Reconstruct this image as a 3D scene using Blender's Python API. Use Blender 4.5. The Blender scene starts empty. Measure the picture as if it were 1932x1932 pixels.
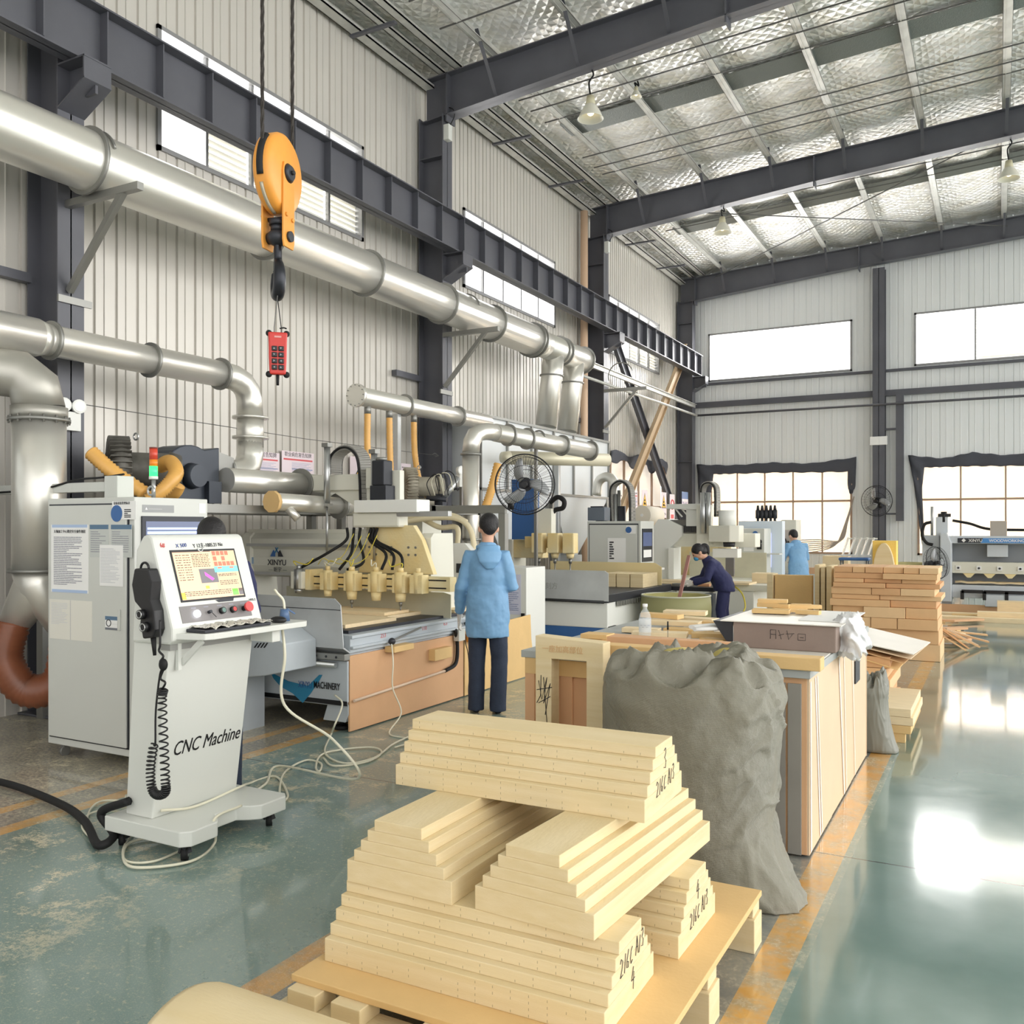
import bpy, bmesh, math, random
from mathutils import Vector, Matrix, noise
random.seed(7)
sc = bpy.context.scene
COL = sc.collection
PI = math.pi
# ---------------- camera, world, lights, exposure ----------------
YAW = math.radians(28.3); EYE = 1.6; FPX = 1700.0; HOR = 995.0
cd = bpy.data.cameras.new('camera'); cam = bpy.data.objects.new('camera', cd); COL.objects.link(cam)
cam.location = (0, 0, EYE); cam.rotation_euler = (PI/2, 0, YAW)
cd.sensor_width = 36; cd.lens = FPX/1932*36; cd.shift_y = (HOR-966)/1932; cd.clip_start = .05; cd.clip_end = 300
sc.camera = cam
sc.view_settings.view_transform = 'Standard'; sc.view_settings.look = 'None'
sc.view_settings.gamma = 1; sc.view_settings.use_curve_mapping = False
sc.view_settings.exposure = 0.78
w = bpy.data.worlds.new('sky'); sc.world = w; w.use_nodes = True
nt = w.node_tree; nt.nodes.clear()
wo = nt.nodes.new('ShaderNodeOutputWorld'); bg = nt.nodes.new('ShaderNodeBackground')
tc = nt.nodes.new('ShaderNodeTexCoord'); sx = nt.nodes.new('ShaderNodeSeparateXYZ')
nt.links.new(tc.outputs['Generated'], sx.inputs[0])
def _mr(src, a, b, c, d):
    q = nt.nodes.new('ShaderNodeMapRange'); q.clamp = True
    for k, v in zip((1, 2, 3, 4), (a, b, c, d)): q.inputs[k].default_value = v
    nt.links.new(src, q.inputs[0]); return q.outputs[0]
_ad = nt.nodes.new('ShaderNodeMath'); _ad.operation = 'ADD'
nt.links.new(_mr(sx.outputs[1], -.6, .8, .7, 2.2), _ad.inputs[0]); nt.links.new(_mr(sx.outputs[0], 0, .9, 0, .95), _ad.inputs[1])
nt.links.new(_ad.outputs[0], bg.inputs[1])
bg.inputs[0].default_value = (1.0, .985, .96, 1)
nt.links.new(bg.outputs[0], wo.inputs[0])
def area(name, loc, rot, sx_, sy_, power, color=(1, .98, .95)):
    l = bpy.data.lights.new(name, 'AREA'); l.shape = 'RECTANGLE'; l.size = sx_; l.size_y = sy_; l.energy = power; l.color = color
    o = bpy.data.objects.new(name, l); o.location = loc; o.rotation_euler = rot; COL.objects.link(o); return o
# daylight that pours in through the window openings (lights stand outside the panes)
area('daylight_back_upper_window', (-4.9, 23.75, 6.0), (-PI/2, 0, 0), 3.5, 1.25, 170)
area('daylight_back_right_upper_window', (.9, 23.75, 6.0), (-PI/2, 0, 0), 5.2, 1.25, 220)
area('daylight_back_lower_window', (-4.9, 23.75, 2.0), (-PI/2, 0, 0), 3.6, 2.1, 210)
area('daylight_back_right_lower_window', (.6, 23.75, 2.0), (-PI/2, 0, 0), 4.6, 2.1, 270)
for k_, y_ in enumerate((7.9, 13.8, 19.8)):
    area('daylight_side_window', (-7.95, y_, 6.0), (0, -PI/2, 0), 1.2, 3.2, 90)
# ---------------- pixel of the photo <-> place in the hall ----------------
SN, CS = math.sin(YAW), math.cos(YAW)
def ray(px, py):
    u = (px-966)/FPX; v = (HOR-py)/FPX
    return Vector((-SN+u*CS, CS+u*SN, v))
def atX(px, py, X): d = ray(px, py); t = X/d.x; return Vector((X, d.y*t, EYE+d.z*t))
def atY(px, py, Y): d = ray(px, py); t = Y/d.y; return Vector((d.x*t, Y, EYE+d.z*t))
def atZ(px, py, Z): d = ray(px, py); t = (Z-EYE)/d.z; return Vector((d.x*t, d.y*t, Z))
# ---------------- materials ----------------
def s2l(c):
    c = c/255.0
    return c/12.92 if c <= .04045 else ((c+.055)/1.055)**2.4
MATS = {}
def M(name, rgb=(200, 200, 200), rough=.5, metal=0., bump=0., bscale=20., var=0., vscale=3., rgb2=None, emit=0., alpha=1., trans=0., stretch=None, spec=.5, coat=0., sub=0., ior=None):
    if name in MATS: return MATS[name]
    m = bpy.data.materials.new(name); MATS[name] = m; m.use_nodes = True
    n = m.node_tree.nodes; L = m.node_tree.links; b = n['Principled BSDF']
    c = tuple(s2l(x) for x in rgb)+(1,)
    b.inputs['Base Color'].default_value = c; b.inputs['Roughness'].default_value = rough; b.inputs['Metallic'].default_value = metal
    b.inputs['Specular IOR Level'].default_value = spec
    if coat: b.inputs['Coat Weight'].default_value = coat
    if ior: b.inputs['IOR'].default_value = ior
    if alpha < 1: b.inputs['Alpha'].default_value = alpha
    if trans: b.inputs['Transmission Weight'].default_value = trans
    if emit:
        b.inputs['Emission Color'].default_value = c; b.inputs['Emission Strength'].default_value = emit
    if var or bump or rgb2:
        t = n.new('ShaderNodeTexCoord'); mp = n.new('ShaderNodeMapping'); L.new(t.outputs['Object'], mp.inputs[0])
        if stretch: mp.inputs['Scale'].default_value = stretch
    if var or rgb2:
        no = n.new('ShaderNodeTexNoise'); no.inputs['Scale'].default_value = vscale; no.inputs['Detail'].default_value = 5; L.new(mp.outputs[0], no.inputs[0])
        cr = n.new('ShaderNodeValToRGB'); L.new(no.outputs[0], cr.inputs[0])
        c2 = tuple(s2l(x) for x in rgb2)+(1,) if rgb2 else tuple(x*(1-var) for x in c[:3])+(1,)
        cr.color_ramp.elements[0].position = .35; cr.color_ramp.elements[1].position = .65
        cr.color_ramp.elements[0].color = c2; cr.color_ramp.elements[1].color = c
        L.new(cr.outputs[0], b.inputs['Base Color'])
    if bump:
        nb = n.new('ShaderNodeTexNoise'); nb.inputs['Scale'].default_value = bscale; nb.inputs['Detail'].default_value = 4; L.new(mp.outputs[0], nb.inputs[0])
        bu = n.new('ShaderNodeBump'); bu.inputs['Strength'].default_value = bump; bu.inputs['Distance'].default_value = .02
        L.new(nb.outputs[0], bu.inputs['Height']); L.new(bu.outputs[0], b.inputs['Normal'])
    return m
WALLM = M('ribbed_wall_sheet', (206, 202, 194), .33, .15, .05, 6, .06, .6)
BACKM = M('back_wall_sheet', (232, 235, 235), .4, .1, .03, 6, .04, .5)
STEEL = M('dark_grey_painted_steel', (92, 93, 100), .42, .1, 0, 20, .14, 2)
PURL = M('galvanised_purlin', (206, 206, 200), .4, .25, 0, 20, .15, 5)
DUCT = M('galvanised_duct', (226, 224, 216), .33, .68, .05, 9, .08, 2.5, stretch=(1, .25, 1))
FLNG = M('duct_flange_steel', (150, 150, 146), .45, .75)
CREAM = M('cream_machine_paint', (226, 225, 212), .4, 0, .02, 30, .05, 2)
CREAMD = M('dusty_cream_paint', (233, 220, 178), .6, 0, .15, 40, 0, 2.5, rgb2=(236, 208, 140))
GREYP = M('light_grey_cabinet_paint', (206, 208, 202), .4, 0, 0, 20, .03, 1.5)
WHITE = M('white_paint', (232, 233, 228), .4)
PAPER = M('white_paper', (238, 238, 236), .8)
BLACK = M('black_plastic', (22, 22, 25), .45)
RUB = M('black_rubber', (16, 16, 18), .7)
DARK = M('dark_steel', (52, 54, 60), .45, .3)
ALU = M('aluminium', (190, 192, 192), .3, .8)
SHEETM = M('scratched_sheet_metal', (196, 199, 200), .4, .35, .03, 14, .16, 3)
def foam_mat():
    m = M('yellow_foam_board', (227, 209, 170), .8, 0, .12, 120, 0, 9, rgb2=(221, 201, 157), stretch=(.25, 1, 4))
    return m
FOAM = foam_mat()
def scored_foam():
    m = M('scored_foam_face', (227, 209, 170), .8, 0, .12, 120, 0, 9, rgb2=(221, 201, 157), stretch=(.25, 1, 4))
    n = m.node_tree.nodes; L = m.node_tree.links; b = n['Principled BSDF']
    src = b.inputs['Base Color'].links[0].from_socket
    g = n.new('ShaderNodeNewGeometry'); s = n.new('ShaderNodeSeparateXYZ'); L.new(g.outputs['Position'], s.inputs[0])
    gn = n.new('ShaderNodeSeparateXYZ'); L.new(g.outputs['Normal'], gn.inputs[0])
    def mth(op, a, b_=None, c_=None):
        q = n.new('ShaderNodeMath'); q.operation = op
        for i, v in enumerate((a, b_, c_)):
            if v is None: continue
            if isinstance(v, (int, float)): q.inputs[i].default_value = v
            else: L.new(v, q.inputs[i])
        return q.outputs[0]
    fx = mth('FRACT', mth('MULTIPLY', s.outputs[0], 17.0)); fz = mth('FRACT', mth('MULTIPLY', s.outputs[2], 54.0))
    cellx = mth('FLOOR', mth('MULTIPLY', s.outputs[0], 17.0)); cellz = mth('FLOOR', mth('MULTIPLY', s.outputs[2], 54.0))
    wn = n.new('ShaderNodeTexWhiteNoise'); wn.noise_dimensions = '2D'; cb = n.new('ShaderNodeCombineXYZ'); L.new(cellx, cb.inputs[0]); L.new(cellz, cb.inputs[1]); L.new(cb.outputs[0], wn.inputs[0])
    inx = mth('LESS_THAN', fx, .04); inz = mth('LESS_THAN', fz, .42)
    rnd = mth('GREATER_THAN', wn.outputs[0], .35)
    fy = mth('GREATER_THAN', mth('ABSOLUTE', gn.outputs[1]), .8)
    k = mth('MULTIPLY', mth('MULTIPLY', inx, inz), mth('MULTIPLY', rnd, fy))
    k = mth('MULTIPLY', k, .5)
    mx = n.new('ShaderNodeMixRGB'); L.new(k, mx.inputs[0]); L.new(src, mx.inputs[1]); mx.inputs[2].default_value = (.12, .085, .04, 1)
    L.new(mx.outputs[0], b.inputs['Base Color'])
    return m
SCORED = scored_foam()
TAN = M('tan_foam_board', (226, 190, 132), .75, 0, .06, 60, .05, 6)
ORANGEB = M('orange_tan_board', (218, 172, 130), .7, 0, .04, 30, .07, 3)
MDF = M('mdf_panel', (222, 196, 164), .6, 0, .02, 30, .05, 3)
WOODP = M('pale_wood_board', (240, 218, 178), .7, 0, .05, 40, .08, 6, stretch=(1, 6, 6))
INK = M('ink', (40, 40, 46), .6)
INKR = M('red_ink', (205, 50, 45), .6)
INKB = M('blue_ink', (60, 80, 150), .6)
BLUE = M('blue_panel_paint', (58, 104, 165), .45, 0, 0, 9, .08, 3)
CYANB = M('teal_blue_vinyl', (44, 130, 168), .4)
YHOSE = M('amber_spiral_hose', (232, 178, 96), .35, 0, 0, 9, .1, 9)
CABLEW = M('clear_white_hose', (226, 222, 200), .3)
YCAB = M('yellow_cable', (222, 205, 80), .5)

# ---------------- mesh building ----------------
WL = {}
class MB:
    def __init__(s): s.b = bmesh.new()
    def _v(s, cs): return [s.b.verts.new(c) for c in cs]
    def box(s, x0, x1, y0, y1, z0, z1, mat=0):
        v = s._v([(x, y, z) for z in (z0, z1) for (x, y) in ((x0, y0), (x1, y0), (x1, y1), (x0, y1))])
        for f in ((3, 2, 1, 0), (4, 5, 6, 7), (0, 1, 5, 4), (1, 2, 6, 5), (2, 3, 7, 6), (3, 0, 4, 7)):
            s.b.faces.new([v[i] for i in f]).material_index = mat
        return s
    def bar(s, p0, p1, w_, h_, up=(0, 0, 1), mat=0):
        p0, p1 = Vector(p0), Vector(p1); d = (p1-p0).normalized(); up = Vector(up)
        if abs(d.dot(up)) > .98: up = Vector((1, 0, 0))
        r = d.cross(up).normalized(); u = r.cross(d).normalized()
        v = s._v([p+r*a*w_/2+u*b*h_/2 for p in (p0, p1) for (a, b) in ((-1, -1), (1, -1), (1, 1), (-1, 1))])
        for f in ((0, 1, 2, 3), (7, 6, 5, 4), (0, 4, 5, 1), (1, 5, 6, 2), (2, 6, 7, 3), (3, 7, 4, 0)):
            s.b.faces.new([v[i] for i in f]).material_index = mat
        return s
    def cyl(s, p0, p1, r0, r1=None, n=20, cap=True):
        return s.loft([p0, p1], [r0, r0 if r1 is None else r1], n, cap)
    def loft(s, pts, rs, n=12, cap=True, closed=False):
        pts = [Vector(p) for p in pts]; N = len(pts)
        if not hasattr(rs, '__len__'): rs = [rs]*N
        T = []
        for i in range(N):
            if closed: t = pts[(i+1) % N]-pts[i-1]
            else: t = pts[min(i+1, N-1)]-pts[max(i-1, 0)]
            T.append(t.normalized() if t.length > 1e-9 else Vector((0, 0, 1)))
        a = Vector((0, 0, 1)) if abs(T[0].z) < .9 else Vector((1, 0, 0))
        r = T[0].cross(a).normalized(); rings = []
        for i in range(N):
            if i:
                q = T[i-1].rotation_difference(T[i]); r = (q @ r)
                r = (r-T[i]*r.dot(T[i])).normalized()
            u = T[i].cross(r)
            rr = rs[i] if hasattr(rs[i], '__len__') else (rs[i], rs[i])
            rings.append(s._v([pts[i]+r*math.cos(2*PI*k/n)*rr[0]+u*math.sin(2*PI*k/n)*rr[1] for k in range(n)]))
        M_ = N if closed else N-1
        for i in range(M_):
            A, B = rings[i], rings[(i+1) % N]
            for k in range(n):
                s.b.faces.new((A[k], A[(k+1) % n], B[(k+1) % n], B[k])).smooth = True
        if cap and not closed:
            s.b.faces.new(rings[0][::-1]); s.b.faces.new(rings[-1])
        return s
    def rings(s, rings, cap=True, closed=True, smooth=True):
        R = [s._v(r) for r in rings]; n = len(R[0])
        for A, B in zip(R, R[1:]):
            for k in range(n if closed else n-1):
                s.b.faces.new((A[k], A[(k+1) % n], B[(k+1) % n], B[k])).smooth = smooth
        if cap: s.b.faces.new(R[0][::-1]); s.b.faces.new(R[-1])
        return s
    def ball(s, c, r, seg=16, rg=10, rz=None, ry=None):
        m = Matrix.Translation(c) @ Matrix.Diagonal((r, ry or r, rz or r, 1))
        g = bmesh.ops.create_uvsphere(s.b, u_segments=seg, v_segments=rg, radius=1, matrix=m)
        for v in g['verts']:
            for f in v.link_faces: f.smooth = True
        return s
    def prism(s, poly, axis, a, b, mat=0):
        def P(p, q): return {'x': (q, p[0], p[1]), 'y': (p[0], q, p[1]), 'z': (p[0], p[1], q)}[axis]
        A = s._v([P(p, a) for p in poly]); B = s._v([P(p, b) for p in poly]); n = len(poly)
        s.b.faces.new(A[::-1]).material_index = mat; s.b.faces.new(B).material_index = mat
        for k in range(n): s.b.faces.new((A[k], A[(k+1) % n], B[(k+1) % n], B[k])).material_index = mat
        return s
    def quad(s, *c): s.b.faces.new(s._v(c)); return s
    def torus(s, c, ax, R, r, n=28, m=8, a0=0, a1=2*PI):
        ax = Vector(ax).normalized(); h = Vector((0, 0, 1)) if abs(ax.z) < .9 else Vector((1, 0, 0))
        u = ax.cross(h).normalized(); v = ax.cross(u); c = Vector(c); full = a1-a0 >= 2*PI-1e-6
        pts = [c+u*R*math.cos(a0+(a1-a0)*k/n)+v*R*math.sin(a0+(a1-a0)*k/n) for k in range(n if full else n+1)]
        return s.loft(pts, r, m, True, full)
    def build(s, name, mat, parent=None, bev=0, smooth=False, label=None, sub=0, solid=0):
        bmesh.ops.recalc_face_normals(s.b, faces=s.b.faces)
        me = bpy.data.meshes.new(name); s.b.to_mesh(me); s.b.free()
        o = bpy.data.objects.new(name, me); COL.objects.link(o)
        for m_ in (mat if isinstance(mat, (list, tuple)) else [mat]): me.materials.append(m_)
        xs = [v.co for v in me.vertices]
        lo = Vector([min(c[i] for c in xs) for i in range(3)]); hi = Vector([max(c[i] for c in xs) for i in range(3)])
        c = Vector(((lo.x+hi.x)/2, (lo.y+hi.y)/2, lo.z)); me.transform(Matrix.Translation(-c))
        WL[o.name] = c
        if parent: o.parent = parent; o.location = c-WL[parent.name]
        else: o.location = c
        if smooth:
            for p in me.polygons: p.use_smooth = True
        if solid:
            d = o.modifiers.new('solid', 'SOLIDIFY'); d.thickness = solid; d.offset = 0
        if bev:
            d = o.modifiers.new('bevel', 'BEVEL'); d.width = bev; d.segments = 2; d.limit_method = 'ANGLE'; d.angle_limit = .6
        if sub:
            d = o.modifiers.new('sub', 'SUBSURF'); d.levels = sub; d.render_levels = sub
        if label: o['label'] = label
        return o
def thing(name, label, cat, base, group=None):
    o = bpy.data.objects.new(name, None); o.empty_display_size = .1; COL.objects.link(o); o.location = base
    WL[o.name] = Vector(base); o['label'] = label; o['category'] = cat
    if group: o['group'] = group
    return o
def tag(o, label, cat, group=None):
    o['label'] = label; o['category'] = cat
    if group: o['group'] = group
    return o
def struct(o): o['kind'] = 'structure'; return o
def box(name, x0, x1, y0, y1, z0, z1, mat, parent=None, bev=.004, label=None):
    return MB().box(x0, x1, y0, y1, z0, z1).build(name, mat, parent, bev, label=label)
def copy_tree(o, parent=None):
    c = o.copy(); COL.objects.link(c); WL[c.name] = WL[o.name].copy()
    if parent: c.parent = parent
    for ch in list(o.children): copy_tree(ch, c)
    return c
def place(o, loc, rz=None, label=None, group=None):
    o.location = loc; WL[o.name] = Vector(loc)
    if rz is not None: o.rotation_euler.z = rz
    if label: o['label'] = label
    if group: o['group'] = group
    return o
def turn(o, rz):
    o.rotation_euler.z = rz; return o
def text(name, s, size, mat, parent, org, right, up, thick=.0008, align='LEFT', sx_=1., off=0.):
    cu = bpy.data.curves.new('t', 'FONT'); cu.body = s; cu.size = size; cu.extrude = thick; cu.align_x = align; cu.resolution_u = 3; cu.offset = off
    to = bpy.data.objects.new('t', cu); me = bpy.data.meshes.new_from_object(to)
    bpy.data.objects.remove(to); bpy.data.curves.remove(cu)
    r = Vector(right).normalized(); u = Vector(up).normalized(); nrm = r.cross(u)
    m = Matrix((r, u, nrm)).transposed().to_4x4()
    me.transform(Matrix.Diagonal((sx_, 1, 1, 1))); me.transform(m); me.name = name
    me.materials.clear(); me.materials.append(mat)
    o = bpy.data.objects.new(name, me); COL.objects.link(o); WL[o.name] = Vector(org)
    if parent: o.parent = parent; o.location = Vector(org)-WL[parent.name]
    else: o.location = org
    return o
def scrawl(name, strokes, w_, mat, parent, org, right, up):
    """pen strokes: list of polylines in (right, up) metres"""
    r = Vector(right).normalized(); u = Vector(up).normalized(); org = Vector(org); m = MB()
    for st in strokes: m.loft([org+r*a+u*b for a, b in st], w_, 4)
    return m.build(name, mat, parent)
def bez(pts, n=10):
    """Catmull-Rom through the points"""
    pts = [Vector(p) for p in pts]; P = [pts[0]*2-pts[1]]+pts+[pts[-1]*2-pts[-2]]; out = []
    for i in range(1, len(P)-2):
        for k in range(n):
            t = k/n; a, b, c, d = P[i-1], P[i], P[i+1], P[i+2]
            out.append(.5*((2*b)+(c-a)*t+(2*a-5*b+4*c-d)*t*t+(3*b-a-3*c+d)*t*t*t))
    out.append(pts[-1]); return out
# ================= the hall =================
XL = -7.4; YB = 23.2; CY = [4.98+5.97*k for k in range(4)]
def rafter_bot(x): return 7.47+.085*(min(x, 8)+6.95) if x < 7 else 7.47+.085*13.95
def rafter_top(x): return 8.07+.055*(x+6.95)
def floor_material():
    m = bpy.data.materials.new('green_epoxy_floor'); m.use_nodes = True; n = m.node_tree.nodes; L = m.node_tree.links; b = n['Principled BSDF']
    g = n.new('ShaderNodeNewGeometry'); s = n.new('ShaderNodeSeparateXYZ'); L.new(g.outputs['Position'], s.inputs[0])
    X, Y = s.outputs[0], s.outputs[1]
    def mth(op, a, b_=None, c_=None, cl=False):
        q = n.new('ShaderNodeMath'); q.operation = op; q.use_clamp = cl
        for i, v in enumerate((a, b_, c_)):
            if v is None: continue
            if isinstance(v, (int, float)): q.inputs[i].default_value = v
            else: L.new(v, q.inputs[i])
        return q.outputs[0]
    def nz(scale, detail=5, rough=.55, dist=0):
        q = n.new('ShaderNodeTexNoise'); q.inputs['Scale'].default_value = scale; q.inputs['Detail'].default_value = detail; q.inputs['Roughness'].default_value = rough
        q.inputs['Distortion'].default_value = dist; L.new(g.outputs['Position'], q.inputs[0]); return q.outputs[0]
    def ramp(v, a, b_): 
        q = n.new('ShaderNodeMapRange'); q.inputs[1].default_value = a; q.inputs[2].default_value = b_; q.clamp = True; L.new(v, q.inputs[0]); return q.outputs[0]
    def mix(f, a, b_):
        q = n.new('ShaderNodeMixRGB')
        if isinstance(f, (int, float)): q.inputs[0].default_value = f
        else: L.new(f, q.inputs[0])
        for i, v in ((1, a), (2, b_)):
            if isinstance(v, tuple): q.inputs[i].default_value = tuple(s2l(x) for x in v)+(1,)
            else: L.new(v, q.inputs[i])
        return q.outputs[0]
    n1, n2, n3, n4, n5 = nz(1.2), nz(7, 6, .65), nz(45, 4, .7), nz(160, 3, .7), nz(2.6, 6, .6, .4)
    green = mix(ramp(n1, .35, .65), (108, 134, 127), (128, 152, 147))
    conc = mix(ramp(n5, .35, .65), (112, 110, 106), (146, 142, 132))
    # bare concrete under the machines along the wall (left of the painted line)
    left = ramp(X, -4.62, -4.66)
    base = mix(left, green, conc)
    # yellow lines
    def line(x0, x1):
        a = mth('GREATER_THAN', X, x0); c = mth('LESS_THAN', X, x1); return mth('MULTIPLY', a, c)
    ln = mth('MAXIMUM', mth('MAXIMUM', line(-.79, -.655), line(-2.32, -2.18)), mth('MAXIMUM', line(-4.68, -4.56), line(-5.0, -4.9)))
    wear = ramp(n2, .62, .45)
    lncol = mix(ramp(n5, .3, .7), (196, 140, 62), (222, 172, 92))
    base = mix(mth('MULTIPLY', ln, mth('MULTIPLY_ADD', wear, .5, .5)), base, lncol)
    # grey strip under the work tables
    strip = mth('MULTIPLY', mth('MULTIPLY', mth('GREATER_THAN', X, -2.18), mth('LESS_THAN', X, -.79)), .8)
    base = mix(strip, base, (120, 118, 116))
    # joints in the slab
    j = mth('LESS_THAN', mth('ABSOLUTE', mth('SUBTRACT', Y, 4.62)), .006)
    j2 = mth('LESS_THAN', mth('ABSOLUTE', mth('SUBTRACT', Y, 10.6)), .006)
    base = mix(mth('MAXIMUM', j, j2), base, (60, 68, 66))
    # sawdust: heavy near the machines, specks over the work side, very little in the aisle
    near = mth('MAXIMUM', ramp(X, -2.6, -6.5), mth('MULTIPLY', line(-.9, -.5), .55))
    far = ramp(Y, 7, 16)
    heavy = mth('MULTIPLY', ramp(mth('ADD', mth('ADD', n2, mth('MULTIPLY', n5, .8)), mth('ADD', mth('MULTIPLY', n3, .7), mth('MULTIPLY', n4, .6))), 1.58, 1.78), ramp(X, -2.6, -3.7))
    specks = mth('MULTIPLY', ramp(n3, .56, .66), mth('ADD', mth('MULTIPLY', ramp(X, -1.2, -3.2), .62), .0))
    fine = mth('MULTIPLY', ramp(n4, .54, .68), mth('MULTIPLY', ramp(X, -1.0, -2.8), .42))
    edge = mth('MULTIPLY', line(-1.0, -.62), mth('MULTIPLY', ramp(n3, .3, .75), ramp(n2, .35, .65)))
    heap = mth('MULTIPLY', ramp(mth('ADD', X, mth('MULTIPLY', n2, .6)), -4.2, -4.55), ramp(n3, .40, .58))
    back = mth('MULTIPLY', mth('MULTIPLY', far, ramp(X, -.6, -1.2)), .65)
    d = mth('MAXIMUM', mth('MAXIMUM', heavy, specks), mth('MAXIMUM', fine, mth('MAXIMUM', mth('MULTIPLY', edge, .7), mth('MAXIMUM', mth('MULTIPLY', heap, .55), back))))
    base = mix(d, base, (216, 205, 176))
    L.new(base, b.inputs['Base Color'])
    rg = mth('ADD', mth('MULTIPLY', ramp(X, -.8, -3.5), .26), mth('MULTIPLY_ADD', n2, .12, .06))
    rg = mth('ADD', rg, mth('MULTIPLY', d, .5), cl=True)
    L.new(rg, b.inputs['Roughness']); b.inputs['Specular IOR Level'].default_value = .7
    b.inputs['Coat Weight'].default_value = .6; b.inputs['Coat Roughness'].default_value = .06
    bu = n.new('ShaderNodeBump'); bu.inputs['Strength'].default_value = .12; bu.inputs['Distance'].default_value = .01
    L.new(mth('ADD', mth('MULTIPLY', n1, .8), mth('MULTIPLY', d, .6)), bu.inputs['Height']); L.new(bu.outputs[0], b.inputs['Normal'])
    return m
struct(MB().box(XL, 14, -6, YB+.3, -.12, 0).build('floor', floor_material()))

def ribpanel(mb, horiz, u0, u1, z0, z1, pitch, d, c, lip=.03):
    """folded sheet: horiz 'y' runs along the side wall (normal +X), 'x' along the back wall (normal -Y)"""
    us = []; k = math.floor(u0/pitch)
    while k*pitch < u1:
        b = k*pitch
        for a, h in ((0, 0), (.006, -d), (lip, -d), (lip+.006, 0), (pitch*.5, 0), (pitch*.5+.004, d*.45), (pitch*.5+.014, d*.45), (pitch*.5+.018, 0)):
            if u0 < b+a < u1: us.append((b+a, h))
        k += 1
    us = [(u0, 0)]+us+[(u1, 0)]
    P = (lambda u, h, z: (c+h, u, z)) if horiz == 'y' else (lambda u, h, z: (u, c-h, z))
    mb.rings([[P(u, h, z) for u, h in us] for z in (z0, z1)], cap=False, closed=False, smooth=False)
# left wall with its window openings
WY = [(6.24, 9.56), (12.1, 15.42), (18.1, 21.4)]; ZW0, ZW1 = 5.38, 6.63
mb = MB(); LOWL = (18.2, 21.9, .95, 3.15)
ribpanel(mb, 'y', -6, YB, 3.15, ZW0, .24, .022, XL); ribpanel(mb, 'y', -6, YB, ZW1, 8.5, .24, .022, XL)
ribpanel(mb, 'y', -6, LOWL[0], 0, 3.15, .24, .022, XL); ribpanel(mb, 'y', LOWL[1], YB, 0, 3.15, .24, .022, XL); ribpanel(mb, 'y', LOWL[0], LOWL[1], 0, .95, .24, .022, XL)
e = [-6]+[q for p in WY for q in p]+[YB]
for a, b in zip(e[::2], e[1::2]): ribpanel(mb, 'y', a, b, ZW0, ZW1, .24, .022, XL)
struct(mb.build('wall_left', WALLM))
# back wall
UW = [(-6.65, -3.1), (-1.72, 3.4)]; LW = [(-6.6, -3.1), (-1.65, 2.9)]
mb = MB(); XE = 9
ribpanel(mb, 'x', XL, XE, 3.05, 5.4, .3, .015, YB); ribpanel(mb, 'x', XL, XE, 6.65, 9.2, .3, .015, YB); ribpanel(mb, 'x', XL, XE, 0, .95, .3, .015, YB)
for W_, z0, z1 in ((UW, 5.4, 6.65), (LW, .95, 3.05)):
    e = [XL]+[q for p in W_ for q in p]+[XE]
    for a, b in zip(e[::2], e[1::2]): ribpanel(mb, 'x', a, b, z0, z1, .3, .015, YB)
struct(mb.build('wall_back', BACKM))
# windows
FRAME = M('grey_window_frame', (150, 150, 150), .4, .4); FRAMEB = M('brown_window_frame', (176, 150, 130), .5)
SLAT = M('white_louvre', (244, 240, 226), .5); GLASS = M('window_glass', (245, 250, 255), .02, alpha=.12)
BLIND = M('sun_bleached_mesh', (246, 226, 190), .9, alpha=.6)
def window(n, hz, a0, a1, z0, z1, c, panes, louvre, rows=1, mat=FRAME, blind=False, rowsplit=None):
    P = (lambda u, d, z: (c-d, u, z)) if hz == 'y' else (lambda u, d, z: (u, c+d, z))
    def bx(mb, u0, u1, d0, d1, zz0, zz1):
        p, q = P(u0, d0, zz0), P(u1, d1, zz1)
        mb.box(min(p[0], q[0]), max(p[0], q[0]), min(p[1], q[1]), max(p[1], q[1]), zz0, zz1)
    r = MB(); t = .045
    bx(r, a0, a1, -.03, .08, z0, z0+t); bx(r, a0, a1, -.03, .08, z1-t, z1)
    bx(r, a0, a0+t, -.03, .08, z0, z1); bx(r, a1-t, a1, -.03, .08, z0, z1)
    fo = struct(r.build('window_%d' % n, mat))
    mu = MB()
    for k in range(1, panes): u = a0+(a1-a0)*k/panes; bx(mu, u-.018, u+.018, .0, .05, z0+t, z1-t)
    if rowsplit: bx(mu, a0+t, a1-t, .005, .055, rowsplit-.025, rowsplit+.025)
    if panes > 1: mu.build('mullion', mat, fo)
    g = MB(); bx(g, a0+t, a1-t, .022, .028, z0+t, z1-t); g.build('pane', GLASS, fo)
    if louvre:
        s_ = MB(); nz_ = int((z1-z0-.1)/.07)
        for k in louvre:
            u0, u1 = a0+(a1-a0)*k/panes+.02, a0+(a1-a0)*(k+1)/panes-.02
            for j in range(nz_):
                z = z0+.06+j*.07
                pa, pb = P(u0, .085, z+.035), P(u1, .085, z+.035)
                s_.bar(pa, pb, .008, .058, up=((.5, 0, 1) if hz == 'y' else (0, -.5, 1)))
        s_.build('louvre', SLAT, fo)
    if blind:
        s_ = MB(); bx(s_, a0+.03, a1-.03, .10, .104, z0+.05, z1-.02); s_.build('shade_net', BLIND, fo)
    return fo
for k, (a, b) in enumerate(WY): window(k+1, 'y', a, b, ZW0, ZW1, XL, 5, [(1, 2, 3, 4), (), (2, 3, 4)][k])
window(4, 'y', LOWL[0], LOWL[1], .95, 3.15, XL, 4, (), mat=FRAMEB, blind=True, rowsplit=2.1)
window(5, 'x', UW[0][0], UW[0][1], 5.4, 6.65, YB, 1, ())
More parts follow.
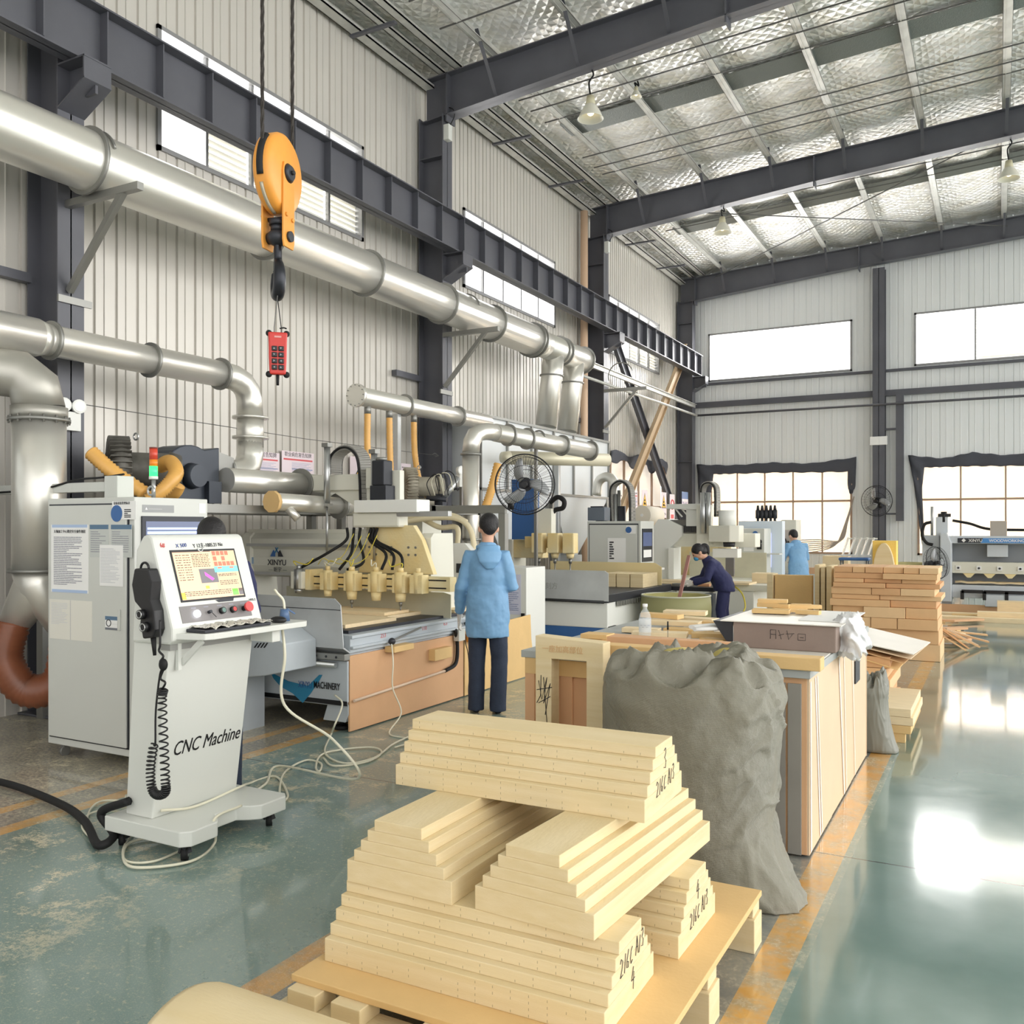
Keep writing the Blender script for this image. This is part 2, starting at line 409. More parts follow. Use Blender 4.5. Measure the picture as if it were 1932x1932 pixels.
window(6, 'x', UW[1][0], UW[1][1], 5.4, 6.65, YB, 4, (1, 2))
window(7, 'x', LW[0][0], LW[0][1], .95, 3.05, YB, 5, (), mat=FRAMEB, blind=True, rowsplit=2.25)
window(8, 'x', LW[1][0], LW[1][1], .95, 3.05, YB, 5, (), mat=FRAMEB, blind=True, rowsplit=2.25)
# dark torn shade cloth hung round the lower windows
CLOTH = M('dark_shade_cloth', (78, 80, 88), .9, 0, .1, 30)
def shade(pts_top, pts_in, label, y, inner=None):
    n_ = 60; m = MB(); A = []; B = []
    def lerp(P_, t):
        t = t*(len(P_)-1); i = min(int(t), len(P_)-2); f = t-i
        return (P_[i][0]*(1-f)+P_[i+1][0]*f, P_[i][1]*(1-f)+P_[i+1][1]*f)
    for k in range(n_+1):
        a, b = lerp(pts_top, k/n_), lerp(pts_in, k/n_)
        A.append((a, b))
    R = []
    for j in range(5):
        f = j/4
        R.append([(a[0]*(1-f)+b[0]*f, y-.05-.03*math.sin(k*.9+j)*math.sin(PI*f+.4), a[1]*(1-f)+b[1]*f+.012*math.sin(k*1.7)) for k, (a, b) in enumerate(A)])
    m.rings(R, cap=False, closed=False)
    return tag(m.build('shade_cloth', CLOTH, smooth=True, solid=.004), label, 'shade cloth', 'torn shade cloths round the lower windows')
shade([(-6.75, .9), (-6.9, 2.6), (-6.95, 3.25), (-6, 3.2), (-5, 3.24), (-4.1, 3.18), (-3.0, 3.3), (-3.02, 2.6), (-3.1, 2.4)],
      [(-6.55, 1.2), (-6.58, 2.4), (-6.5, 2.98), (-6, 2.98), (-5, 2.98), (-4.1, 2.96), (-3.2, 2.95), (-3.2, 2.6), (-3.15, 2.4)], 'dark torn cloth framing the lower back window nearer the corner', YB)
shade([(-1.55, 1.2), (-1.72, 2.6), (-1.85, 3.3), (-1.1, 3.2), (-.5, 3.32), (.2, 3.22), (1.2, 3.35), (2.2, 3.25), (3, 3.3)],
      [(-1.5, 1.3), (-1.55, 2.5), (-1.5, 3.0), (-1.1, 3.0), (-.5, 3.0), (.2, 2.98), (1.2, 2.98), (2.2, 2.98), (2.9, 3.0)], 'dark torn cloth framing the lower back window behind the grey machine', YB)
m = MB(); R = []
for j in range(6):
    f = j/5; R.append([(-7.33+.02*math.sin(k*1.3+j), 18.1+k*.13, 3.25-.22*f*(1+.4*math.sin(k*.7))+.05*math.sin(k*.55)) for k in range(30)])
m.rings(R, cap=False, closed=False)
tag(m.build('shade_cloth', CLOTH, smooth=True, solid=.004), 'dark cloth drooping over the lower window of the left wall', 'shade cloth', 'torn shade cloths round the lower windows')
# gathered net tied to the side of the left-hand lower back window
NET = M('bundled_net', (170, 160, 150), .8)
m = MB()
p0 = Vector((-3.35, YB-.12, 1.25)); p1 = Vector((-3.05, YB-.08, 2.35))
for k in range(7):
    a = Vector((-4.1-.05*k, YB-.1-.01*k, .98+.05*k)); mid = p0+Vector((-.1+.02*k, 0, -.05+.015*k))
    m.loft(bez([a, (a+mid)/2+Vector((0, 0, -.05+.01*k)), mid, (mid+p1)/2+Vector((.0, 0, -.08)), p1]), .012, 5)
tag(m.build('bundled_net', NET, smooth=True), 'gathered net rope sweeping across the open corner of the back window', 'net')
# columns
def hcol(mb, x0, x1, y, z0, z1, fw=.25, ft=.014):
    mb.box(x1-ft, x1, y-fw/2, y+fw/2, z0, z1); mb.box(x0, x0+ft, y-fw/2, y+fw/2, z0, z1); mb.box(x0, x1, y-.006, y+.006, z0, z1)
where = ['left wall nearest the camera, beside the electrical cabinet', 'left wall in the middle, behind the grey router', 'left wall behind the white dust collector', 'corner where the left wall meets the back wall']
for k, y in enumerate(CY):
    r = thing('steel_column', 'dark grey steel H column at the '+where[k], 'column', (-7.15, y, 0), 'steel columns')
    mb = MB(); hcol(mb, XL+.04, -6.95, y, 0, 7.5); mb.build('shaft', STEEL, r)
    mb = MB()
    for z in (1.2, 3.3, 4.9, 6.9): mb.box(XL+.05, -6.97, y-.12, y-.008, z, z+.012)
    mb.build('stiffener', STEEL, r)
    box('base_plate', XL+.02, -6.85, y-.2, y+.2, 0, .02, STEEL, r)
    # crane bracket
    mb = MB(); mb.box(-6.95, -6.62, y-.012, y+.012, 5.22, 5.49); mb.box(-6.95, -6.60, y-.13, y+.13, 5.48, 5.495); mb.prism([(-6.95, 5.12), (-6.60, 5.30), (-6.60, 5.315), (-6.95, 5.135)], 'y', y-.13, y+.13)
    mb.box(-6.62, -6.605, y-.13, y+.13, 5.3, 5.49); mb.build('crane_bracket', STEEL, r)
    if k < 3:
        mb = MB(); mb.box(-7.38, -7.3, y-.75, y-.12, 3.7, 3.78); mb.box(-7.38, -7.3, y-.75, y-.12, 6.0, 6.05); mb.build('girt_stub', STEEL, r)
for (x, w_, lab) in ((-2.47, .27, 'back wall between the two lower windows'), (4.2, .27, 'back wall right of the grey machine')):
    r = thing('steel_column', 'dark grey steel H column standing at the '+lab, 'column', (x, YB-.15, 0), 'steel columns')
    mb = MB(); mb.box(x-w_/2, x+w_/2, YB-.3, YB-.285, 0, 7.75); mb.box(x-.006, x+.006, YB-.3, YB-.03, 0, 7.75); mb.box(x-w_/2, x+w_/2, YB-.05, YB-.035, 0, 7.75); mb.build('shaft', STEEL, r)
    box('base_plate', x-.2, x+.2, YB-.4, YB-.02, 0, .02, STEEL, r)
r = thing('steel_post', 'short dark post hanging beside the back wall column above the floor fan', 'post', (-2.02, YB-.15, 1.75))
mb = MB(); mb.box(-2.1, -1.93, YB-.25, YB-.1, 1.75, 4.72); mb.build('shaft', STEEL, r)
mb = MB(); mb.box(-2.34, -2.1, YB-.2, YB-.14, 3.9, 3.95); mb.box(-2.34, -2.1, YB-.2, YB-.14, 1.9, 1.94); mb.build('tie_plate', STEEL, r)
# rafters
lamp_pts = []
rl = ['second rafter from the camera, crossing the top of the picture', 'third rafter, carrying the middle pendant lamp', 'last rafter, lying along the back wall']
PX = [-6.12+1.25*k for k in range(10)]
for k, y in enumerate(CY):
    if k == 0: continue
    r = thing('roof_rafter', 'dark grey tapered steel '+rl[k-1], 'rafter', (-6.95, y, 7.47), 'roof rafters')
    mb = MB(); X_ = [-7.3, -6.95, -5, -3, 0, 3, 6, 8.8]
    def bot(x): return 7.47+.085*(x+6.95) if x < -2.5 else 7.848+.055*(x+2.5)
    def top(x): return 8.07+.055*(x+6.95)
    for a, b in zip(X_, X_[1:]):
        mb.prism([(a, bot(a)), (b, bot(b)), (b, top(b)), (a, top(a))], 'y', y-.006, y+.006)
        for f, s_ in ((bot, 1), (top, -1)):
            mb.prism([(a, f(a)), (b, f(b)), (b, f(b)+.014*s_), (a, f(a)+.014*s_)], 'y', y-.11, y+.11)
    mb.build('girder', STEEL, r)
    for x in (-6.9, -2.9, .9):
        mb = MB(); mb.box(x-.012, x+.012, y-.11, y+.11, bot(x)-.09, top(x)+.0); mb.build('splice_plate', STEEL, r)
    for x in PX[:8:1]:
        if x < 1.5:
            mb = MB()
            mb.bar((x, y-.03, bot(x)+.02), (x+.02, y-.62, top(x)+.12), .05, .012, up=(0, 1, 0)); mb.build('knee_brace', STEEL, r)
            if k < 3: mb = MB(); mb.bar((x, y+.03, bot(x)+.02), (x+.02, y+.62, top(x)+.12), .05, .012, up=(0, 1, 0)); mb.build('knee_brace', STEEL, r)
def roofz(x): return 8.07+.055*(x+6.95)
# purlins (Z section), each a thing
for k, x in enumerate(PX):
    z = roofz(x)
    mb = MB(); mb.box(x-.06, x-.055, -6, YB, z, z+.2); mb.box(x-.06, x+.06, -6, YB, z, z+.005); mb.box(x-.02, x-.01, -6, YB, z-.008, z); mb.box(x-.12, x-.06, -6, YB, z+.196, z+.2); mb.box(x+.055, x+.06, -6, YB, z, z+.02)
    for yy in (8, 14, 20): mb.box(x-.066, x-.05, yy-.25, yy+.25, z+.02, z+.18)
    tag(mb.build('roof_purlin', PURL), 'galvanised purlin running the length of the roof, number %s counted from the left eave' % ['one', 'two', 'three', 'four', 'five', 'six', 'seven', 'eight', 'nine', 'ten'][k], 'purlin', 'roof purlins')
# eave members along the top of the left wall
for j, (x, z, w_, h_, lab) in enumerate(((-7.25, 7.95, .16, .2, 'lowest, against the wall'), (-7.0, 8.09, .1, .2, 'second from the wall'), (-6.72, 8.1, .12, .2, 'third from the wall'))):
    mb = MB(); mb.box(x-w_/2, x+w_/2, -6, YB, z, z+.02); mb.box(x-w_/2, x-w_/2+.012, -6, YB, z, z+h_); mb.box(x+w_/2-.01, x+w_/2, -6, YB, z, z+.05)
    tag(mb.build('eave_rail', PURL), 'long folded eave rail under roof edge, '+lab, 'eave rail', 'eave rails')
for j, y in enumerate((7.4, 9.2, 12.9, 15, 18.9, 21)):
    mb = MB(); mb.box(-7.3, -6.6, y-.03, y+.03, 7.88, 7.91); tag(mb.build('eave_bracket', STEEL), 'small dark bracket across the eave rails, number %s from the camera' % ['one', 'two', 'three', 'four', 'five', 'six'][j], 'bracket', 'eave brackets')
# foil ceiling: quilted bubble foil sagging between purlins
def foil():
    m = M('quilted_foil', (226, 224, 214), .38, .35)
    n = m.node_tree.nodes; L = m.node_tree.links; b = n['Principled BSDF']
    g = n.new('ShaderNodeNewGeometry')
    def wave(rot, sc_):
        mp = n.new('ShaderNodeMapping'); mp.inputs['Rotation'].default_value = (0, 0, rot); L.new(g.outputs['Position'], mp.inputs[0])
        w_ = n.new('ShaderNodeTexWave'); w_.inputs['Scale'].default_value = sc_; w_.inputs['Distortion'].default_value = 3.5; w_.inputs['Detail'].default_value = 2; w_.inputs['Detail Scale'].default_value = 1.2; w_.wave_profile = 'TRI'; L.new(mp.outputs[0], w_.inputs[0]); return w_.outputs[1]
    mx = n.new('ShaderNodeMath'); mx.operation = 'MINIMUM'; L.new(wave(.75, 2.6), mx.inputs[0]); L.new(wave(-.75, 2.6), mx.inputs[1])
    no = n.new('ShaderNodeTexNoise'); no.inputs['Scale'].default_value = 3; no.inputs['Detail'].default_value = 6; L.new(g.outputs['Position'], no.inputs[0])
    ad = n.new('ShaderNodeMath'); ad.operation = 'MULTIPLY_ADD'; L.new(no.outputs[0], ad.inputs[0]); ad.inputs[1].default_value = 2.2; L.new(mx.outputs[0], ad.inputs[2])
    bu = n.new('ShaderNodeBump'); bu.inputs['Strength'].default_value = .55; bu.inputs['Distance'].default_value = .05
    L.new(ad.outputs[0], bu.inputs['Height']); L.new(bu.outputs[0], b.inputs['Normal'])
    cr = n.new('ShaderNodeValToRGB'); L.new(no.outputs[0], cr.inputs[0]); cr.color_ramp.elements[0].color = (.84, .81, .72, 1); cr.color_ramp.elements[1].color = (.97, .97, .95, 1)
    cr.color_ramp.elements[0].position = .3; cr.color_ramp.elements[1].position = .6
    L.new(cr.outputs[0], b.inputs['Base Color'])
    return m
mb = MB(); R = []
NX, NY = 120, 190
for j in range(NY+1):
    y = -6+(YB+6)*j/NY; row = []
    for i in range(NX+1):
        x = -7.5+16.5*i/NX; ph = ((x+6.12)/1.25) % 1.0
        z = roofz(x)+.21-.09*math.sin(PI*ph)*(0.6+.7*noise.noise(Vector((x*.7, y*.9, 0))))+.035*noise.noise(Vector((x*2, y*2.4, 3)))
        row.append((x, y, z))
    R.append(row)
mb.rings(R, cap=False, closed=False); struct(mb.build('ceiling', foil(), smooth=True))
# corrugated deck strips showing between the foil blankets
STRIP = M('corrugated_roof_strip', (150, 153, 150), .4, .6, .5, 60)
for k, y in enumerate((8.0, 13.6, 19.4)):
    mb = MB(); n_ = 11
    for i in range(n_):
        yy = y-.25+i*.045
        a, b = -6.3, 8.5
        mb.prism([(yy, -.012), (yy+.022, -.03), (yy+.045, -.012), (yy+.045, 0), (yy, 0)], 'x', a, b)
    for v in mb.b.verts: v.co.z += roofz(v.co.x)+.10
    struct(mb.build('trim_%d' % (k+1), STRIP))
# thin wires and rods under the roof
WIRE = M('thin_steel_wire', (110, 110, 108), .5, .5)
WN = ['first past the nearer rafter', 'second past the nearer rafter', 'last before the middle strip', 'first past the middle strip', 'second past the middle strip', 'third past the middle strip', 'nearer one beyond middle rafter', 'farther one beyond middle rafter', 'farther one before nearer rafter', 'nearest to the nearer rafter']
for k, (y, dz) in enumerate(((12.1, -.02), (12.5, -.02), (13.0, .0), (14.5, -.02), (15.0, -.02), (15.4, .0), (18.3, 0), (19.0, 0), (9.2, 0), (9.9, 0))):
    mb = MB(); mb.loft([(-6.4, y, roofz(-6.4)+dz), (8, y+.3, roofz(8)+dz)], .012, 5)
    tag(mb.build('conduit_wire', WIRE), 'thin dark wire stretched across under purlins, ' + WN[k], 'wire', 'wires across the roof')
for k, (a, b, lab) in enumerate((((-6.3, 17.1), (.2, 22.8), 'running from the left eave to the ridge side'), ((-6.3, 22.6), (.2, 17.2), 'running from the back corner towards the aisle lamp'))):
    mb = MB(); mb.loft([(a[0], a[1], roofz(a[0])-.15), (b[0], b[1], roofz(b[0])-.18)], .012, 6)
    tag(mb.build('bracing_rod', WIRE), 'slim diagonal roof rod '+lab, 'rod')
# crane runway beam with rail
r = thing('crane_runway_beam', 'long dark grey I beam crane runway with many web stiffeners along left wall', 'crane beam', (-6.78, 9, 5.5))
mb = MB(); mb.box(-6.87, -6.69, -4, 22.75, 5.5, 5.515); mb.box(-6.90, -6.66, -4, 22.75, 6.0, 6.015); mb.box(-6.785, -6.775, -4, 22.75, 5.5, 6.01); mb.build('girder', STEEL, r)
mb = MB(); mb.box(-6.80, -6.76, -4, 22.75, 6.015, 6.06); mb.build('rail', M('rusty_rail', (86, 74, 70), .6, .5), r)
y = -1.3
while y < 22.7:
    mb = MB(); mb.box(-6.775, -6.68, y-.006, y+.006, 5.515, 6.0); mb.build('stiffener', STEEL, r); y += .585
# horizontal girts (channel rails) along both walls
mb = MB(); mb.box(-7.0, -6.94, 16.2, 23.0, 4.72, 4.80); mb.box(-7.0, -6.9, 16.2, 23.0, 4.80, 4.81)
tag(mb.build('cable_rail', PURL), 'pale steel rail along left wall continuing from the end of the big duct', 'rail')
mb = MB(); mb.loft([(-6.86, 15.5, 4.45), (-6.86, 22.9, 4.5)], .03, 8)
tag(mb.build('water_pipe', PURL, smooth=True), 'thin grey pipe below the pale rail on the left wall', 'pipe')
mb = MB(); mb.box(XL+.3, XE, YB-.16, YB-.06, 4.72, 4.86)
tag(mb.build('girt', STEEL), 'grey steel girt crossing the whole back wall under the upper windows', 'girt')
mb = MB(); mb.loft([(XL+.5, YB-.35, 4.5), (XE, YB-.35, 4.5)], .028, 8)
tag(mb.build('water_pipe', STEEL, smooth=True), 'thin grey pipe crossing back wall just below the girt', 'pipe')
mb = MB(); mb.box(-6.9, XE, YB-.1, YB-.02, 5.3, 5.36); tag(mb.build('window_ledge', STEEL), 'dark narrow ledge under upper windows of back wall', 'ledge')
# X bracing in the last bay of the left wall
TANW = M('beige_primed_steel', (196, 172, 140), .6)
for a, b, mt, lab, q in (((-7.18, 17.4, 6.0), (-7.18, 22.3, 1.6), STEEL, 'dark grey channel brace sloping down towards the back corner on the left wall', 0), ((-7.05, 17.7, 1.7), (-7.05, 22.5, 6.2), TANW, 'beige channel brace rising towards the back corner on the left wall', 1)):
    mb = MB(); mb.bar(a, b, .03, .26, up=(0, 1, 1) if 0 else (0, 0, 1)); 
    for s_ in (-1, 1):
        d_ = Vector((0, -(b[2]-a[2]), b[1]-a[1])).normalized()*.125*s_; mb.bar(Vector(a)+d_+Vector((.03, 0, 0)), Vector(b)+d_+Vector((.03, 0, 0)), .08, .012)
    tag(mb.build('wall_brace', mt), lab, 'brace')
mb = MB(); mb.cyl((-7.25, 16.5, .0), (-7.25, 16.5, 7.9), .075)
tag(mb.build('downpipe', M('beige_plastic_pipe', (222, 190, 160), .5)), 'beige plastic downpipe beside the column behind the dust collector', 'pipe')
# pendant lamps
LAMPM = M('white_lamp_shade', (222, 220, 205), .35); BULB = M('lamp_bulb', (255, 236, 200), .3, emit=1.5)
def pendant(px, y, ztop, zb, lab, X=None, s=1.):
    x = X
    r = thing('pendant_lamp', lab, 'lamp', (x, y, zb), 'high bay pendant lamps')
    mb = MB(); mb.loft(bez([(x+.02, y, ztop), (x+.04, y, ztop-.08), (x-.02, y, zb+.29*s+min(.2, (ztop-zb)*.3)), (x, y, zb+.29*s)]), .012, 6); mb.build('cord', RUB, r)
    mb = MB(); mb.cyl((x, y, zb+.17*s), (x, y, zb+.30*s), .07*s, .05*s, 16); mb.build('ballast', M('lamp_ballast', (196, 190, 160), .5), r)
    mb = MB(); prof = [(.05, .2), (.08, .17), (.13, .09), (.16, .02), (.175, .0), (.165, .0), (.12, .08), (.07, .15)]
    mb.rings([[(x+a*s*math.cos(t*PI/14), y+a*s*math.sin(t*PI/14), zb+z*s) for t in range(28)] for a, z in prof], cap=False); mb.build('shade', LAMPM, r, smooth=True)
    mb = MB(); mb.ball((x, y, zb+.09*s), .05*s, 12, 8); mb.build('bulb', BULB, r)
pendant(1120, 11.02, 7.67, 7.02, 'white pendant lamp hanging below the nearer rafter', -4.75)
pendant(1358, 16.98, 7.68, 7.2, 'white pendant lamp hanging below the middle rafter, left of the two there', -4.6)
pendant(1900, 16.98, 8.01, 7.35, 'white pendant lamp at the right edge below the middle rafter', .17)
pendant(1200, 12.6, 8.20, 7.96, 'small lamp high under the foil ceiling right of the nearest pendant', -4.7, .5)
mb = MB(); mb.loft([(-7.0, 5.1, 2.67), (-7.02, 8, 2.62), (-7.0, 10.8, 2.62)], .004, 5); mb.loft([(-7.0, 10.62, 2.62), (-7.0, 10.7, 2.65), (-7.0, 10.8, 2.62), (-7.0, 10.7, 2.60)], .006, 5)
tag(mb.build('hanging_wire', WIRE), 'thin tight wire strung low between the first two left wall columns', 'wire')
# ================= ducts, dust collectors, blowers =================
def ring(mb, c, ax, R, w_=.05):
    ax = Vector(ax).normalized(); mb.cyl(Vector(c)-ax*.012, Vector(c)+ax*.012, R+w_, n=28)
def elbow(mb, c0, d0, c1, d1, R, n=5):
    """segmented elbow between two points"""
    c0, d0, c1, d1 = Vector(c0), Vector(d0).normalized(), Vector(c1), Vector(d1).normalized()
    L_ = (c1-c0).length*.55; pts = []
    for k in range(n+1):
        t = k/n; a, b, c, d = c0, c0+d0*L_, c1-d1*L_, c1
        pts.append(a*(1-t)**3+b*3*t*(1-t)**2+c*3*t*t*(1-t)+d*t**3)
    mb.loft(pts, R, 28)
    return pts
# big main duct
r = thing('main_duct', 'large round galvanised duct running high along the left wall on brackets', 'duct', (-6.62, 8, 4.4))
X_, Z_ = -6.6, 4.62
fl = [1.5, 3.2, 4.87, 6.95, 8.6, 10.25, 11.6, 12.9]
mb = MB(); mb.cyl((X_, -2, Z_), (X_, 13.0, Z_), .245, n=36); mb.build('straight_run', DUCT, r)
mb = MB(); mb.cyl((X_, 13.0, Z_), (X_, 13.35, Z_), .245, .215, n=36); mb.cyl((X_, 13.35, Z_), (X_, 15.0, Z_), .215, n=36); mb.build('reduced_run', DUCT, r)
for y in fl+[6.0, 7.7, 9.4, 11.0, 12.3][:0]+[13.0]: mb = MB(); ring(mb, (X_, y, Z_), (0, 1, 0), .245, .035); mb.build('flange', FLNG, r)
for y in (13.9, 14.05, 14.95): mb = MB(); ring(mb, (X_, y, Z_), (0, 1, 0), .215, .035); mb.build('flange', FLNG, r)
for y in (13.75, 14.6):
    mb = MB(); mb.loft([(X_, y, Z_-.1), (X_-.05, y+.02, Z_-.45), (X_-.1, y-.1, 3.3)], .18, 24); mb.build('branch_duct', DUCT, r)
    mb = MB(); ring(mb, (X_-.05, y+.02, Z_-.45), (.05, 0, 1), .18, .025); mb.build('flange', FLNG, r)
for y, lab in ((5.05, 'first column'), (10.95, 'second column'), (16.92, 'third column')):
    r = thing('duct_bracket', 'grey angle bracket holding the big duct off the '+lab, 'bracket', (-6.9, y, 3.8), 'duct brackets')
    mb = MB(); mb.bar((-6.95, y-.1, 4.34), (-6.05, y-.1, 4.34), .06, .06); mb.build('arm', FLNG, r)
    mb = MB(); mb.bar((-6.93, y-.1, 3.6), (-6.25, y-.1, 4.33), .05, .05); mb.box(-6.95, -6.93, y-.2, y+.12, 3.5, 3.56); mb.build('strut', FLNG, r)
    mb = MB(); mb.torus((-6.6, y-.1, 4.62), (0, 1, 0), .26, .012, 24, 6, PI*.9, PI*1.9); mb.build('strap', FLNG, r)
# duct A of the near dust collector
def pipe_run(r, x, y0, y1, z, R, fls, name='straight_run'):
    mb = MB(); mb.cyl((x, y0, z), (x, y1, z), R, n=32); mb.build(name, DUCT, r)
    for y in fls: mb = MB(); ring(mb, (x, y, z), (0, 1, 0), R, .03); mb.build('flange', FLNG, r)
r = thing('exhaust_duct', 'galvanised duct sloping away over the electrical cabinet to the black blower', 'duct', (-6.6, 5.5, 2.4))
pipe_run(r, -6.6, 2.2, 6.35, 3.08, .125, [4.55, 5.5, 6.32])
mb = MB(); mb.cyl((-6.6, 3.0, 3.08), (-6.6, 4.42, 3.08), .15, n=32); mb.cyl((-6.6, 4.42, 3.08), (-6.6, 4.5, 3.08), .15, .125, n=32); mb.build('wide_sleeve', DUCT, r)
mb = MB(); elbow(mb, (-6.6, 6.35, 3.08), (0, 1, 0), (-6.6, 6.72, 2.72), (0, 0, -1), .125); mb.build('elbow', DUCT, r)
mb = MB(); mb.cyl((-6.6, 6.72, 2.72), (-6.6, 6.72, 2.40), .13, n=32); ring(mb, (-6.6, 6.72, 2.70), (0, 0, 1), .13); ring(mb, (-6.6, 6.72, 2.50), (0, 0, 1), .13); mb.build('drop_section', DUCT, r)
mb = MB(); elbow(mb, (-6.6, 6.72, 2.45), (0, 0, -1), (-6.55, 6.3, 2.12), (0, -1, 0), .13); mb.build('elbow', DUCT, r)
mb = MB(); ring(mb, (-6.55, 6.3, 2.12), (0, 1, 0), .13); mb.build('flange', FLNG, r)
# black blower
BL = M('blue_black_blower_paint', (56, 62, 72), .4, .2)
r = thing('centrifugal_blower', 'blue-black snail shell blower on top of the wall shelf behind the cabinet', 'blower', (-6.5, 5.85, 1.82))
c0 = Vector((-6.5, 5.75, 2.08)); mb = MB(); out = [(6.05, 2.32), (6.05, 1.84)]
pr = [(5.75+.30*math.cos(a), 2.08+.26*math.sin(a)) for a in [math.radians(q) for q in range(60, 300, 14)]]
poly = [(6.08, 2.34)]+pr+[(6.08, 1.83)]
mb.prism(poly, 'x', -6.66, -6.36); mb.build('housing', BL, r, bev=.01)
mb = MB(); mb.prism([(6.05, 1.95), (6.3, 2.0), (6.3, 2.26), (6.05, 2.32)], 'x', -6.64, -6.4); mb.build('outlet_transition', FLNG, r)
mb = MB(); mb.cyl((-6.36, 5.75, 2.06), (-6.26, 5.75, 2.06), .12, .10); mb.build('inlet', BL, r)
mb = MB(); mb.box(-6.4, -6.3, 5.9, 6.05, 1.82, 2.02); mb.build('support_stand', BL, r)
# cross ducts below
r = thing('collection_duct', 'galvanised duct bending down beside the wall posters behind the grey router', 'duct', (-6.3, 6.7, 1.8))
mb = MB(); mb.cyl((-6.3, 6.1, 2.04), (-6.3, 7.15, 2.04), .115, n=32); mb.build('straight_run', DUCT, r)
mb = MB(); ring(mb, (-6.3, 7.12, 2.04), (0, 1, 0), .115); mb.build('flange', FLNG, r)
mb = MB(); elbow(mb, (-6.3, 7.15, 2.04), (0, 1, 0), (-6.12, 7.5, 1.86), (.3, .5, -1), .115); mb.build('elbow', DUCT, r)
mb = MB(); mb.cyl((-6.1, 7.52, 1.84), (-5.9, 8.1, 1.72), .10, .06, n=24); mb.build('reducer', DUCT, r)
r = thing('capped_duct_stub', 'short duct stub with tan end cap lying level behind the operator console', 'duct', (-6.0, 6.9, 1.75))
mb = MB(); mb.cyl((-5.95, 6.35, 1.84), (-5.95, 7.45, 1.82), .085, n=28); mb.build('straight_run', DUCT, r)
mb = MB(); mb.cyl((-5.95, 6.32, 1.84), (-5.95, 6.36, 1.84), .105, n=10); mb.build('end_cap', TAN, r)
mb = MB(); mb.cyl((-5.93, 6.5, 1.80), (-5.83, 6.55, 1.68), .04, n=16); mb.build('spigot', DUCT, r)
mb = MB(); ring(mb, (-5.95, 7.3, 1.82), (0, 1, 0), .085); mb.build('flange', FLNG, r)
# vertical duct with brown hose left of the cabinet
r = thing('vertical_duct', 'wide upright galvanised duct with elbow at the far left behind cabinet', 'duct', (-6.46, 4.36, .9))
xv, yv, Rv = -6.46, 4.36, .19
mb = MB(); mb.cyl((xv, yv, 1.28), (xv, yv, 2.42), Rv, n=36); mb.build('riser', DUCT, r)
for z in (2.42, 1.27): mb = MB(); ring(mb, (xv, yv, z), (0, 0, 1), Rv, .03); mb.build('flange', FLNG, r)
for k in range(14):
    a = 2*PI*k/14; mb = MB(); mb.cyl((xv+.208*math.cos(a), yv+.208*math.sin(a), 2.39), (xv+.208*math.cos(a), yv+.208*math.sin(a), 2.45), .008, n=6); mb.build('bolt', FLNG, r)
mb = MB(); mb.cyl((xv, yv, 2.43), (xv, yv, 2.52), Rv+.01, n=36); elbow(mb, (xv, yv, 2.5), (0, 0, 1), (xv-.3, yv-.42, 2.78), (-.5, -1, 0), Rv-.005, 4); mb.build('elbow', M('dull_galvanised_elbow', (176, 174, 166), .45, .7), r)
mb = MB(); mb.cyl((xv-.28, yv-.40, 2.78), (xv-.7, yv-1.3, 2.78), Rv-.01, n=32); mb.build('inlet_run', DUCT, r)
mb = MB(); mb.loft([(xv, yv, 1.27), (xv-.02, yv, 1.15), (xv-.14, yv-.12, .85)], [.19, .17, .11], 28); mb.loft([(xv, yv, 1.27), (xv+.02, yv, 1.15), (xv+.16, yv+.12, .80)], [.19, .17, .11], 28); mb.build('forked_branch', DUCT, r)
HB = M('brown_flexible_hose', (140, 84, 58), .35, 0, 0, 9, .2, 6)
pts = bez([(xv-.14, yv-.12, .88), (xv-.17, yv-.16, .6), (xv-.07, yv-.06, .36), (xv+.12, yv+.08, .42), (xv+.17, yv+.13, .82)], 14)
mb = MB(); mb.loft(pts, [.119+.012*(k % 2) for k in range(len(pts))], 24)
tag(mb.build('flexible_hose', HB, smooth=True), 'brown ribbed hose in a U bend under the forked duct at left edge', 'hose')
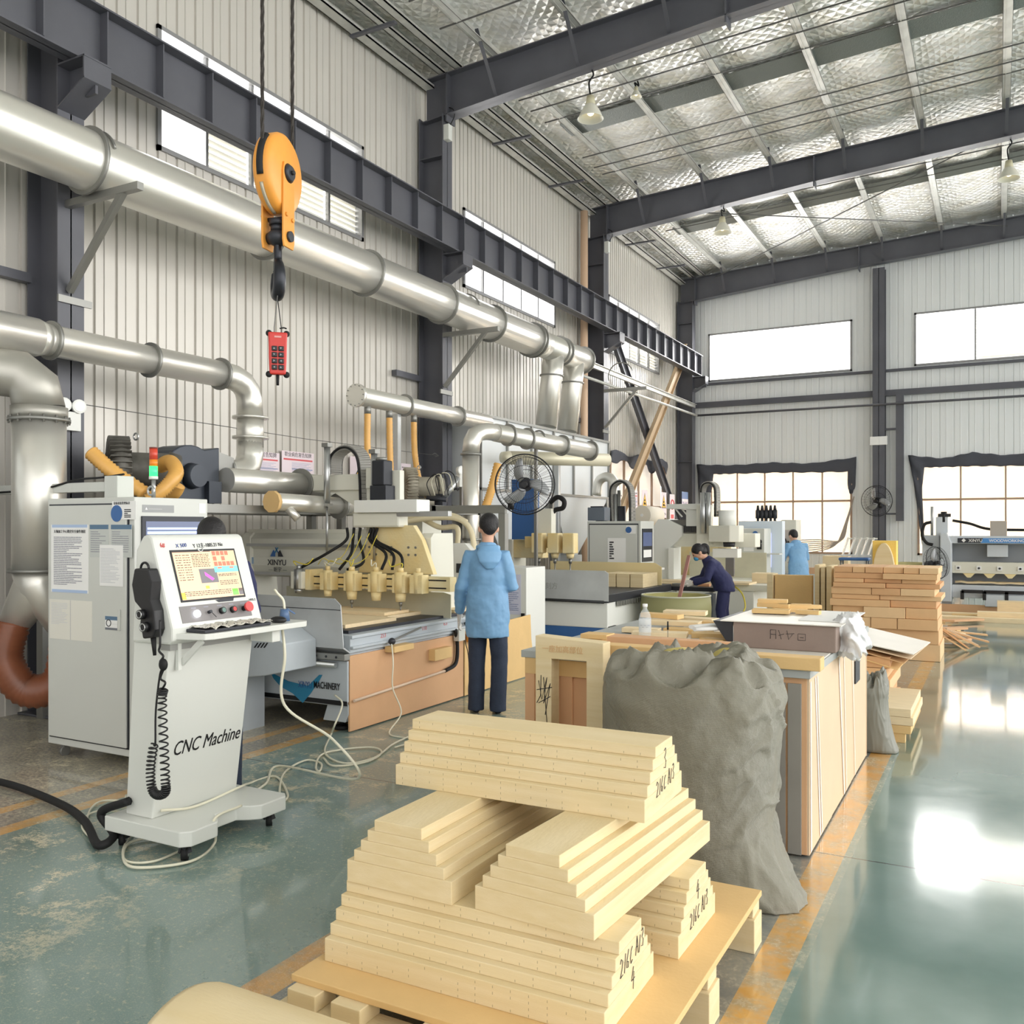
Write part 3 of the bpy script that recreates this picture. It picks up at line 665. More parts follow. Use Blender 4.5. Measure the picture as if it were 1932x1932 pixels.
# dust collectors
PANEL = M('white_collector_panel', (226, 230, 232), .4, .1, 0, 9, .05, 1)
def collector(y0, y1, lab, x1=-6.62):
    r = thing('dust_collector', lab, 'dust collector', (-6.95, (y0+y1)/2, 0), 'dust collectors')
    z0, z1 = 2.15, 3.25; n_ = 6 if y1-y0 > 3 else 3
    box('upper_housing', -7.25, x1, y0, y1, z0, z1, PANEL, r)
    mb = MB()
    for k in range(n_+1):
        y = y0+(y1-y0)*k/n_; mb.box(x1, x1+.035, max(y-.02, y0), min(y+.02, y1), z0, z1)
    mb.box(x1, x1+.04, y0, y1, z1-.03, z1+.01); mb.box(x1, x1+.04, y0, y1, z0-.01, z0+.03); mb.box(-7.25, x1, y0-.03, y0, z1-.04, z1+.01); mb.box(-7.25, x1, y0-.03, y0, z0, z0+.03); mb.build('frame_ribs', FLNG, r)
    for k in range(2):
        a, b = y0+(y1-y0)*k/2, y0+(y1-y0)*(k+1)/2; m = (a+b)/2
        mb = MB(); mb.rings([[(-7.25, a, z0), (x1, a, z0), (x1, b, z0), (-7.25, b, z0)], [(-7.05, m-.2, 1.1), (-6.8, m-.2, 1.1), (-6.8, m+.2, 1.1), (-7.05, m+.2, 1.1)]], smooth=False); mb.build('hopper', PANEL, r)
        mb = MB(); mb.box(-7.1, -6.72, m-.22, m+.22, .5, 1.1); mb.build('dust_bin', PANEL, r)
    for y in (y0+.04, (y0+y1)/2, y1-.04):
        for x in (-7.2, x1-.02): mb = MB(); mb.box(x-.03, x+.03, y-.03, y+.03, 0, z0); mb.build('leg', FLNG, r)
    return r
collector(11.3, 16.2, 'long white panelled dust collector behind the blue-headed router')
collector(.4, 3.98, 'white panelled dust collector cut by the left edge of the picture', -6.82)
# duct C with hanging amber hoses
r = thing('manifold_duct', 'level galvanised manifold duct with a round end cap feeding the dust collector', 'duct', (-6.55, 9.6, 3.0))
pipe_run(r, -6.5, 8.3, 11.3, 3.12, .11, [9.25, 10.5])
mb = MB(); mb.cyl((-6.5, 8.27, 3.12), (-6.5, 8.31, 3.12), .135, n=28); mb.build('end_cap', DUCT, r)
for k in range(12):
    a = PI*k/6; mb = MB(); mb.cyl((-6.5+.118*math.cos(a), 8.255, 3.12+.118*math.sin(a)), (-6.5+.118*math.cos(a), 8.27, 3.12+.118*math.sin(a)), .006, n=6); mb.build('bolt', FLNG, r)
for y in (8.5, 8.93, 9.45):
    mb = MB(); mb.cyl((-6.5, y, 2.93), (-6.5, y, 3.03), .04, n=14); mb.build('spigot', FLNG, r)
hz = [((-6.5, 8.5, 2.94), (-6.5, 8.5, 2.5), (-6.44, 8.5, 2.1), (-6.36, 8.55, 1.7)), ((-6.5, 8.93, 2.94), (-6.5, 8.95, 2.4), (-6.45, 8.95, 1.95), (-6.25, 9.1, 1.86)), ((-6.5, 9.45, 2.94), (-6.5, 9.48, 2.5), (-6.4, 9.48, 2.1), (-6.2, 9.5, 1.88))]
for k, h in enumerate(hz):
    mb = MB(); pp = bez(h, 24); mb.loft(pp, [.036+.004*(i % 2) for i in range(len(pp))], 14)
    tag(mb.build('suction_hose', YHOSE, smooth=True), 'amber ribbed hose hanging from manifold duct, '+['left one nearest the end cap', 'middle of the three', 'right one in front of the column'][k], 'hose', 'hoses hanging from the manifold duct')
mb = MB(); mb.box(-6.6, -6.52, 9.13, 9.2, 1.85, 3.0); tag(mb.build('support_post', ALU), 'pale square post under the manifold duct between its hanging hoses', 'post')
# duct D with riser behind the worker
r = thing('goose_neck_duct', 'galvanised riser bending into a level duct right of centre above the worker', 'duct', (-5.9, 9.8, .7))
mb = MB(); mb.cyl((-5.72, 9.55, .9), (-5.72, 9.55, 2.55), .105, n=32); mb.build('riser', DUCT, r)
for z in (2.5, 1.45): mb = MB(); ring(mb, (-5.72, 9.55, z), (0, 0, 1), .105, .025); mb.build('flange', FLNG, r)
p0, p1 = Vector((-5.6, 9.95, 2.80)), Vector((-5.15, 12.0, 2.70)); dd = (p1-p0).normalized()
mb = MB(); elbow(mb, (-5.72, 9.55, 2.52), (0, 0, 1), p0, dd, .108); mb.build('elbow', DUCT, r)
mb = MB(); mb.cyl(p0, p1, .115, n=32); mb.build('straight_run', DUCT, r)
for t in (.12, .30, .66, .98): mb = MB(); ring(mb, p0.lerp(p1, t), dd, .115, .03); mb.build('flange', FLNG, r)
mb = MB(); mb.box(-5.47, -5.43, 10.78, 10.82, 1.0, 2.68); mb.torus((-5.42, 10.8, 2.77), dd, .125, .012, 16, 6, PI*.9, PI*1.9); mb.build('hanger', FLNG, r)
mb = MB(); mb.cyl((-6.3, 11.6, 2.62), (-5.4, 13.2, 2.66), .10, n=28); mb.cyl((-6.36, 11.5, 2.62), (-6.3, 11.6, 2.62), .08, .10, n=28)
tag(mb.build('rear_duct', M('cream_dusty_duct', (222, 216, 192), .45, .3), smooth=True), 'cream dusty duct crossing the collector face below the goose neck duct', 'duct')
r = thing('bent_duct', 'small galvanised duct bent over behind the second electrical cabinet', 'duct', (-5.9, 14.6, 1.6))
mb = MB(); mb.loft(bez([atY(1125, 935, 15), atY(1130, 908, 15), atY(1146, 900, 15), atY(1160, 915, 15), atY(1163, 975, 15)], 5), .085, 20); mb.build('bent_run', DUCT, r, smooth=True)
mb = MB(); ring(mb, atY(1162, 935, 15), (0, 0, 1), .085, .02); mb.build('flange', FLNG, r)
# wall shelf platforms carrying the blowers
def shelf(name, x0, x1, y0, y1, z, lab, legs, beam=.07):
    r = thing(name, lab, 'platform', ((x0+x1)/2, (y0+y1)/2, 0), 'blower platforms')
    mb = MB(); mb.box(x0, x1, y0, y0+.05, z-beam, z); mb.box(x0, x1, y1-.05, y1, z-beam, z); mb.box(x1-.05, x1, y0, y1, z-beam, z); mb.box(x0, x0+.05, y0, y1, z-beam, z); mb.build('frame', FLNG, r)
    box('deck', x0+.01, x1-.01, y0+.01, y1-.01, z, z+.006, FLNG, r, 0)
    for x, y in legs: mb = MB(); mb.box(x-.04, x+.04, y-.04, y+.04, 0, z-beam); mb.build('leg', FLNG, r)
    return r
shelf('blower_platform', -7.1, -6.1, 4.75, 8.2, 1.80, 'long steel shelf along the left wall carrying the black blower', [(-6.14, 4.8), (-6.14, 8.15), (-7.05, 4.8), (-7.05, 8.15)])
rp_ = shelf('blower_platform', -6.9, -5.5, 8.42, 9.4, 1.84, 'grey steel frame platform behind the worker carrying two ribbed blowers', [(-4.66, 8.46), (-6.86, 8.46), (-6.86, 9.36)], .09)
box('front_beam', -5.5, -4.62, 8.42, 8.47, 1.75, 1.84, FLNG, rp_)
p = atY(1051, 850, 13.0); box('duct_post', p.x-.04, p.x+.04, 12.97, 13.05, 0, p.z, ALU, None); tag(bpy.data.objects['duct_post'], 'pale upright post right of the big black fan, under the level duct end', 'post')
# side channel (ribbed) blowers
def ring_blower(c, s, mat, lab, hd):
    r = thing('ring_blower', lab, 'blower', (c[0], c[1], c[2]-.24*s), 'ribbed ring blowers')
    c = Vector(c); ax = Vector(hd).normalized()
    mb = MB(); mb.torus(c, ax, .16*s, .075*s, 36, 12); mb.cyl(c-ax*.05*s, c+ax*.05*s, .15*s, n=28); mb.build('housing', mat, r)
    h = Vector((0, 0, 1)); u = ax.cross(h).normalized(); v = ax.cross(u); mb = MB()
    for k in range(36):
        a = 2*PI*k/36; d = u*math.cos(a)+v*math.sin(a); mb.bar(c+d*.12*s-ax*.075*s, c+d*.245*s-ax*.06*s, .02*s*.5, .03*s, up=ax); mb.bar(c+d*.235*s-ax*.07*s, c+d*.235*s+ax*.07*s, .008*s, .03*s, up=d)
    mb.build('cooling_fins', mat, r)
    mb = MB(); mb.cyl(c+ax*.05*s, c+ax*.36*s, .13*s, n=24); mb.build('motor', mat, r, bev=.01)
    mb = MB(); mb.cyl(c+ax*.36*s, c+ax*.44*s, .145*s, .12*s, n=28); mb.build('fan_cover', mat, r)
    mb = MB(); q = c-Vector((0, 0, .2*s)); mb.cyl(q+ax*.05*s, q+ax*.4*s, .06*s, n=18); mb.build('silencer', mat, r)
    mb = MB(); mb.box(c.x-.12*s, c.x+.12*s, c.y-.1*s, c.y+.2*s, c.z-.26*s, c.z-.22*s); mb.build('foot', mat, r)
    mb = MB(); mb.torus(c+Vector((0, 0, .25*s))+ax*.12*s, (0, 1, 0), .025*s, .007*s, 14, 6); mb.build('lifting_eye', ALU, r)
    return r
RB1 = M('sooty_cast_aluminium', (104, 102, 96), .5, .4, 0, 9, .3, 12); RB2 = M('dusty_cast_aluminium', (168, 162, 146), .6, .3, 0, 9, .15, 12)
ring_blower((-6.50, 5.1, 2.09), 1.12, RB1, 'sooty ribbed ring blower above the electrical cabinet', (.55, .85, 0))
ring_blower((-6.35, 9.15, 2.10), .95, RB2, 'dusty ribbed ring blower on platform beside the hanging amber hoses', (.7, .75, 0))
r = thing('small_motor', 'small round motor with filter dome left of the dusty ribbed blower', 'motor', (-6.2, 8.75, 1.85))
mb = MB(); mb.cyl((-6.3, 8.62, 1.95), (-6.1, 8.55, 1.95), .09, n=24); mb.build('body', RB2, r); mb = MB(); mb.torus((-6.095, 8.55, 1.95), (1, -.35, 0), .055, .006, 20, 6); mb.build('grille_ring', WHITE, r)
for k, (h, lab, rr) in enumerate((((atY(280, 945, 4.9), atY(312, 920, 5.0), atY(332, 893, 5.1), atY(322, 872, 5.2), atY(305, 880, 5.3), atY(300, 910, 5.4)), 'thick amber ribbed hose arching over the cabinet beside signal light', .052),
    (((-6.35, 4.72, 2.2), (-6.2, 4.8, 2.05), (-6.0, 4.95, 1.87)), 'amber ribbed hose coming down beside the wide upright duct', .055),
    (((-5.62, 9.75, 1.86), (-5.56, 9.8, 2.1), (-5.5, 9.85, 2.4)), 'amber hose standing right of the goose neck riser', .05),
    ((atY(318, 935, 5.3), atY(330, 928, 5.3), atY(337, 915, 5.3)), 'short amber hose end lying beside the black blower stand', .05))):
    pp = bez(h, 16); mb = MB(); mb.loft(pp, [rr-.003+.011*(i % 2) for i in range(len(pp))], 18); tag(mb.build('suction_hose', YHOSE, smooth=True), lab, 'hose', 'amber hoses by the blowers')
# emergency light pair and gauges near the platforms
def twin_light(c, lab, s=1.):
    r = thing('emergency_light', lab, 'lamp', c, 'twin head emergency lights'); x, y, z = c
    box('battery_box', x-.03, x+.03, y-.09*s, y+.09*s, z, z+.16*s, WHITE, r)
    for d in (-.07, .07):
        mb = MB(); mb.cyl((x, y+d*s, z+.21*s), (x+.05, y+d*s-.01, z+.21*s), .055*s, .06*s, 20); h = mb.build('lamp_head', WHITE, r)
        mb = MB(); mb.cyl((x+.05, y+d*s-.01, z+.21*s), (x+.056, y+d*s-.012, z+.21*s), .045*s, n=18); mb.build('lens', M('lamp_lens', (250, 250, 245), .1), h)
twin_light((-6.93, 4.95, 2.42), 'twin head emergency light on the first column behind the upright duct')
box('light_stand', -6.12, -6.08, 9.93, 9.97, 1.85, 2.12, FLNG, None); tag(bpy.data.objects['light_stand'], 'thin grey stand under emergency light on the platform', 'stand')
twin_light((-6.1, 9.95, 2.12), 'twin head emergency light on platform left of the goose neck riser')
r = thing('valve_cluster', 'tangle of valves, filter and thin hoses on platform beside the goose neck riser', 'valves', (-5.85, 9.0, 1.85))
mb = MB(); mb.cyl((-5.9, 9.1, 1.86), (-5.9, 9.1, 2.0), .05, n=14); mb.cyl((-6.0, 9.0, 1.95), (-5.75, 9.05, 1.93), .03, n=12); mb.build('manifold', DARK, r)
mb = MB(); mb.cyl((-5.82, 9.1, 1.95), (-5.72, 9.25, 2.2), .035, n=14); mb.build('filter', ALU, r)
for k in range(5):
    mb = MB(); a = Vector((-5.95+.05*k, 9.0+.02*k, 1.98)); mb.loft(bez([a, a+Vector((-.05, 0, .15+.03*k)), a+Vector((.06, .02, .25)), a+Vector((.13, 0, .05))], 6), .006, 5); mb.build('thin_hose', [BLACK, CABLEW][k % 2], r)
# posters on the left wall
PINK = M('pale_pink_poster', (240, 226, 232), .7); REDP = M('poster_red', (222, 96, 100), .7); BLUP = M('poster_blue_grey', (150, 160, 196), .7); YELS = M('warning_yellow', (245, 196, 60), .6)
def poster(y0, y1, z0, z1, kind, lab, x=-7.36):
    r = thing('wall_poster', lab, 'poster', (x, (y0+y1)/2, z0), 'posters on the left wall')
    box('sheet', x, x+.006, y0, y1, z0, z1, PINK if kind != 'blue' else BLUE, r, 0)
    H = z1-z0; W_ = y1-y0; X1 = x+.0065
    def b(u0, u1, v0, v1, m): box('printed_block', X1, X1+.001, y0+W_*u0, y0+W_*u1, z0+H*v0, z0+H*v1, m, r, 0)
    if kind == 'notice':
        text('heading', '职业病危害告知牌', W_*.105, INK, r, (X1, y0+W_*.08, z1-H*.12), (0, 1, 0), (0, 0, 1))
        b(.05, .95, .78, .82, REDP); b(.3, .95, .56, .585, BLUP); b(.3, .95, .42, .45, BLUP); b(.05, .95, .05, .09, REDP); b(.05, .95, .12, .125, BLUP)
        for q in range(9): b(.3, .9-.07*(q % 3), .72-.03*q+(.0), .727-.03*q, BLUP)
        mb = MB(); mb.prism([(y0+W_*.08, z0+H*.3), (y0+W_*.26, z0+H*.3), (y0+W_*.17, z0+H*.46)], 'x', X1, X1+.001); mb.build('warning_triangle', YELS, r)
        for q in range(4): mb = MB(); mb.torus((X1, y0+W_*(.45+.13*q), z0+H*.22), (1, 0, 0), W_*.035, .004, 14, 4); mb.build('pictogram', BLUP, r)
    elif kind == 'warn':
        mb = MB(); mb.prism([(y0+W_*.08, z0+H*.38), (y0+W_*.92, z0+H*.38), (y0+W_*.5, z0+H*.9)], 'x', X1, X1+.001); mb.build('triangle_edge', INK, r)
        mb = MB(); mb.prism([(y0+W_*.15, z0+H*.41), (y0+W_*.85, z0+H*.41), (y0+W_*.5, z0+H*.845)], 'x', X1+.001, X1+.002); mb.build('warning_triangle', YELS, r)
        for (u, v, q) in ((.42, .5, .06), (.46, .62, .05)): mb = MB(); mb.torus((X1+.003, y0+W_*u, z0+H*v), (1, 0, 0), W_*q, W_*.022, 14, 6); mb.build('gear_symbol', INK, r)
        mb = MB(); mb.prism([(y0+W_*.5, z0+H*.5), (y0+W_*.72, z0+H*.43), (y0+W_*.7, z0+H*.5), (y0+W_*.52, z0+H*.55)], 'x', X1+.002, X1+.003); mb.build('hand_symbol', INK, r)
        text('caption', '当心机械伤人', W_*.15, INK, r, (X1, y0+W_*.06, z0+H*.12), (0, 1, 0), (0, 0, 1))
    elif kind == 'prohibit':
        mb = MB(); mb.torus((X1, (y0+y1)/2, z0+H*.62), (1, 0, 0), W_*.3, W_*.05, 20, 6); mb.build('prohibition_ring', REDP, r); b(.2, .8, .1, .25, REDP)
    else:
        box('lower_sheet', X1, X1+.001, y0, y1, z0, z0+H*.6, PINK, r, 0); text('caption', '警示区', W_*.28, INKB, r, (X1+.001, y0+W_*.08, z0+H*.2), (0, 1, 0), (0, 0, 1))
    return r
def P2(px0, px1, pyt, pyb, x=-7.36):
    a, b = atX(px0, pyt, x), atX(px1, pyb, x); c = atX(px1, pyt, x); return a.y, b.y, b.z, a.z
poster(7.36, 7.95, 2.03, 2.46, 'notice', 'pale notice poster partly behind the bent duct, leftmost of the row'); poster(7.99, 8.55, 2.02, 2.50, 'notice', 'pale notice poster with red bands right of the bent duct')
poster(9.25, 9.72, 1.98, 2.52, 'warn', 'mechanical hazard poster with yellow triangle left of the router gantry'); poster(9.78, 10.35, 1.95, 2.52, 'blue', 'blue headed poster seen through the arch of the cable chain')
poster(10.38, 10.62, 1.95, 2.5, 'notice', 'narrow notice poster seen between hanging amber hoses')
x = -6.9
for k, (px, w_, kind, lab, py, h) in enumerate(((1197, .34, 'notice', 'pale notice sheet in back bay nearest the second cabinet', 950, .55), (1216, .36, 'warn', 'yellow triangle sheet in back bay, left one', 950, .6), (1252, .38, 'warn', 'yellow triangle sheet in back bay beside the pink prohibition sheet', 953, .6), (1268, .36, 'prohibit', 'pink prohibition sheet hanging in back bay', 958, .65), (1292, .5, 'blue', 'blue and white sheet at the back corner column', 945, .45))):
    p = atX(px, py, x); poster(p.y-w_/2, p.y+w_/2, p.z-h/2, p.z+h/2, kind, lab, x)
# ================= crane hook and remote =================
ROPE = M('greased_wire_rope', (62, 58, 54), .5, .5, .4, 200)
YP = M('crane_yellow_paint', (232, 158, 66), .4, 0, .03, 30, .1, 8)
hc = Vector((-3.36, 3.62, 3.47))   # sheave centre
r = thing('crane_hook_block', 'yellow sheave block with black hook hanging on two wire ropes', 'hook block', (hc.x, hc.y, 2.82))
f = Vector((-math.sin(math.radians(-12)), math.cos(math.radians(-12)), 0))
axs = Vector((math.cos(math.radians(12)), math.sin(math.radians(12)), 0))  # sheave axle direction
tan_ = Vector((-axs.y, axs.x, 0))
def hp(a, b, c): return hc+tan_*a+axs*b+Vector((0, 0, c))
for s_ in (1,):
    for q, nm in ((-1, 'wire_rope'), (1, 'wire_rope')):
        mb = MB(); a = hp(.15*q, 0, .0); n_ = 160; L_ = 5.2
        for k in range(3):
            pts = [a+Vector((.005*math.cos(i*.9+k*2.09), .005*math.sin(i*.9+k*2.09), L_*i/n_)) for i in range(n_+1)]; mb.loft(pts, .006, 5)
        mb.build(nm, ROPE, r)
def disc(R, w0, w1, nseg=44, sq=1.12):
    mb = MB(); rg = []
    for (rr, ww) in ((0.02, w1), (R*.86, w1), (R*.97, (w0+w1)/2+.0), (R, w0), (R, -w0), (R*.97, -(w0+w1)/2), (R*.86, -w1), (.02, -w1)):
        rg.append([hp(rr*math.cos(2*PI*k/nseg)*.93, ww, rr*math.sin(2*PI*k/nseg)*sq) for k in range(nseg)])
    mb.rings(rg); return mb
disc(.19, .026, .056).build('sheave_guard', YP, r, smooth=False)
mb = MB()
pts = [hp(.184*math.cos(a)*.93, 0, .187*math.sin(a)*1.12) for a in [math.radians(q) for q in range(130, 200, 6)]]
mb.loft(pts, .021, 8); mb.build('rope_slot', RUB, r)
mb = MB(); mb.loft([hp(.193*math.cos(a)*.93, 0, .193*math.sin(a)*1.12) for a in [math.radians(q) for q in range(206, 262, 6)]], .010, 6); mb.build('guide_band', M('grey_band', (178, 170, 150), .4, .4), r)
for s_ in (1, -1):
    mb = MB(); b0, b1 = sorted((.056*s_, .068*s_))
    P4 = [(-.045, .05), (.045, .05), (.055, .0), (.055, -.36), (.045, -.395), (-.045, -.395), (-.055, -.36), (-.055, .0)]
    A = [hp(a, b0, c) for a, c in P4]; B = [hp(a, b1, c) for a, c in P4]; mb.rings([A, B], smooth=False); mb.build('side_plate', YP, r, bev=.003)
    mb = MB(); mb.cyl(hp(0, .066*s_, 0), hp(0, .085*s_, 0), .052, .035, 24); mb.build('axle_cap', DARK, r)
    mb = MB(); mb.cyl(hp(0, .08*s_, 0), hp(0, .1*s_, 0), .012, n=8); mb.build('grease_nipple', BLACK, r)
    mb = MB(); mb.cyl(hp(.0, .066*s_, -.335), hp(.0, .082*s_, -.335), .028, n=20); mb.build('trunnion_cap', DARK, r)
    for (a, c) in ((-.03, -.225), (.03, -.24)): mb = MB(); mb.cyl(hp(a, .066*s_, c), hp(a, .078*s_, c), .011, n=6); mb.build('bolt', YP, r)
mb = MB(); mb.cyl(hp(0, -.056, -.235), hp(0, .056, -.235), .012, n=10); mb.cyl(hp(0, 0, -.24), hp(0, 0, -.27), .045, n=24); mb.cyl(hp(0, 0, -.27), hp(0, 0, -.30), .038, n=20); mb.build('swivel_nut', DARK, r)
mb = MB(); mb.ball(hp(0, 0, -.335), .058, 20, 12, rz=.045); mb.cyl(hp(0, -.06, -.335), hp(0, .06, -.335), .03, n=16); mb.build('trunnion', DARK, r)
HK = M('black_painted_hook', (44, 46, 52), .32, .5)
# hook curve lies in the plane through the sight line, so it reads narrow from the camera
vd = Vector((hc.x, hc.y, 0)).normalized(); sd = Vector((-vd.y, vd.x, 0)); hd_ = (vd*.99+sd*.16).normalized()
def hk(a, c): return hc+hd_*a+Vector((0, 0, c))
path = [hk(0, -.36), hk(0, -.42), hk(-.005, -.46), hk(-.03, -.49), hk(-.055, -.53), hk(-.055, -.58), hk(-.025, -.625), hk(.02, -.635), hk(.06, -.61), hk(.078, -.565), hk(.07, -.52), hk(.085, -.49)]
pp = bez(path, 5); N_ = len(pp)
rs = []
for i in range(N_):
    t = i/(N_-1); q = .02+.013*math.sin(PI*min(1, max(0, (t-.15)/.85))**.8) if t > .15 else .021
    rs.append(q*(1 if t < .93 else .6))
mb = MB(); mb.loft(pp, rs, 16); mb.build('hook', HK, r, smooth=True)
mb = MB(); mb.bar(hk(.0, -.44), hk(.075, -.52), .024, .006); mb.build('safety_latch', ALU, r)
# remote control
rc = atY(524, 668, 3.60); fwd = Vector((SN, -CS, 0)); sdv = Vector((CS, SN, 0))
turnv = (fwd*.9+sdv*.25).normalized(); rt = Vector((-turnv.y, turnv.x, 0))
RED = M('red_remote_case', (196, 52, 44), .4)
r = thing('crane_remote', 'red crane remote control with eight black buttons hanging under hook', 'remote control', (rc.x, rc.y, rc.z-.12))
def rp(a, b, c): return rc+rt*a+turnv*b+Vector((0, 0, c))
def rbox(name, a0, a1, b0, b1, c0, c1, mat, par=None, bev=.003):
    mb = MB(); mb.rings([[rp(a0, b0, c), rp(a1, b0, c), rp(a1, b1, c), rp(a0, b1, c)] for c in (c0, c1)], smooth=False); return mb.build(name, mat, par or r, bev)
mb = MB(); mb.rings([[rp(a*q, b*q2, c) for a, b in ((-1, -1), (1, -1), (1, 1), (-1, 1))] for c, q, q2 in ((-.11, .042, .02), (-.02, .046, .022), (.06, .047, .022), (.112, .05, .024))], smooth=False); mb.build('case', RED, r, bev=.008)
for a in (-1, 1):
    for c in (-.108, .108): mb = MB(); mb.ball(rp(.045*a, 0, c), .017, 12, 8); mb.build('corner_bumper', RUB, r)
for i in range(2):
    for j in range(4):
        a, c = -.017+.034*i, .025-.033*j; o = rbox('button', a-.014, a+.014, .018, .03, c-.013, c+.013, BLACK, None, .004)
        text('arrow_mark', ['▲', '▼', '◀', '▶'][(i+j) % 4], .012, M('grey_mark', (150, 150, 155), .5), o, rp(a+.004, .0305, c-.004), -rt, (0, 0, 1))
rbox('badge', -.018, .018, .022, .0245, .082, .092, M('badge_silver', (210, 150, 145), .4))
mb = MB(); mb.cyl(rp(0, 0, -.11), rp(0, 0, -.165), .009, .007, 10); mb.build('antenna', RUB, r)
for a, z1 in ((-.018, hk(-.05, -.56)), (.018, hk(.03, -.62))):
    mb = MB(); mb.loft([rp(a, 0, .105), rp(a, 0, .14), z1], .0025, 5); mb.build('hanging_wire', [WIRE, RUB][a > 0], r)
mb = MB(); mb.loft(bez([rp(.01, 0, .135), rp(.03, 0, .14), rp(.045, .005, .135)], 4), .004, 5); mb.build('wire_knot', RUB, r)

# ================= stepped foam blocks on the pallet =================
def foam_block(L_, lab, w0=.41, step=.028, th=.037, mat=None):
    """long axis along local X, base centre at origin"""
    r = thing('stepped_foam_block', lab, 'foam block', (0, 0, 0), 'stepped foam blocks on the pallet')
    z = 0
    for k in range(5):
        h = th*2 if k == 0 else th; w_ = w0-2*step*k
        mb = MB(); mb.box(-L_/2, L_/2, -w_/2, w_/2, z, z+h)
        if k == 0: pass
        mb.build('foam_layer', mat or SCORED, r, bev=.0025); z += h
    return r
H1 = .222; ZD = .20
def scr(r, side_x, y, z, lines, s=1.):
    """handwriting on the +X end"""
    for (t, dy, dz, sz) in lines:
        o = text('handwritten_mark', t, sz, INK, r, (side_x+.0015, y+dy, z+dz), (0, 1, .0), (0, .15, 1), sx_=.8)
b1 = foam_block(.97, 'lowest front stepped foam block marked 216C A/3 and 4 on its end')
place(b1, (-1.43, 2.485, ZD), math.radians(.5))
b2 = copy_tree(b1); place(b2, (-1.39, 3.035, ZD), math.radians(-.8), 'rear stepped foam block on pallet marked 4 over 216C A/3')
b3 = foam_block(.97, '', mat=FOAM); place(b3, (-1.70, 2.865, ZD+H1), PI/2, 'stepped foam block lying front to back, left of the crossing pair')
b4 = copy_tree(b3); place(b4, (-1.185, 2.865, ZD+H1), PI/2-math.radians(3.5), 'stepped foam block lying front to back, right of the crossing pair')
b5 = copy_tree(b1); place(b5, (-1.49, 2.96, ZD+2*H1), math.radians(1), 'topmost stepped foam block marked 3 and 216C A/3')
GLY = {'2': [[(0, .8), (.2, 1), (.45, .85), (.35, .5), (0, .05), (.5, .1)]], '1': [[(.1, 0), (.3, 1)]], '6': [[(.45, 1), (.12, .5), (.08, .1), (.35, .05), (.42, .35), (.12, .4)]],
 'C': [[(.5, .85), (.25, .7), (.1, .3), (.2, .0), (.5, .12)]], 'A': [[(0, 0), (.3, 1), (.5, 0)], [(.08, .42), (.45, .4)]], '/': [[(0, -.1), (.25, .8)]], '3': [[(.05, .9), (.35, 1), (.4, .75), (.15, .55), (.42, .35), (.3, 0), (0, .08)]],
 '4': [[(.35, 1), (.02, .4), (.6, .42)], [(.42, .75), (.3, -.05)]], ' ': []}
def mark(o, xl, items):
    for t, y, z, sz in items:
        mb = MB(); u = 0
        for ch in t:
            for st in GLY[ch]: mb.loft([(xl+.001, y+(u+a)*sz, z+b_*sz*1.25+(u*.12)*sz) for a, b_ in st], .0011, 4)
            u += .45 if ch in '1/ ' else .68
        me = bpy.data.meshes.new('handwritten_mark'); mb.b.to_mesh(me); mb.b.free(); me.materials.append(INK)
        q = bpy.data.objects.new('handwritten_mark', me); COL.objects.link(q); q.parent = o
mark(b1, .486, [('216C A/3', -.09, .115, .043), ('4', -.0, .045, .05)])
mark(b2, .486, [('216C A/3', -.09, .05, .043), ('4', -.02, .13, .05)])
mark(b5, .486, [('216C A/3', -.09, .05, .043), ('3', -.01, .13, .055)])
# pallet
r = thing('foam_pallet', 'pallet of yellow foam boards and blocks carrying the stepped foam blocks', 'pallet', (-1.38, 2.85, 0))
mb = MB(); mb.box(-1.95, -.80, 2.16, 3.52, ZD-.022, ZD); mb.build('deck_board', TAN, r, bev=.003)
for y in (2.12, 2.82, 3.42):
    for x in (-1.93, -1.76, -1.45, -1.1, -.92):
        if x < -1.7 and x > -1.8 and y > 2.2: continue
        mb = MB(); mb.box(x, x+.11, y, y+.1, ZD-.075, ZD-.022); mb.build('spacer_block', FOAM, r, bev=.003)
    mb = MB(); mb.box(-1.97, -.80, y-.02, y+.10, 0.0, ZD-.075); mb.build('runner', FOAM, r, bev=.003)
mb = MB(); mb.box(-1.97, -1.86, 2.22, 3.4, .02, ZD-.08); mb.build('side_runner', FOAM, r, bev=.003)
# rounded foam piece at the lower edge
mb = MB(); n_ = 22; prof = [(-.27, 0)]+[(-.27+.0+.27*(1-math.cos(a))*1.0, .30*math.sin(a)) for a in [PI*k/n_ for k in range(1, n_)]]+[(.27, 0)]
cyy = 1.80; rg = []
for i, x in enumerate([-2.02, -2.0, -1.9, -1.6, -1.2, -.9]):
    sc_ = .985 if i == 0 else 1; rg.append([(x, cyy+p[0]*sc_, p[1]*sc_) for p in prof])
mb.rings(rg); o = mb.build('rounded_foam_piece', FOAM)
for p in o.data.polygons: p.use_smooth = abs(p.normal.x) < .5
tag(o, 'half round yellow foam piece cut by the bottom edge of the picture', 'foam piece')
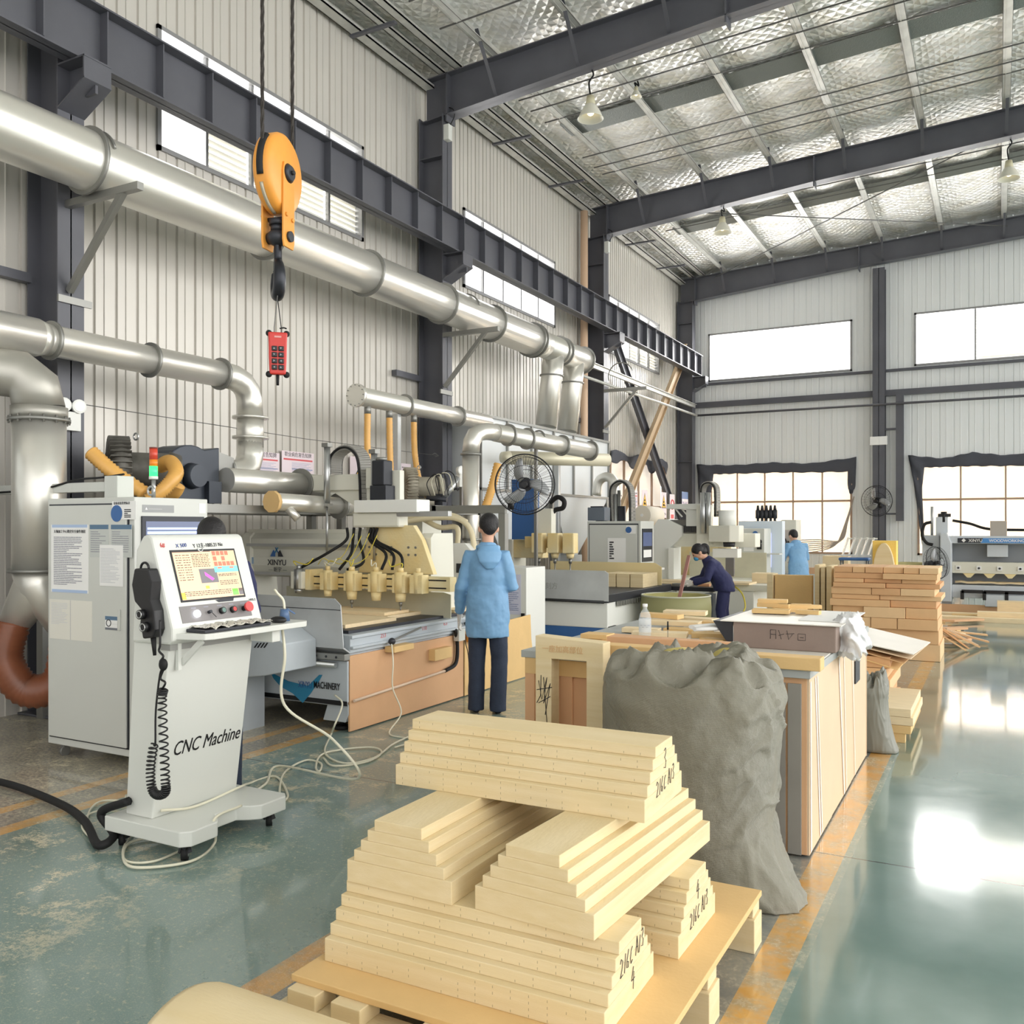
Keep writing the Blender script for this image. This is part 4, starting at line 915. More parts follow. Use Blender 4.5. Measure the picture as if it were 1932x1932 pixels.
# ================= electrical cabinet =================
def sheet(par, X, y0, y1, z0, z1, mat, name='paper_sheet', plane='y', t=.002):
    """thin sheet on a face; plane 'y' faces -Y at y=X, plane 'x' faces +X at x=X"""
    mb = MB()
    if plane == 'y': mb.box(y0, y1, X-t, X, z0, z1)
    else: mb.box(X, X+t, y0, y1, z0, z1)
    return mb.build(name, mat, par)
PRINT = M('printed_text_grey', (150, 150, 160), .8); SKYP = M('pale_blue_print', (176, 196, 226), .8)
def textblock(par, X, x0, x1, z0, z1, rows, mat=PRINT, fill=.9, h=.45, name='printed_line', plane='y'):
    mb = MB(); dz = (z1-z0)/rows
    for k in range(rows):
        L_ = (x1-x0)*(fill-.5*random.random()**3); z = z1-(k+.5)*dz
        a = x0
        while a < x0+L_:
            b = min(a+(x1-x0)*random.uniform(.04, .16), x0+L_)
            if plane == 'y': mb.box(a, b, X-.0035, X-.002, z-dz*h/2, z+dz*h/2)
            else: mb.box(X+.002, X+.0035, a, b, z-dz*h/2, z+dz*h/2)
            a = b+(x1-x0)*.012
    return mb.build(name, mat, par)
r = thing('electrical_cabinet', 'tall light grey electrical cabinet with taped notices, left of the console', 'cabinet', (-5.42, 4.32, 0))
x0, x1, y0, y1, z0, z1 = -5.86, -4.97, 4.0, 4.64, .09, 1.80
box('body', x0, x1, y0+.02, y1, z0, z1, GREYP, r, .006)
mb = MB(); mb.box(x0+.04, x1-.06, y0, y0+.02, z0+.06, z1-.05); dr = mb.build('door', GREYP, r, bev=.004)
mb = MB(); mb.box(x0+.028, x0+.04, y0+.012, y0+.019, z0+.05, z1-.04); mb.box(x1-.06, x1-.048, y0+.012, y0+.019, z0+.05, z1-.04); mb.box(x0+.03, x1-.05, y0+.012, y0+.019, z0+.05, z0+.06); mb.box(x0+.03, x1-.05, y0+.012, y0+.019, z1-.05, z1-.04); mb.build('door_gap', DARK, r)
mb = MB(); mb.box(x1-.13, x1-.105, y0-.012, y0, .92, 1.06); mb.build('handle', GREYP, dr, bev=.005)
D = lambda px, py: atY(px, py, y0)
def rectY(px0, py0, px1, py1): a, b = D(px0, py0), D(px1, py1); return a.x, b.x, b.z, a.z
a, b, c, d_ = rectY(97, 990, 167, 1120)
n1 = sheet(dr, y0, a, b, c, d_, PAPER, 'notice'); text('notice_heading', '五轴加工中心数控安全操作规程', .024, INK, n1, (a+.03, y0-.003, d_-.055), (1, 0, 0), (0, 0, 1)); textblock(n1, y0, a+.03, b-.03, c+.05, d_-.08, 27); sheet(n1, y0-.002, a+.01, b-.01, c, c+.02, SKYP, 'blue_band', t=.001); sheet(n1, y0-.002, a+.01, b-.01, d_-.02, d_, SKYP, 'blue_band', t=.001)
BAND = M('blue_grey_heading', (94, 122, 148), .7); GP = M('grey_paper', (196, 200, 196), .8)
for q in ((170, 990, 205, 1052), (210, 990, 249, 1052)):
    a, b, c, d_ = rectY(*q); n2 = sheet(dr, y0, a, b, c, d_, GP, 'small_notice'); sheet(n2, y0-.002, a, b, d_-.03, d_, BAND, 'heading_band', t=.001); textblock(n2, y0, a+.01, b-.01, c+.03, d_-.04, 10, h=.3)
a, b, c, d_ = rectY(189, 1028, 233, 1107); n3 = sheet(dr, y0-.002, a, b, c, d_, PAPER, 'pinned_page'); textblock(n3, y0-.002, a+.01, b-.01, c+.02, d_-.02, 24, M('faint_print', (205, 207, 210), .8), h=.4)
a, b, c, d_ = rectY(94, 1130, 174, 1211); n4 = sheet(dr, y0, a, b, c, d_, M('cream_paper', (226, 224, 214), .8), 'open_record_sheet'); textblock(n4, y0, a+.02, (a+b)/2-.01, c+.1, d_-.02, 14, M('faint_print', (205, 207, 210), .8), h=.3); sheet(n4, y0-.002, (a+b)/2, (a+b)/2+.002, c, d_, PRINT, 'fold', t=.001)
a, b, c, d_ = rectY(212, 946, 257, 980); n5 = sheet(dr, y0, a, b, c, d_, PAPER, 'status_label'); mb = MB(); mb.cyl((a+.045, y0-.002, (c+d_)/2-.02), (a+.045, y0-.004, (c+d_)/2-.02), .055, n=28); q = mb.build('blue_dial', BLUE, n5)
text('label_heading', '设备状态管理标识', .02, INK, n5, (a+.015, y0-.003, d_-.02), (1, 0, 0), (0, 0, 1)); textblock(n5, y0, a+.12, b-.02, c+.01, d_-.05, 5, INK, .7, .5)
a, b, c, d_ = rectY(199, 1162, 228, 1190); n6 = sheet(dr, y0, a, b, c, d_, PAPER, 'small_sticker'); sheet(n6, y0-.002, a, b, d_-.025, d_, BAND, 'heading_band', t=.001); sheet(n6, y0-.002, a, b, c, c+.015, M('grey_band2', (120, 124, 130), .7), 'foot_band', t=.001); mb = MB(); mb.torus((a+.035, y0-.003, (c+d_)/2), (0, 1, 0), .022, .003, 18, 5); mb.build('round_symbol', INK, n6); textblock(n6, y0, a+.07, b-.01, c+.04, d_-.05, 4, h=.3)
# side with the monitor
a = (x1, 4.07, 4.36, 1.62, 1.70)
q = sheet(r, x1, 4.08, 4.34, 1.70, 1.75, M('grey_nameplate', (150, 152, 152), .4), 'nameplate', 'x'); text('nameplate_lettering', '▲ —————', .022, PAPER, q, (x1+.003, 4.10, 1.717), (0, 1, 0), (0, 0, 1))
sheet(r, x1, 4.56, 4.62, 1.70, 1.77, PAPER, 'paper_label', 'x')
mb = MB(); mb.box(x1, x1+.012, 4.07, 4.60, 1.06, 1.675); mf = mb.build('monitor_frame', DARK, r, bev=.003)
SCRN = M('monitor_blue_screen', (70, 80, 110), .2, emit=.5); SCRL = M('monitor_bright_line', (150, 180, 255), .2, emit=1.0)
mb = MB(); mb.box(x1+.012, x1+.014, 4.10, 4.57, 1.10, 1.64); ms = mb.build('screen', SCRN, mf)
for k, (zz, h, u0, u1) in enumerate(((1.585, .014, 4.11, 4.55), (1.555, .018, 4.11, 4.55), (1.51, .02, 4.2, 4.5), (1.3, .01, 4.12, 4.4))):
    mb = MB(); mb.box(x1+.0142, x1+.0148, u0, u1, zz, zz+h); mb.build('screen_line', SCRL, ms)
mb = MB(); mb.box(x1, x1+.18, 4.03, 4.6, .98, 1.0); mb.build('keyboard_shelf', GREYP, r, bev=.004)
mb = MB(); mb.prism([(x1, .98), (x1+.15, .98), (x1, .75)], 'y', 4.04, 4.055); mb.build('shelf_bracket', GREYP, r)
for x in (x0+.1, x1-.08):
    for y in (y0+.08, y1-.08): mb = MB(); mb.cyl((x-.012, y, .035), (x+.012, y, .035), .035, n=16); mb.box(x-.02, x+.02, y-.02, y+.02, .06, .09); mb.build('caster', M('caster_grey', (120, 120, 116), .5), r)
# signal tower on the cabinet
r = thing('signal_tower', 'stacked signal light, red and amber over a lit green segment, on the cabinet top', 'signal light', (-5.10, 4.5, 1.8))
sx0, sy0 = -5.10, 4.28
mb = MB(); mb.cyl((sx0, sy0, 1.80), (sx0, sy0, 1.93), .014, n=12); mb.torus((sx0, sy0-.02, 1.85), (0, 1, 0), .03, .008, 16, 6); mb.build('stem', ALU, r)
mb = MB(); mb.cyl((sx0, sy0, 1.93), (sx0, sy0, 1.95), .03, n=24); mb.build('base', WHITE, r)
for z, h, m_, nm in ((1.95, .07, M('green_signal_lit', (40, 255, 90), .2, emit=2.2), 'green_segment'), (2.02, .045, M('amber_signal', (240, 140, 40), .25), 'amber_segment'), (2.065, .075, M('red_signal', (206, 74, 54), .25), 'red_segment')):
    mb = MB(); mb.cyl((sx0, sy0, z), (sx0, sy0, z+h), .027, n=24); mb.build(nm, m_, r)
mb = MB(); mb.cyl((sx0, sy0, 2.14), (sx0, sy0, 2.15), .028, n=24); mb.build('cap', M('signal_cap', (120, 60, 50), .4), r)
# arm entering from the left above the cabinet
r = thing('swing_boom', 'grey box section cable arm entering from the left behind cabinet top', 'arm', (-6.2, 4.7, 1.82))
mb = MB(); mb.box(-7.2, -5.66, 4.34, 4.42, 1.86, 1.93); mb.build('arm_tube', GREYP, r, bev=.003)
mb = MB(); mb.box(-5.66, -5.52, 4.32, 4.46, 1.80, 1.97); mb.build('end_box', GREYP, r, bev=.004)
mb = MB(); mb.loft(bez([(-7.1, 4.33, 1.87), (-6.4, 4.33, 1.89), (-6.0, 4.34, 1.95), (-5.7, 4.33, 1.96), (-5.5, 4.36, 1.98)], 6), .008, 5); mb.build('cable', RUB, r)

# ================= operator console (CNC Machine) =================
KP = M('console_light_grey', (216, 218, 212), .35, 0, 0, 9, .02, 2)
r = thing('operator_console', 'light grey wheeled console with tilted touch screen and CNC Machine lettering', 'console', (-3.66, 3.36, 0))
ya, yb = 3.07, 3.63
# base plate with notched sides
bp = [(-3.93, 3.0), (-3.40, 3.0), (-3.36, 3.04), (-3.36, 3.2), (-3.40, 3.24), (-3.46, 3.28), (-3.46, 3.42), (-3.40, 3.46), (-3.36, 3.5), (-3.36, 3.68), (-3.40, 3.72), (-3.93, 3.72)]
mb = MB(); mb.prism(bp, 'z', .085, .16); mb.build('base_plate', KP, r, bev=.006)
for x, y in ((-3.44, 3.07), (-3.44, 3.64), (-3.88, 3.07), (-3.88, 3.64)):
    ca = MB(); ca.cyl((x-.012, y-.01, .033), (x+.012, y+.01, .033), .033, n=20); c_ = ca.build('caster', RUB, r)
    mb = MB(); mb.cyl((x-.014, y-.011, .033), (x+.014, y+.011, .033), .016, n=14); mb.build('hub', ALU, c_)
    mb = MB(); mb.bar((x+.022, y, .035), (x, y, .085), .012, .04, up=(0, 1, 0)); mb.bar((x-.022, y, .035), (x, y, .085), .012, .04, up=(0, 1, 0)); mb.build('fork', DARK, c_)
body = [(-3.86, .16), (-3.67, .16), (-3.55, 1.0), (-3.55, 1.03), (-3.80, 1.03)]
mb = MB(); mb.prism(body, 'y', ya, yb); mb.build('lower_body', KP, r, bev=.006)
mb = MB(); mb.prism([(-3.79, 1.03), (-3.53, 1.03), (-3.50, 1.05), (-3.50, 1.11), (-3.645, 1.55), (-3.67, 1.565), (-3.71, 1.56), (-3.76, 1.49)], 'y', ya-.02, yb+.02); hd = mb.build('head', KP, r, bev=.012)
mb = MB(); mb.box(-3.60, -3.535, ya-.005, yb+.005, 1.0, 1.03); mb.build('body_seam', M('seam_grey', (150, 150, 146), .5), r)
# faceplate coordinates on the tilted front
A_ = Vector((-3.50, 0, 1.11)); B_ = Vector((-3.645, 0, 1.55)); up_ = (B_-A_).normalized(); nf = Vector((up_.z, 0, -up_.x)); Lf = (B_-A_).length
def fp(y, v, o=0): return Vector((A_.x, y, A_.z))+up_*v+nf*o
def fquad(name, y0_, y1_, v0, v1, o0, o1, mat, par, bev=0):
    mb = MB(); mb.rings([[fp(y0_, v0, o), fp(y1_, v0, o), fp(y1_, v1, o), fp(y0_, v1, o)] for o in (o0, o1)], smooth=False); return mb.build(name, mat, par, bev)
fr = fquad('screen_bezel', 3.135, 3.565, .125, .395, .0, .004, BLACK, hd)
S = [M('screen_peach', (240, 196, 160), .3, emit=.28), M('screen_red_key', (244, 112, 88), .3, emit=.3), M('screen_teal', (120, 214, 196), .3, emit=.3), M('screen_grey_view', (110, 106, 110), .25, emit=.3), M('screen_magenta', (226, 90, 200), .3, emit=.35), M('screen_yellow', (250, 212, 70), .3, emit=.35), M('screen_green', (120, 230, 90), .3, emit=.35), M('screen_print', (120, 92, 80), .3), M('screen_tan', (222, 190, 156), .3, emit=.2)]
scn = fquad('screen', 3.145, 3.555, .135, .385, .004, .0045, S[0], fr)
def sq(u0, u1, v0, v1, m_, nm='screen_tile', o=.0046): return fquad(nm, 3.145+.41*u0, 3.145+.41*u1, .135+.25*v0, .135+.25*v1, o, o+.0004, S[m_], scn)
sq(.60, 1, .10, .62, 8); sq(.6, 1, .64, 1, 8)
for j, row in enumerate(((.62, .69, .76, .83), (.62, .76), (.62, .69, .76, .83, .90))):
    for u in row: sq(u, u+.055, .90-.115*j, .99-.115*j, 1, 'red_key', .0052)
sq(.60, 1.0, .53, .66, 2, 'teal_bar', .0052); sq(.66, .73, .61, .64, 1, 'status_box', .0058); sq(.86, .93, .61, .64, 1, 'status_box', .0058)
sq(.35, .63, .32, .62, 3, 'preview_window', .0052)
mb = MB(); mb.rings([[fp(3.145+.41*u, .135+.25*v, o) for u, v in ((.43, .56), (.43, .48), (.53, .36), (.57, .40))] for o in (.0056, .006)], smooth=False); mb.build('tool_path', S[4], scn)
sq(.40, .46, .20, .26, 5, 'yellow_key'); sq(.0, .06, .01, .15, 5, 'yellow_key'); sq(.82, .92, .02, .16, 6, 'green_key'); sq(.93, 1, .02, .16, 3, 'grey_key')
sq(0, .6, .985, 1, 7, 'title_bar')
mb = MB()
for (u0, u1, v0, v1, n_) in ((.03, .12, .38, .95, 11), (.14, .25, .38, .95, 11), (.28, .56, .66, .95, 8), (.65, .95, .44, .5, 2), (.05, .8, .06, .17, 3), (.65, .95, .25, .36, 3)):
    for k in range(n_):
        v = v1-(v1-v0)*(k+.5)/n_; a = u0
        while a < u1-.01:
            b = min(a+random.uniform(.01, .05), u1); mb.rings([[fp(3.145+.41*p, .135+.25*q, o) for p, q in ((a, v-.008), (b, v-.008), (b, v+.008), (a, v+.008))] for o in (.0052, .0056)], smooth=False); a = b+.012
mb.build('screen_text', S[7], scn)
mb = MB(); mb.rings([[fp(3.40+a*.09, .11+b, o) for a, b in ((-.5, .012), (.9, .02), (.8, .0), (-.3, .0))] for o in (.001, .004)], smooth=False); mb.build('bezel_corner', DARK, hd)
pl = fquad('button_panel', 3.115, 3.58, .02, .105, .0, .003, M('grey_button_panel', (128, 124, 124), .45), hd)
def knob(y, v, R, h, m1, name, m2=None, R2=0):
    mb = MB(); mb.cyl(fp(y, v, .003), fp(y, v, .003+h), R, n=22); o = mb.build(name, m1, pl)
    if m2: mb = MB(); mb.cyl(fp(y, v, .003+h), fp(y, v, .005+h), R2, n=22); mb.build('face', m2, o)
    return o
knob(3.21, .06, .018, .012, M('lit_white_button', (240, 245, 255), .2, emit=3.0), 'lit_button')
k_ = knob(3.29, .062, .008, .02, DARK, 'key_switch'); mb = MB(); mb.bar(fp(3.29, .062, .02), fp(3.315, .03, .022), .005, .003); mb.build('key', BLACK, k_)
knob(3.375, .062, .017, .02, BLACK, 'start_button', M('green_grey_button', (96, 130, 122), .4), .012)
knob(3.45, .062, .017, .02, BLACK, 'stop_button', M('red_button', (190, 60, 58), .4), .012)
es = knob(3.53, .062, .014, .03, BLACK, 'emergency_stop'); mb = MB(); mb.cyl(fp(3.53, .062, .033), fp(3.53, .062, .05), .024, .027, 24); mb.build('mushroom_head', M('emergency_red', (212, 66, 66), .35), es)
for y in (3.20, 3.28, 3.37, 3.45, 3.53): mb = MB(); mb.rings([[fp(y+a, .092+b, o) for a, b in ((-.016, -.003), (.016, -.003), (.016, .003), (-.016, .003))] for o in (.003, .0034)], smooth=False); mb.build('button_caption', PRINT, pl)
# felt pen notes on the top bezel and lettering
text('pen_note', '6#', .034, INKR, hd, fp(3.085, .412, .002), (0, 1, 0), up_, sx_=.8); text('pen_note', 'X 500', .028, INKB, hd, fp(3.18, .408, .002), (0, 1, .06), up_); text('pen_note', 'Y 12主-1005.21 Ne', .028, INK, hd, fp(3.29, .406, .002), (0, 1, .03), up_, sx_=.9); text('pen_note', 'HYS-2', .018, INK, hd, fp(3.585, .10, .002), (0, 1, 0), up_)
mb = MB(); mb.torus(fp(3.33, .40, .004), nf, .016, .004, 16, 6, 0, PI); mb.build('bezel_handle', ALU, hd)
fA, fB = Vector((-3.67, 0, .16)), Vector((-3.55, 0, 1.0)); fu = (fB-fA).normalized(); fn = Vector((fu.z, 0, -fu.x))
text('lettering', 'CNC Machine', .105, BLACK, r, Vector((fA.x, 3.155, fA.z))+fu*.30+fn*.002, (0, 1, 0), fu+Vector((0, .22, 0)), sx_=.74)
# shelf with bracket
mb = MB(); mb.prism([(-3.56, 3.05), (-3.36, 3.12), (-3.34, 3.16), (-3.34, 3.82), (-3.37, 3.86), (-3.50, 3.86), (-3.56, 3.80)], 'z', 1.055, 1.085); sh = mb.build('shelf', KP, r, bev=.004)
mb = MB(); mb.bar((-3.40, 3.14, 1.05), (-3.54, 3.14, .93), .014, .03); mb.box(-3.55, -3.53, 3.11, 3.13, .90, 1.05); mb.build('shelf_bracket', KP, r)
mb = MB(); mb.box(-3.54, -3.38, 3.60, 3.66, .99, 1.055); mb.build('cable_clip', KP, r, bev=.004)
# handheld pendant on the side and coiled cord
r2 = thing('handheld_pendant', 'black handheld control pendant hung on the left side of console', 'hand controller', (-3.66, 3.02, 1.05))
mb = MB(); mb.prism([(-3.70, 1.40), (-3.60, 1.40), (-3.575, 1.34), (-3.585, 1.25), (-3.56, 1.2), (-3.55, 1.11), (-3.57, 1.07), (-3.64, 1.06), (-3.66, 1.14), (-3.65, 1.2), (-3.70, 1.24), (-3.72, 1.32)], 'y', 2.99, 3.05); mb.build('case', BLACK, r2, bev=.008)
for (x, z) in ((-3.635, 1.18), (-3.61, 1.12)): mb = MB(); mb.cyl((x, 2.965, z), (x, 2.99, z), .023, .025, 20); k_ = mb.build('dial', BLACK, r2); mb = MB(); mb.torus((x, 2.965, z), (0, 1, 0), .017, .003, 18, 5); mb.build('dial_ring', ALU, k_)
mb = MB(); mb.torus((-3.66, 3.02, 1.40), (0, 1, 0), .028, .006, 16, 6, PI, 2*PI); mb.build('hanger', BLACK, r2)
mb = MB(); mb.cyl((-3.60, 3.02, 1.07), (-3.59, 3.02, .98), .014, .008, 12); mb.build('strain_relief', RUB, r2)
def coil(path, R, turns, w_, n=14):
    pp = bez(path, 14); N = int(turns*n); out = []
    for i in range(N+1):
        t = i/N*(len(pp)-1); k = min(int(t), len(pp)-2); f_ = t-k; c = pp[k].lerp(pp[k+1], f_); T = (pp[k+1]-pp[k]).normalized()
        a = T.cross(Vector((0, 1, .01))).normalized(); b = T.cross(a); ang = 2*PI*i/n
        out.append(c+a*R*math.cos(ang)+b*R*math.sin(ang))
    return out
S2 = lambda px, py, y=2.985: atY(px, py, y)
mb = MB(); mb.loft(bez([S2(302, 1170), S2(302, 1215), S2(300, 1228), S2(308, 1238), S2(302, 1248)], 6), .0055, 6)
mb.loft(coil([S2(309, 1300), S2(306, 1320), S2(309, 1400), S2(312, 1470), S2(312, 1494), S2(298, 1500), S2(287, 1488), S2(284, 1450), S2(290, 1405)], .019, 46, .004), .0042, 5)
mb.loft(bez([S2(290, 1405), S2(293, 1402), S2(294, 1340), S2(302, 1272), S2(309, 1262)], 6), .005, 6)
mb.loft(bez([S2(309, 1262), S2(303, 1280), S2(312, 1288), S2(306, 1300)], 6), .005, 6); mb.build('coiled_cord', BLACK, r2)
mb = MB(); mb.ball(S2(308, 1254), .024, 16, 10, rz=.03, ry=.018); mb.build('ferrite_bead', RUB, r2)
# newspaper wrapped keyboard, mouse, oil can on the shelf
r = thing('wrapped_keyboard', 'keyboard wrapped in crumpled printed plastic on the console shelf', 'keyboard', (-3.44, 3.36, 1.085))
mb = MB(); mb.box(-3.50, -3.37, 3.13, 3.58, 1.086, 1.102); mb.build('keyboard', DARK, r, bev=.004)
mb = MB(); R = []
for j in range(9):
    row = []
    for i in range(28):
        x = -3.51+.14*j/8; y = 3.15+.44*i/27; row.append((x+.006*noise.noise(Vector((i*.8, j, 0))), y, 1.110+.012*noise.noise(Vector((i*.55, j*.8, 2)))+.006*math.sin(i*1.3)))
    R.append(row)
mb.rings(R, cap=False, closed=False)
def crumple():
    m = M('printed_crumpled_film', (222, 218, 204), .35, 0, .4, 60); n = m.node_tree.nodes; L = m.node_tree.links
    t = n.new('ShaderNodeTexCoord'); v = n.new('ShaderNodeTexVoronoi'); v.inputs['Scale'].default_value = 70; L.new(t.outputs['Object'], v.inputs[0]); c = n.new('ShaderNodeValToRGB'); L.new(v.outputs['Distance'], c.inputs[0])
    c.color_ramp.elements[0].color = (.06, .06, .06, 1); c.color_ramp.elements[0].position = .22; c.color_ramp.elements[1].position = .32; c.color_ramp.elements[1].color = (.7, .68, .6, 1); L.new(c.outputs[0], n['Principled BSDF'].inputs['Base Color']); return m
mb.build('wrapping', crumple(), r, smooth=True, solid=.002)
mb = MB(); mb.ball((-3.42, 3.69, 1.10), .05, 16, 8, rz=.02, ry=.035); tag(mb.build('computer_mouse', BLACK), 'black mouse at the far end of the console shelf', 'mouse')
OILB = M('blue_grey_oiler', (78, 104, 140), .4)
r = thing('oil_can', 'small blue-grey oiler with pale bent spout on the console shelf', 'oil can', (-3.46, 3.80, 1.085))
mb = MB(); mb.cyl((-3.46, 3.78, 1.085), (-3.46, 3.78, 1.15), .03, .022, 16); mb.build('body', OILB, r)
mb = MB(); mb.loft(bez([(-3.46, 3.78, 1.15), (-3.465, 3.775, 1.2), (-3.48, 3.75, 1.235), (-3.485, 3.73, 1.26)], 5), [.007]*11+[.006]*5, 8); mb.build('spout', CABLEW, r); mb = MB(); mb.bar((-3.46, 3.80, 1.15), (-3.44, 3.84, 1.12), .012, .008); mb.build('lever', OILB, r)
# hoses around the console
def hose(name, pts, R, mat, lab, cat, grp=None, n=10):
    mb = MB(); mb.loft(bez(pts, n), R, 8); return tag(mb.build(name, mat, smooth=True), lab, cat, grp)
FZ = lambda px, py, z=.012: atZ(px, py, z)
hose('air_hose', [(-3.47, 3.77, 1.06), (-3.43, 3.75, .9), (-3.46, 3.78, .62), (-3.30, 4.0, .4), (-3.25, 4.15, .15), FZ(527, 1445), FZ(500, 1480), FZ(440, 1515)], .008, CABLEW, 'clear hose hanging from the console shelf to the floor', 'hose')
hose('air_hose', [FZ(455, 1520, .17), (-3.38, 3.2, .17), FZ(405, 1590), FZ(360, 1625), FZ(260, 1637), FZ(233, 1620), FZ(245, 1590), FZ(300, 1580), FZ(340, 1595)], .007, CABLEW, 'loop of clear hose lying round the front caster of the console', 'hose')
hose('air_hose', [FZ(253, 1568), FZ(233, 1600), FZ(240, 1625), FZ(290, 1625), FZ(345, 1603)], .006, CABLEW, 'inner loop of clear hose between the two front casters', 'hose')
hose('air_hose', [(-3.64, 3.1, .2), (-3.62, 3.3, .17), (-3.6, 3.6, .2), FZ(470, 1478), FZ(520, 1465), FZ(543, 1500), FZ(528, 1510), FZ(535, 1460), FZ(575, 1435), FZ(605, 1440), FZ(603, 1455), FZ(596, 1448), FZ(605, 1425), FZ(640, 1415), FZ(700, 1410), FZ(720, 1420), FZ(690, 1438), FZ(630, 1445), FZ(610, 1430)], .007, CABLEW, 'long clear hose wandering from console base across the green floor', 'hose')
hose('air_hose', [(-4.52, 5.5, .3), (-4.40, 5.44, .25), (-4.36, 5.3, .12), FZ(625, 1385), FZ(613, 1420), FZ(650, 1440), FZ(705, 1430), FZ(740, 1405), FZ(770, 1390)], .007, CABLEW, 'clear hose dropping from the router foot to the floor', 'hose')
hose('air_hose', [FZ(238, 1500), FZ(230, 1520), FZ(170, 1535), FZ(155, 1560), FZ(175, 1580), FZ(165, 1540), FZ(190, 1512), FZ(250, 1512)], .006, CABLEW, 'thin clear hose loop on floor behind the thick black cable', 'hose')
hose('power_cable', [FZ(-140, 1455, .03), FZ(0, 1475, .03), FZ(110, 1515, .03), FZ(160, 1550, .03), FZ(185, 1594, .03), FZ(215, 1575, .06), (-3.98, 3.02, .16), (-3.80, 3.04, .24)], .022, RUB, 'thick black cable looping over dusty floor into the console foot', 'cable')
# ================= grey router (machine with the row of spindles) =================
def beam_profile(y, z0, z1, d): # gantry beam cross-section with cut lower front edge
    return [(y, z0+.12), (y+.06, z0), (y+d, z0), (y+d, z1), (y+.05, z1), (y-.02, z1-.06), (y-.02, z1-.14), (y+.02, z1-.17), (y+.02, z0+.2)]
r = thing('gantry_router', 'grey gantry router with a row of dusty cream spindles and XINYU lettering', 'router machine', (-5.4, 7, 0))
BX0, BX1, BY0, BY1 = -6.45, -4.42, 5.54, 8.1
LG = M('machine_light_grey', (190, 198, 204), .42, .05, 0, 9, .1, 3); 
box('bed_frame', BX0, BX1-.03, BY0+.02, BY1, .20, .62, LG, r, .008)
box('table_top', BX0-.02, BX1, BY0+.02, BY1, .62, .76, LG, r, .006)
box('spoil_board', BX0+.08, BX1-.08, BY0+.1, BY1-.1, .76, .785, DARK, r, .002)
mb = MB(); mb.box(BX0, BX1-.012, BY0, BY0+.02, .24, .56); fp_ = mb.build('front_panel', LG, r, bev=.004)
mb = MB(); mb.box(BX0, BX1-.012, BY0-.004, BY0, .215, .25); mb.build('front_stripe', BLACK, r)
# vinyl swoosh and lettering
a = lambda px, py: atY(px, py, BY0)
vp = [(511, 1268), (545, 1285), (582, 1294), (603, 1273), (609, 1273), (604, 1283), (587, 1308), (572, 1326), (553, 1308), (530, 1295), (517, 1280)]
mb = MB(); mb.prism([(a(*q).x, a(*q).z) for q in vp], 'y', BY0-.006, BY0-.0045); mb.build('blue_swoosh', CYANB, fp_)
p = a(564, 1296); text('lettering', 'XINYU', .075, BLUE, fp_, (p.x, BY0-.008, p.z), (1, 0, 0), (0, 0, 1), sx_=.62); p = a(593, 1297); text('lettering', 'MACHINERY', .075, BLACK, fp_, (p.x, BY0-.008, p.z), (1, 0, 0), (0, 0, 1), sx_=.62, off=.001)
# rails on the front
mb = MB(); mb.box(BX0, BX1, BY0-.05, BY0+.02, .57, .62); q_ = mb.build('end_rail', FLNG, r, bev=.004)
for k in range(9): mb = MB(); mb.cyl((BX1-.08-.1*k, BY0-.054, .595), (BX1-.08-.1*k, BY0-.05, .595), .01, n=8); mb.build('bolt', DARK, q_)
mb = MB(); mb.cyl((BX0, BY0-.03, .53), (BX1-.1, BY0-.03, .53), .022, n=14); mb.build('screw_rod', ALU, r)
# guard sheet
mb = MB(); mb.prism([(BX0+.1, .665), (BX1-.005, .665), (BX1-.005, .70), (BX1-.03, 1.0), (BX1-.09, 1.05), (BX0+.2, 1.06), (BX0+.1, .95)], 'y', BY0-.06, BY0-.052)
mb.prism([(BY0-.06, .665), (BY0+.02, .62), (BY0+.02, .63), (BY0-.052, .675)], 'x', BX0+.1, BX1); gs = mb.build('front_guard', SHEETM, r)
mb = MB(); mb.box(BX0+.1, BX1-.03, BY0-.063, BY0-.06, .96, .965); mb.build('guard_fold', DARK, gs)
# legs
for x in (BX0+.15, BX1-.16):
    for y in (BY0+.12, BY1-.2):
        mb = MB(); mb.prism([(x-.11, .08), (x+.11, .08), (x+.14, .14), (x+.14, .22), (x-.06, .22)], 'y', y-.1, y+.1); mb.build('leg', LG, r, bev=.004)
        mb = MB(); mb.cyl((x, y, 0), (x, y, .03), .06, n=18); mb.cyl((x, y, .03), (x, y, .09), .02, n=12); mb.build('levelling_foot', RUB, r)
# side boards (foam dust skirts)
box('side_skirt', BX1-.028, BX1-.01, BY0+.03, 7.26, .01, .60, ORANGEB, r, .002)
mb = MB(); mb.prism([(7.28, .01), (9.0, .01), (8.72, .15), (8.66, .4), (8.64, .66), (7.28, .62)], 'x', BX1-.02, BX1-.006); mb.build('side_skirt', TAN, r)
mb = MB(); mb.box(BX1-.002, BX1+.03, BY0+.02, 8.08, .655, .675); mb.box(BX1-.002, BX1+.02, BY0+.02, 8.08, .735, .76); sr = mb.build('side_ledge', LG, r, bev=.003)
mb = MB(); mb.loft([(BX1+.015, BY0+.05, .25), (BX1+.015, 6.9, .30)], .012, 8); mb.build('conduit', M('pale_conduit', (226, 200, 176), .5), r)
mb = MB(); mb.loft(bez([(BX1+.015, 6.9, .30), (BX1+.02, 7.05, .33), (BX1+.02, 7.1, .4), (BX1+.02, 7.1, .55), (BX1+.03, 7.05, .66)], 6), .018, 8); mb.build('black_hose', RUB, r)
box('foam_pad', BX1-.01, BX1+.06, 6.67, 6.95, .42, .52, TAN, r)
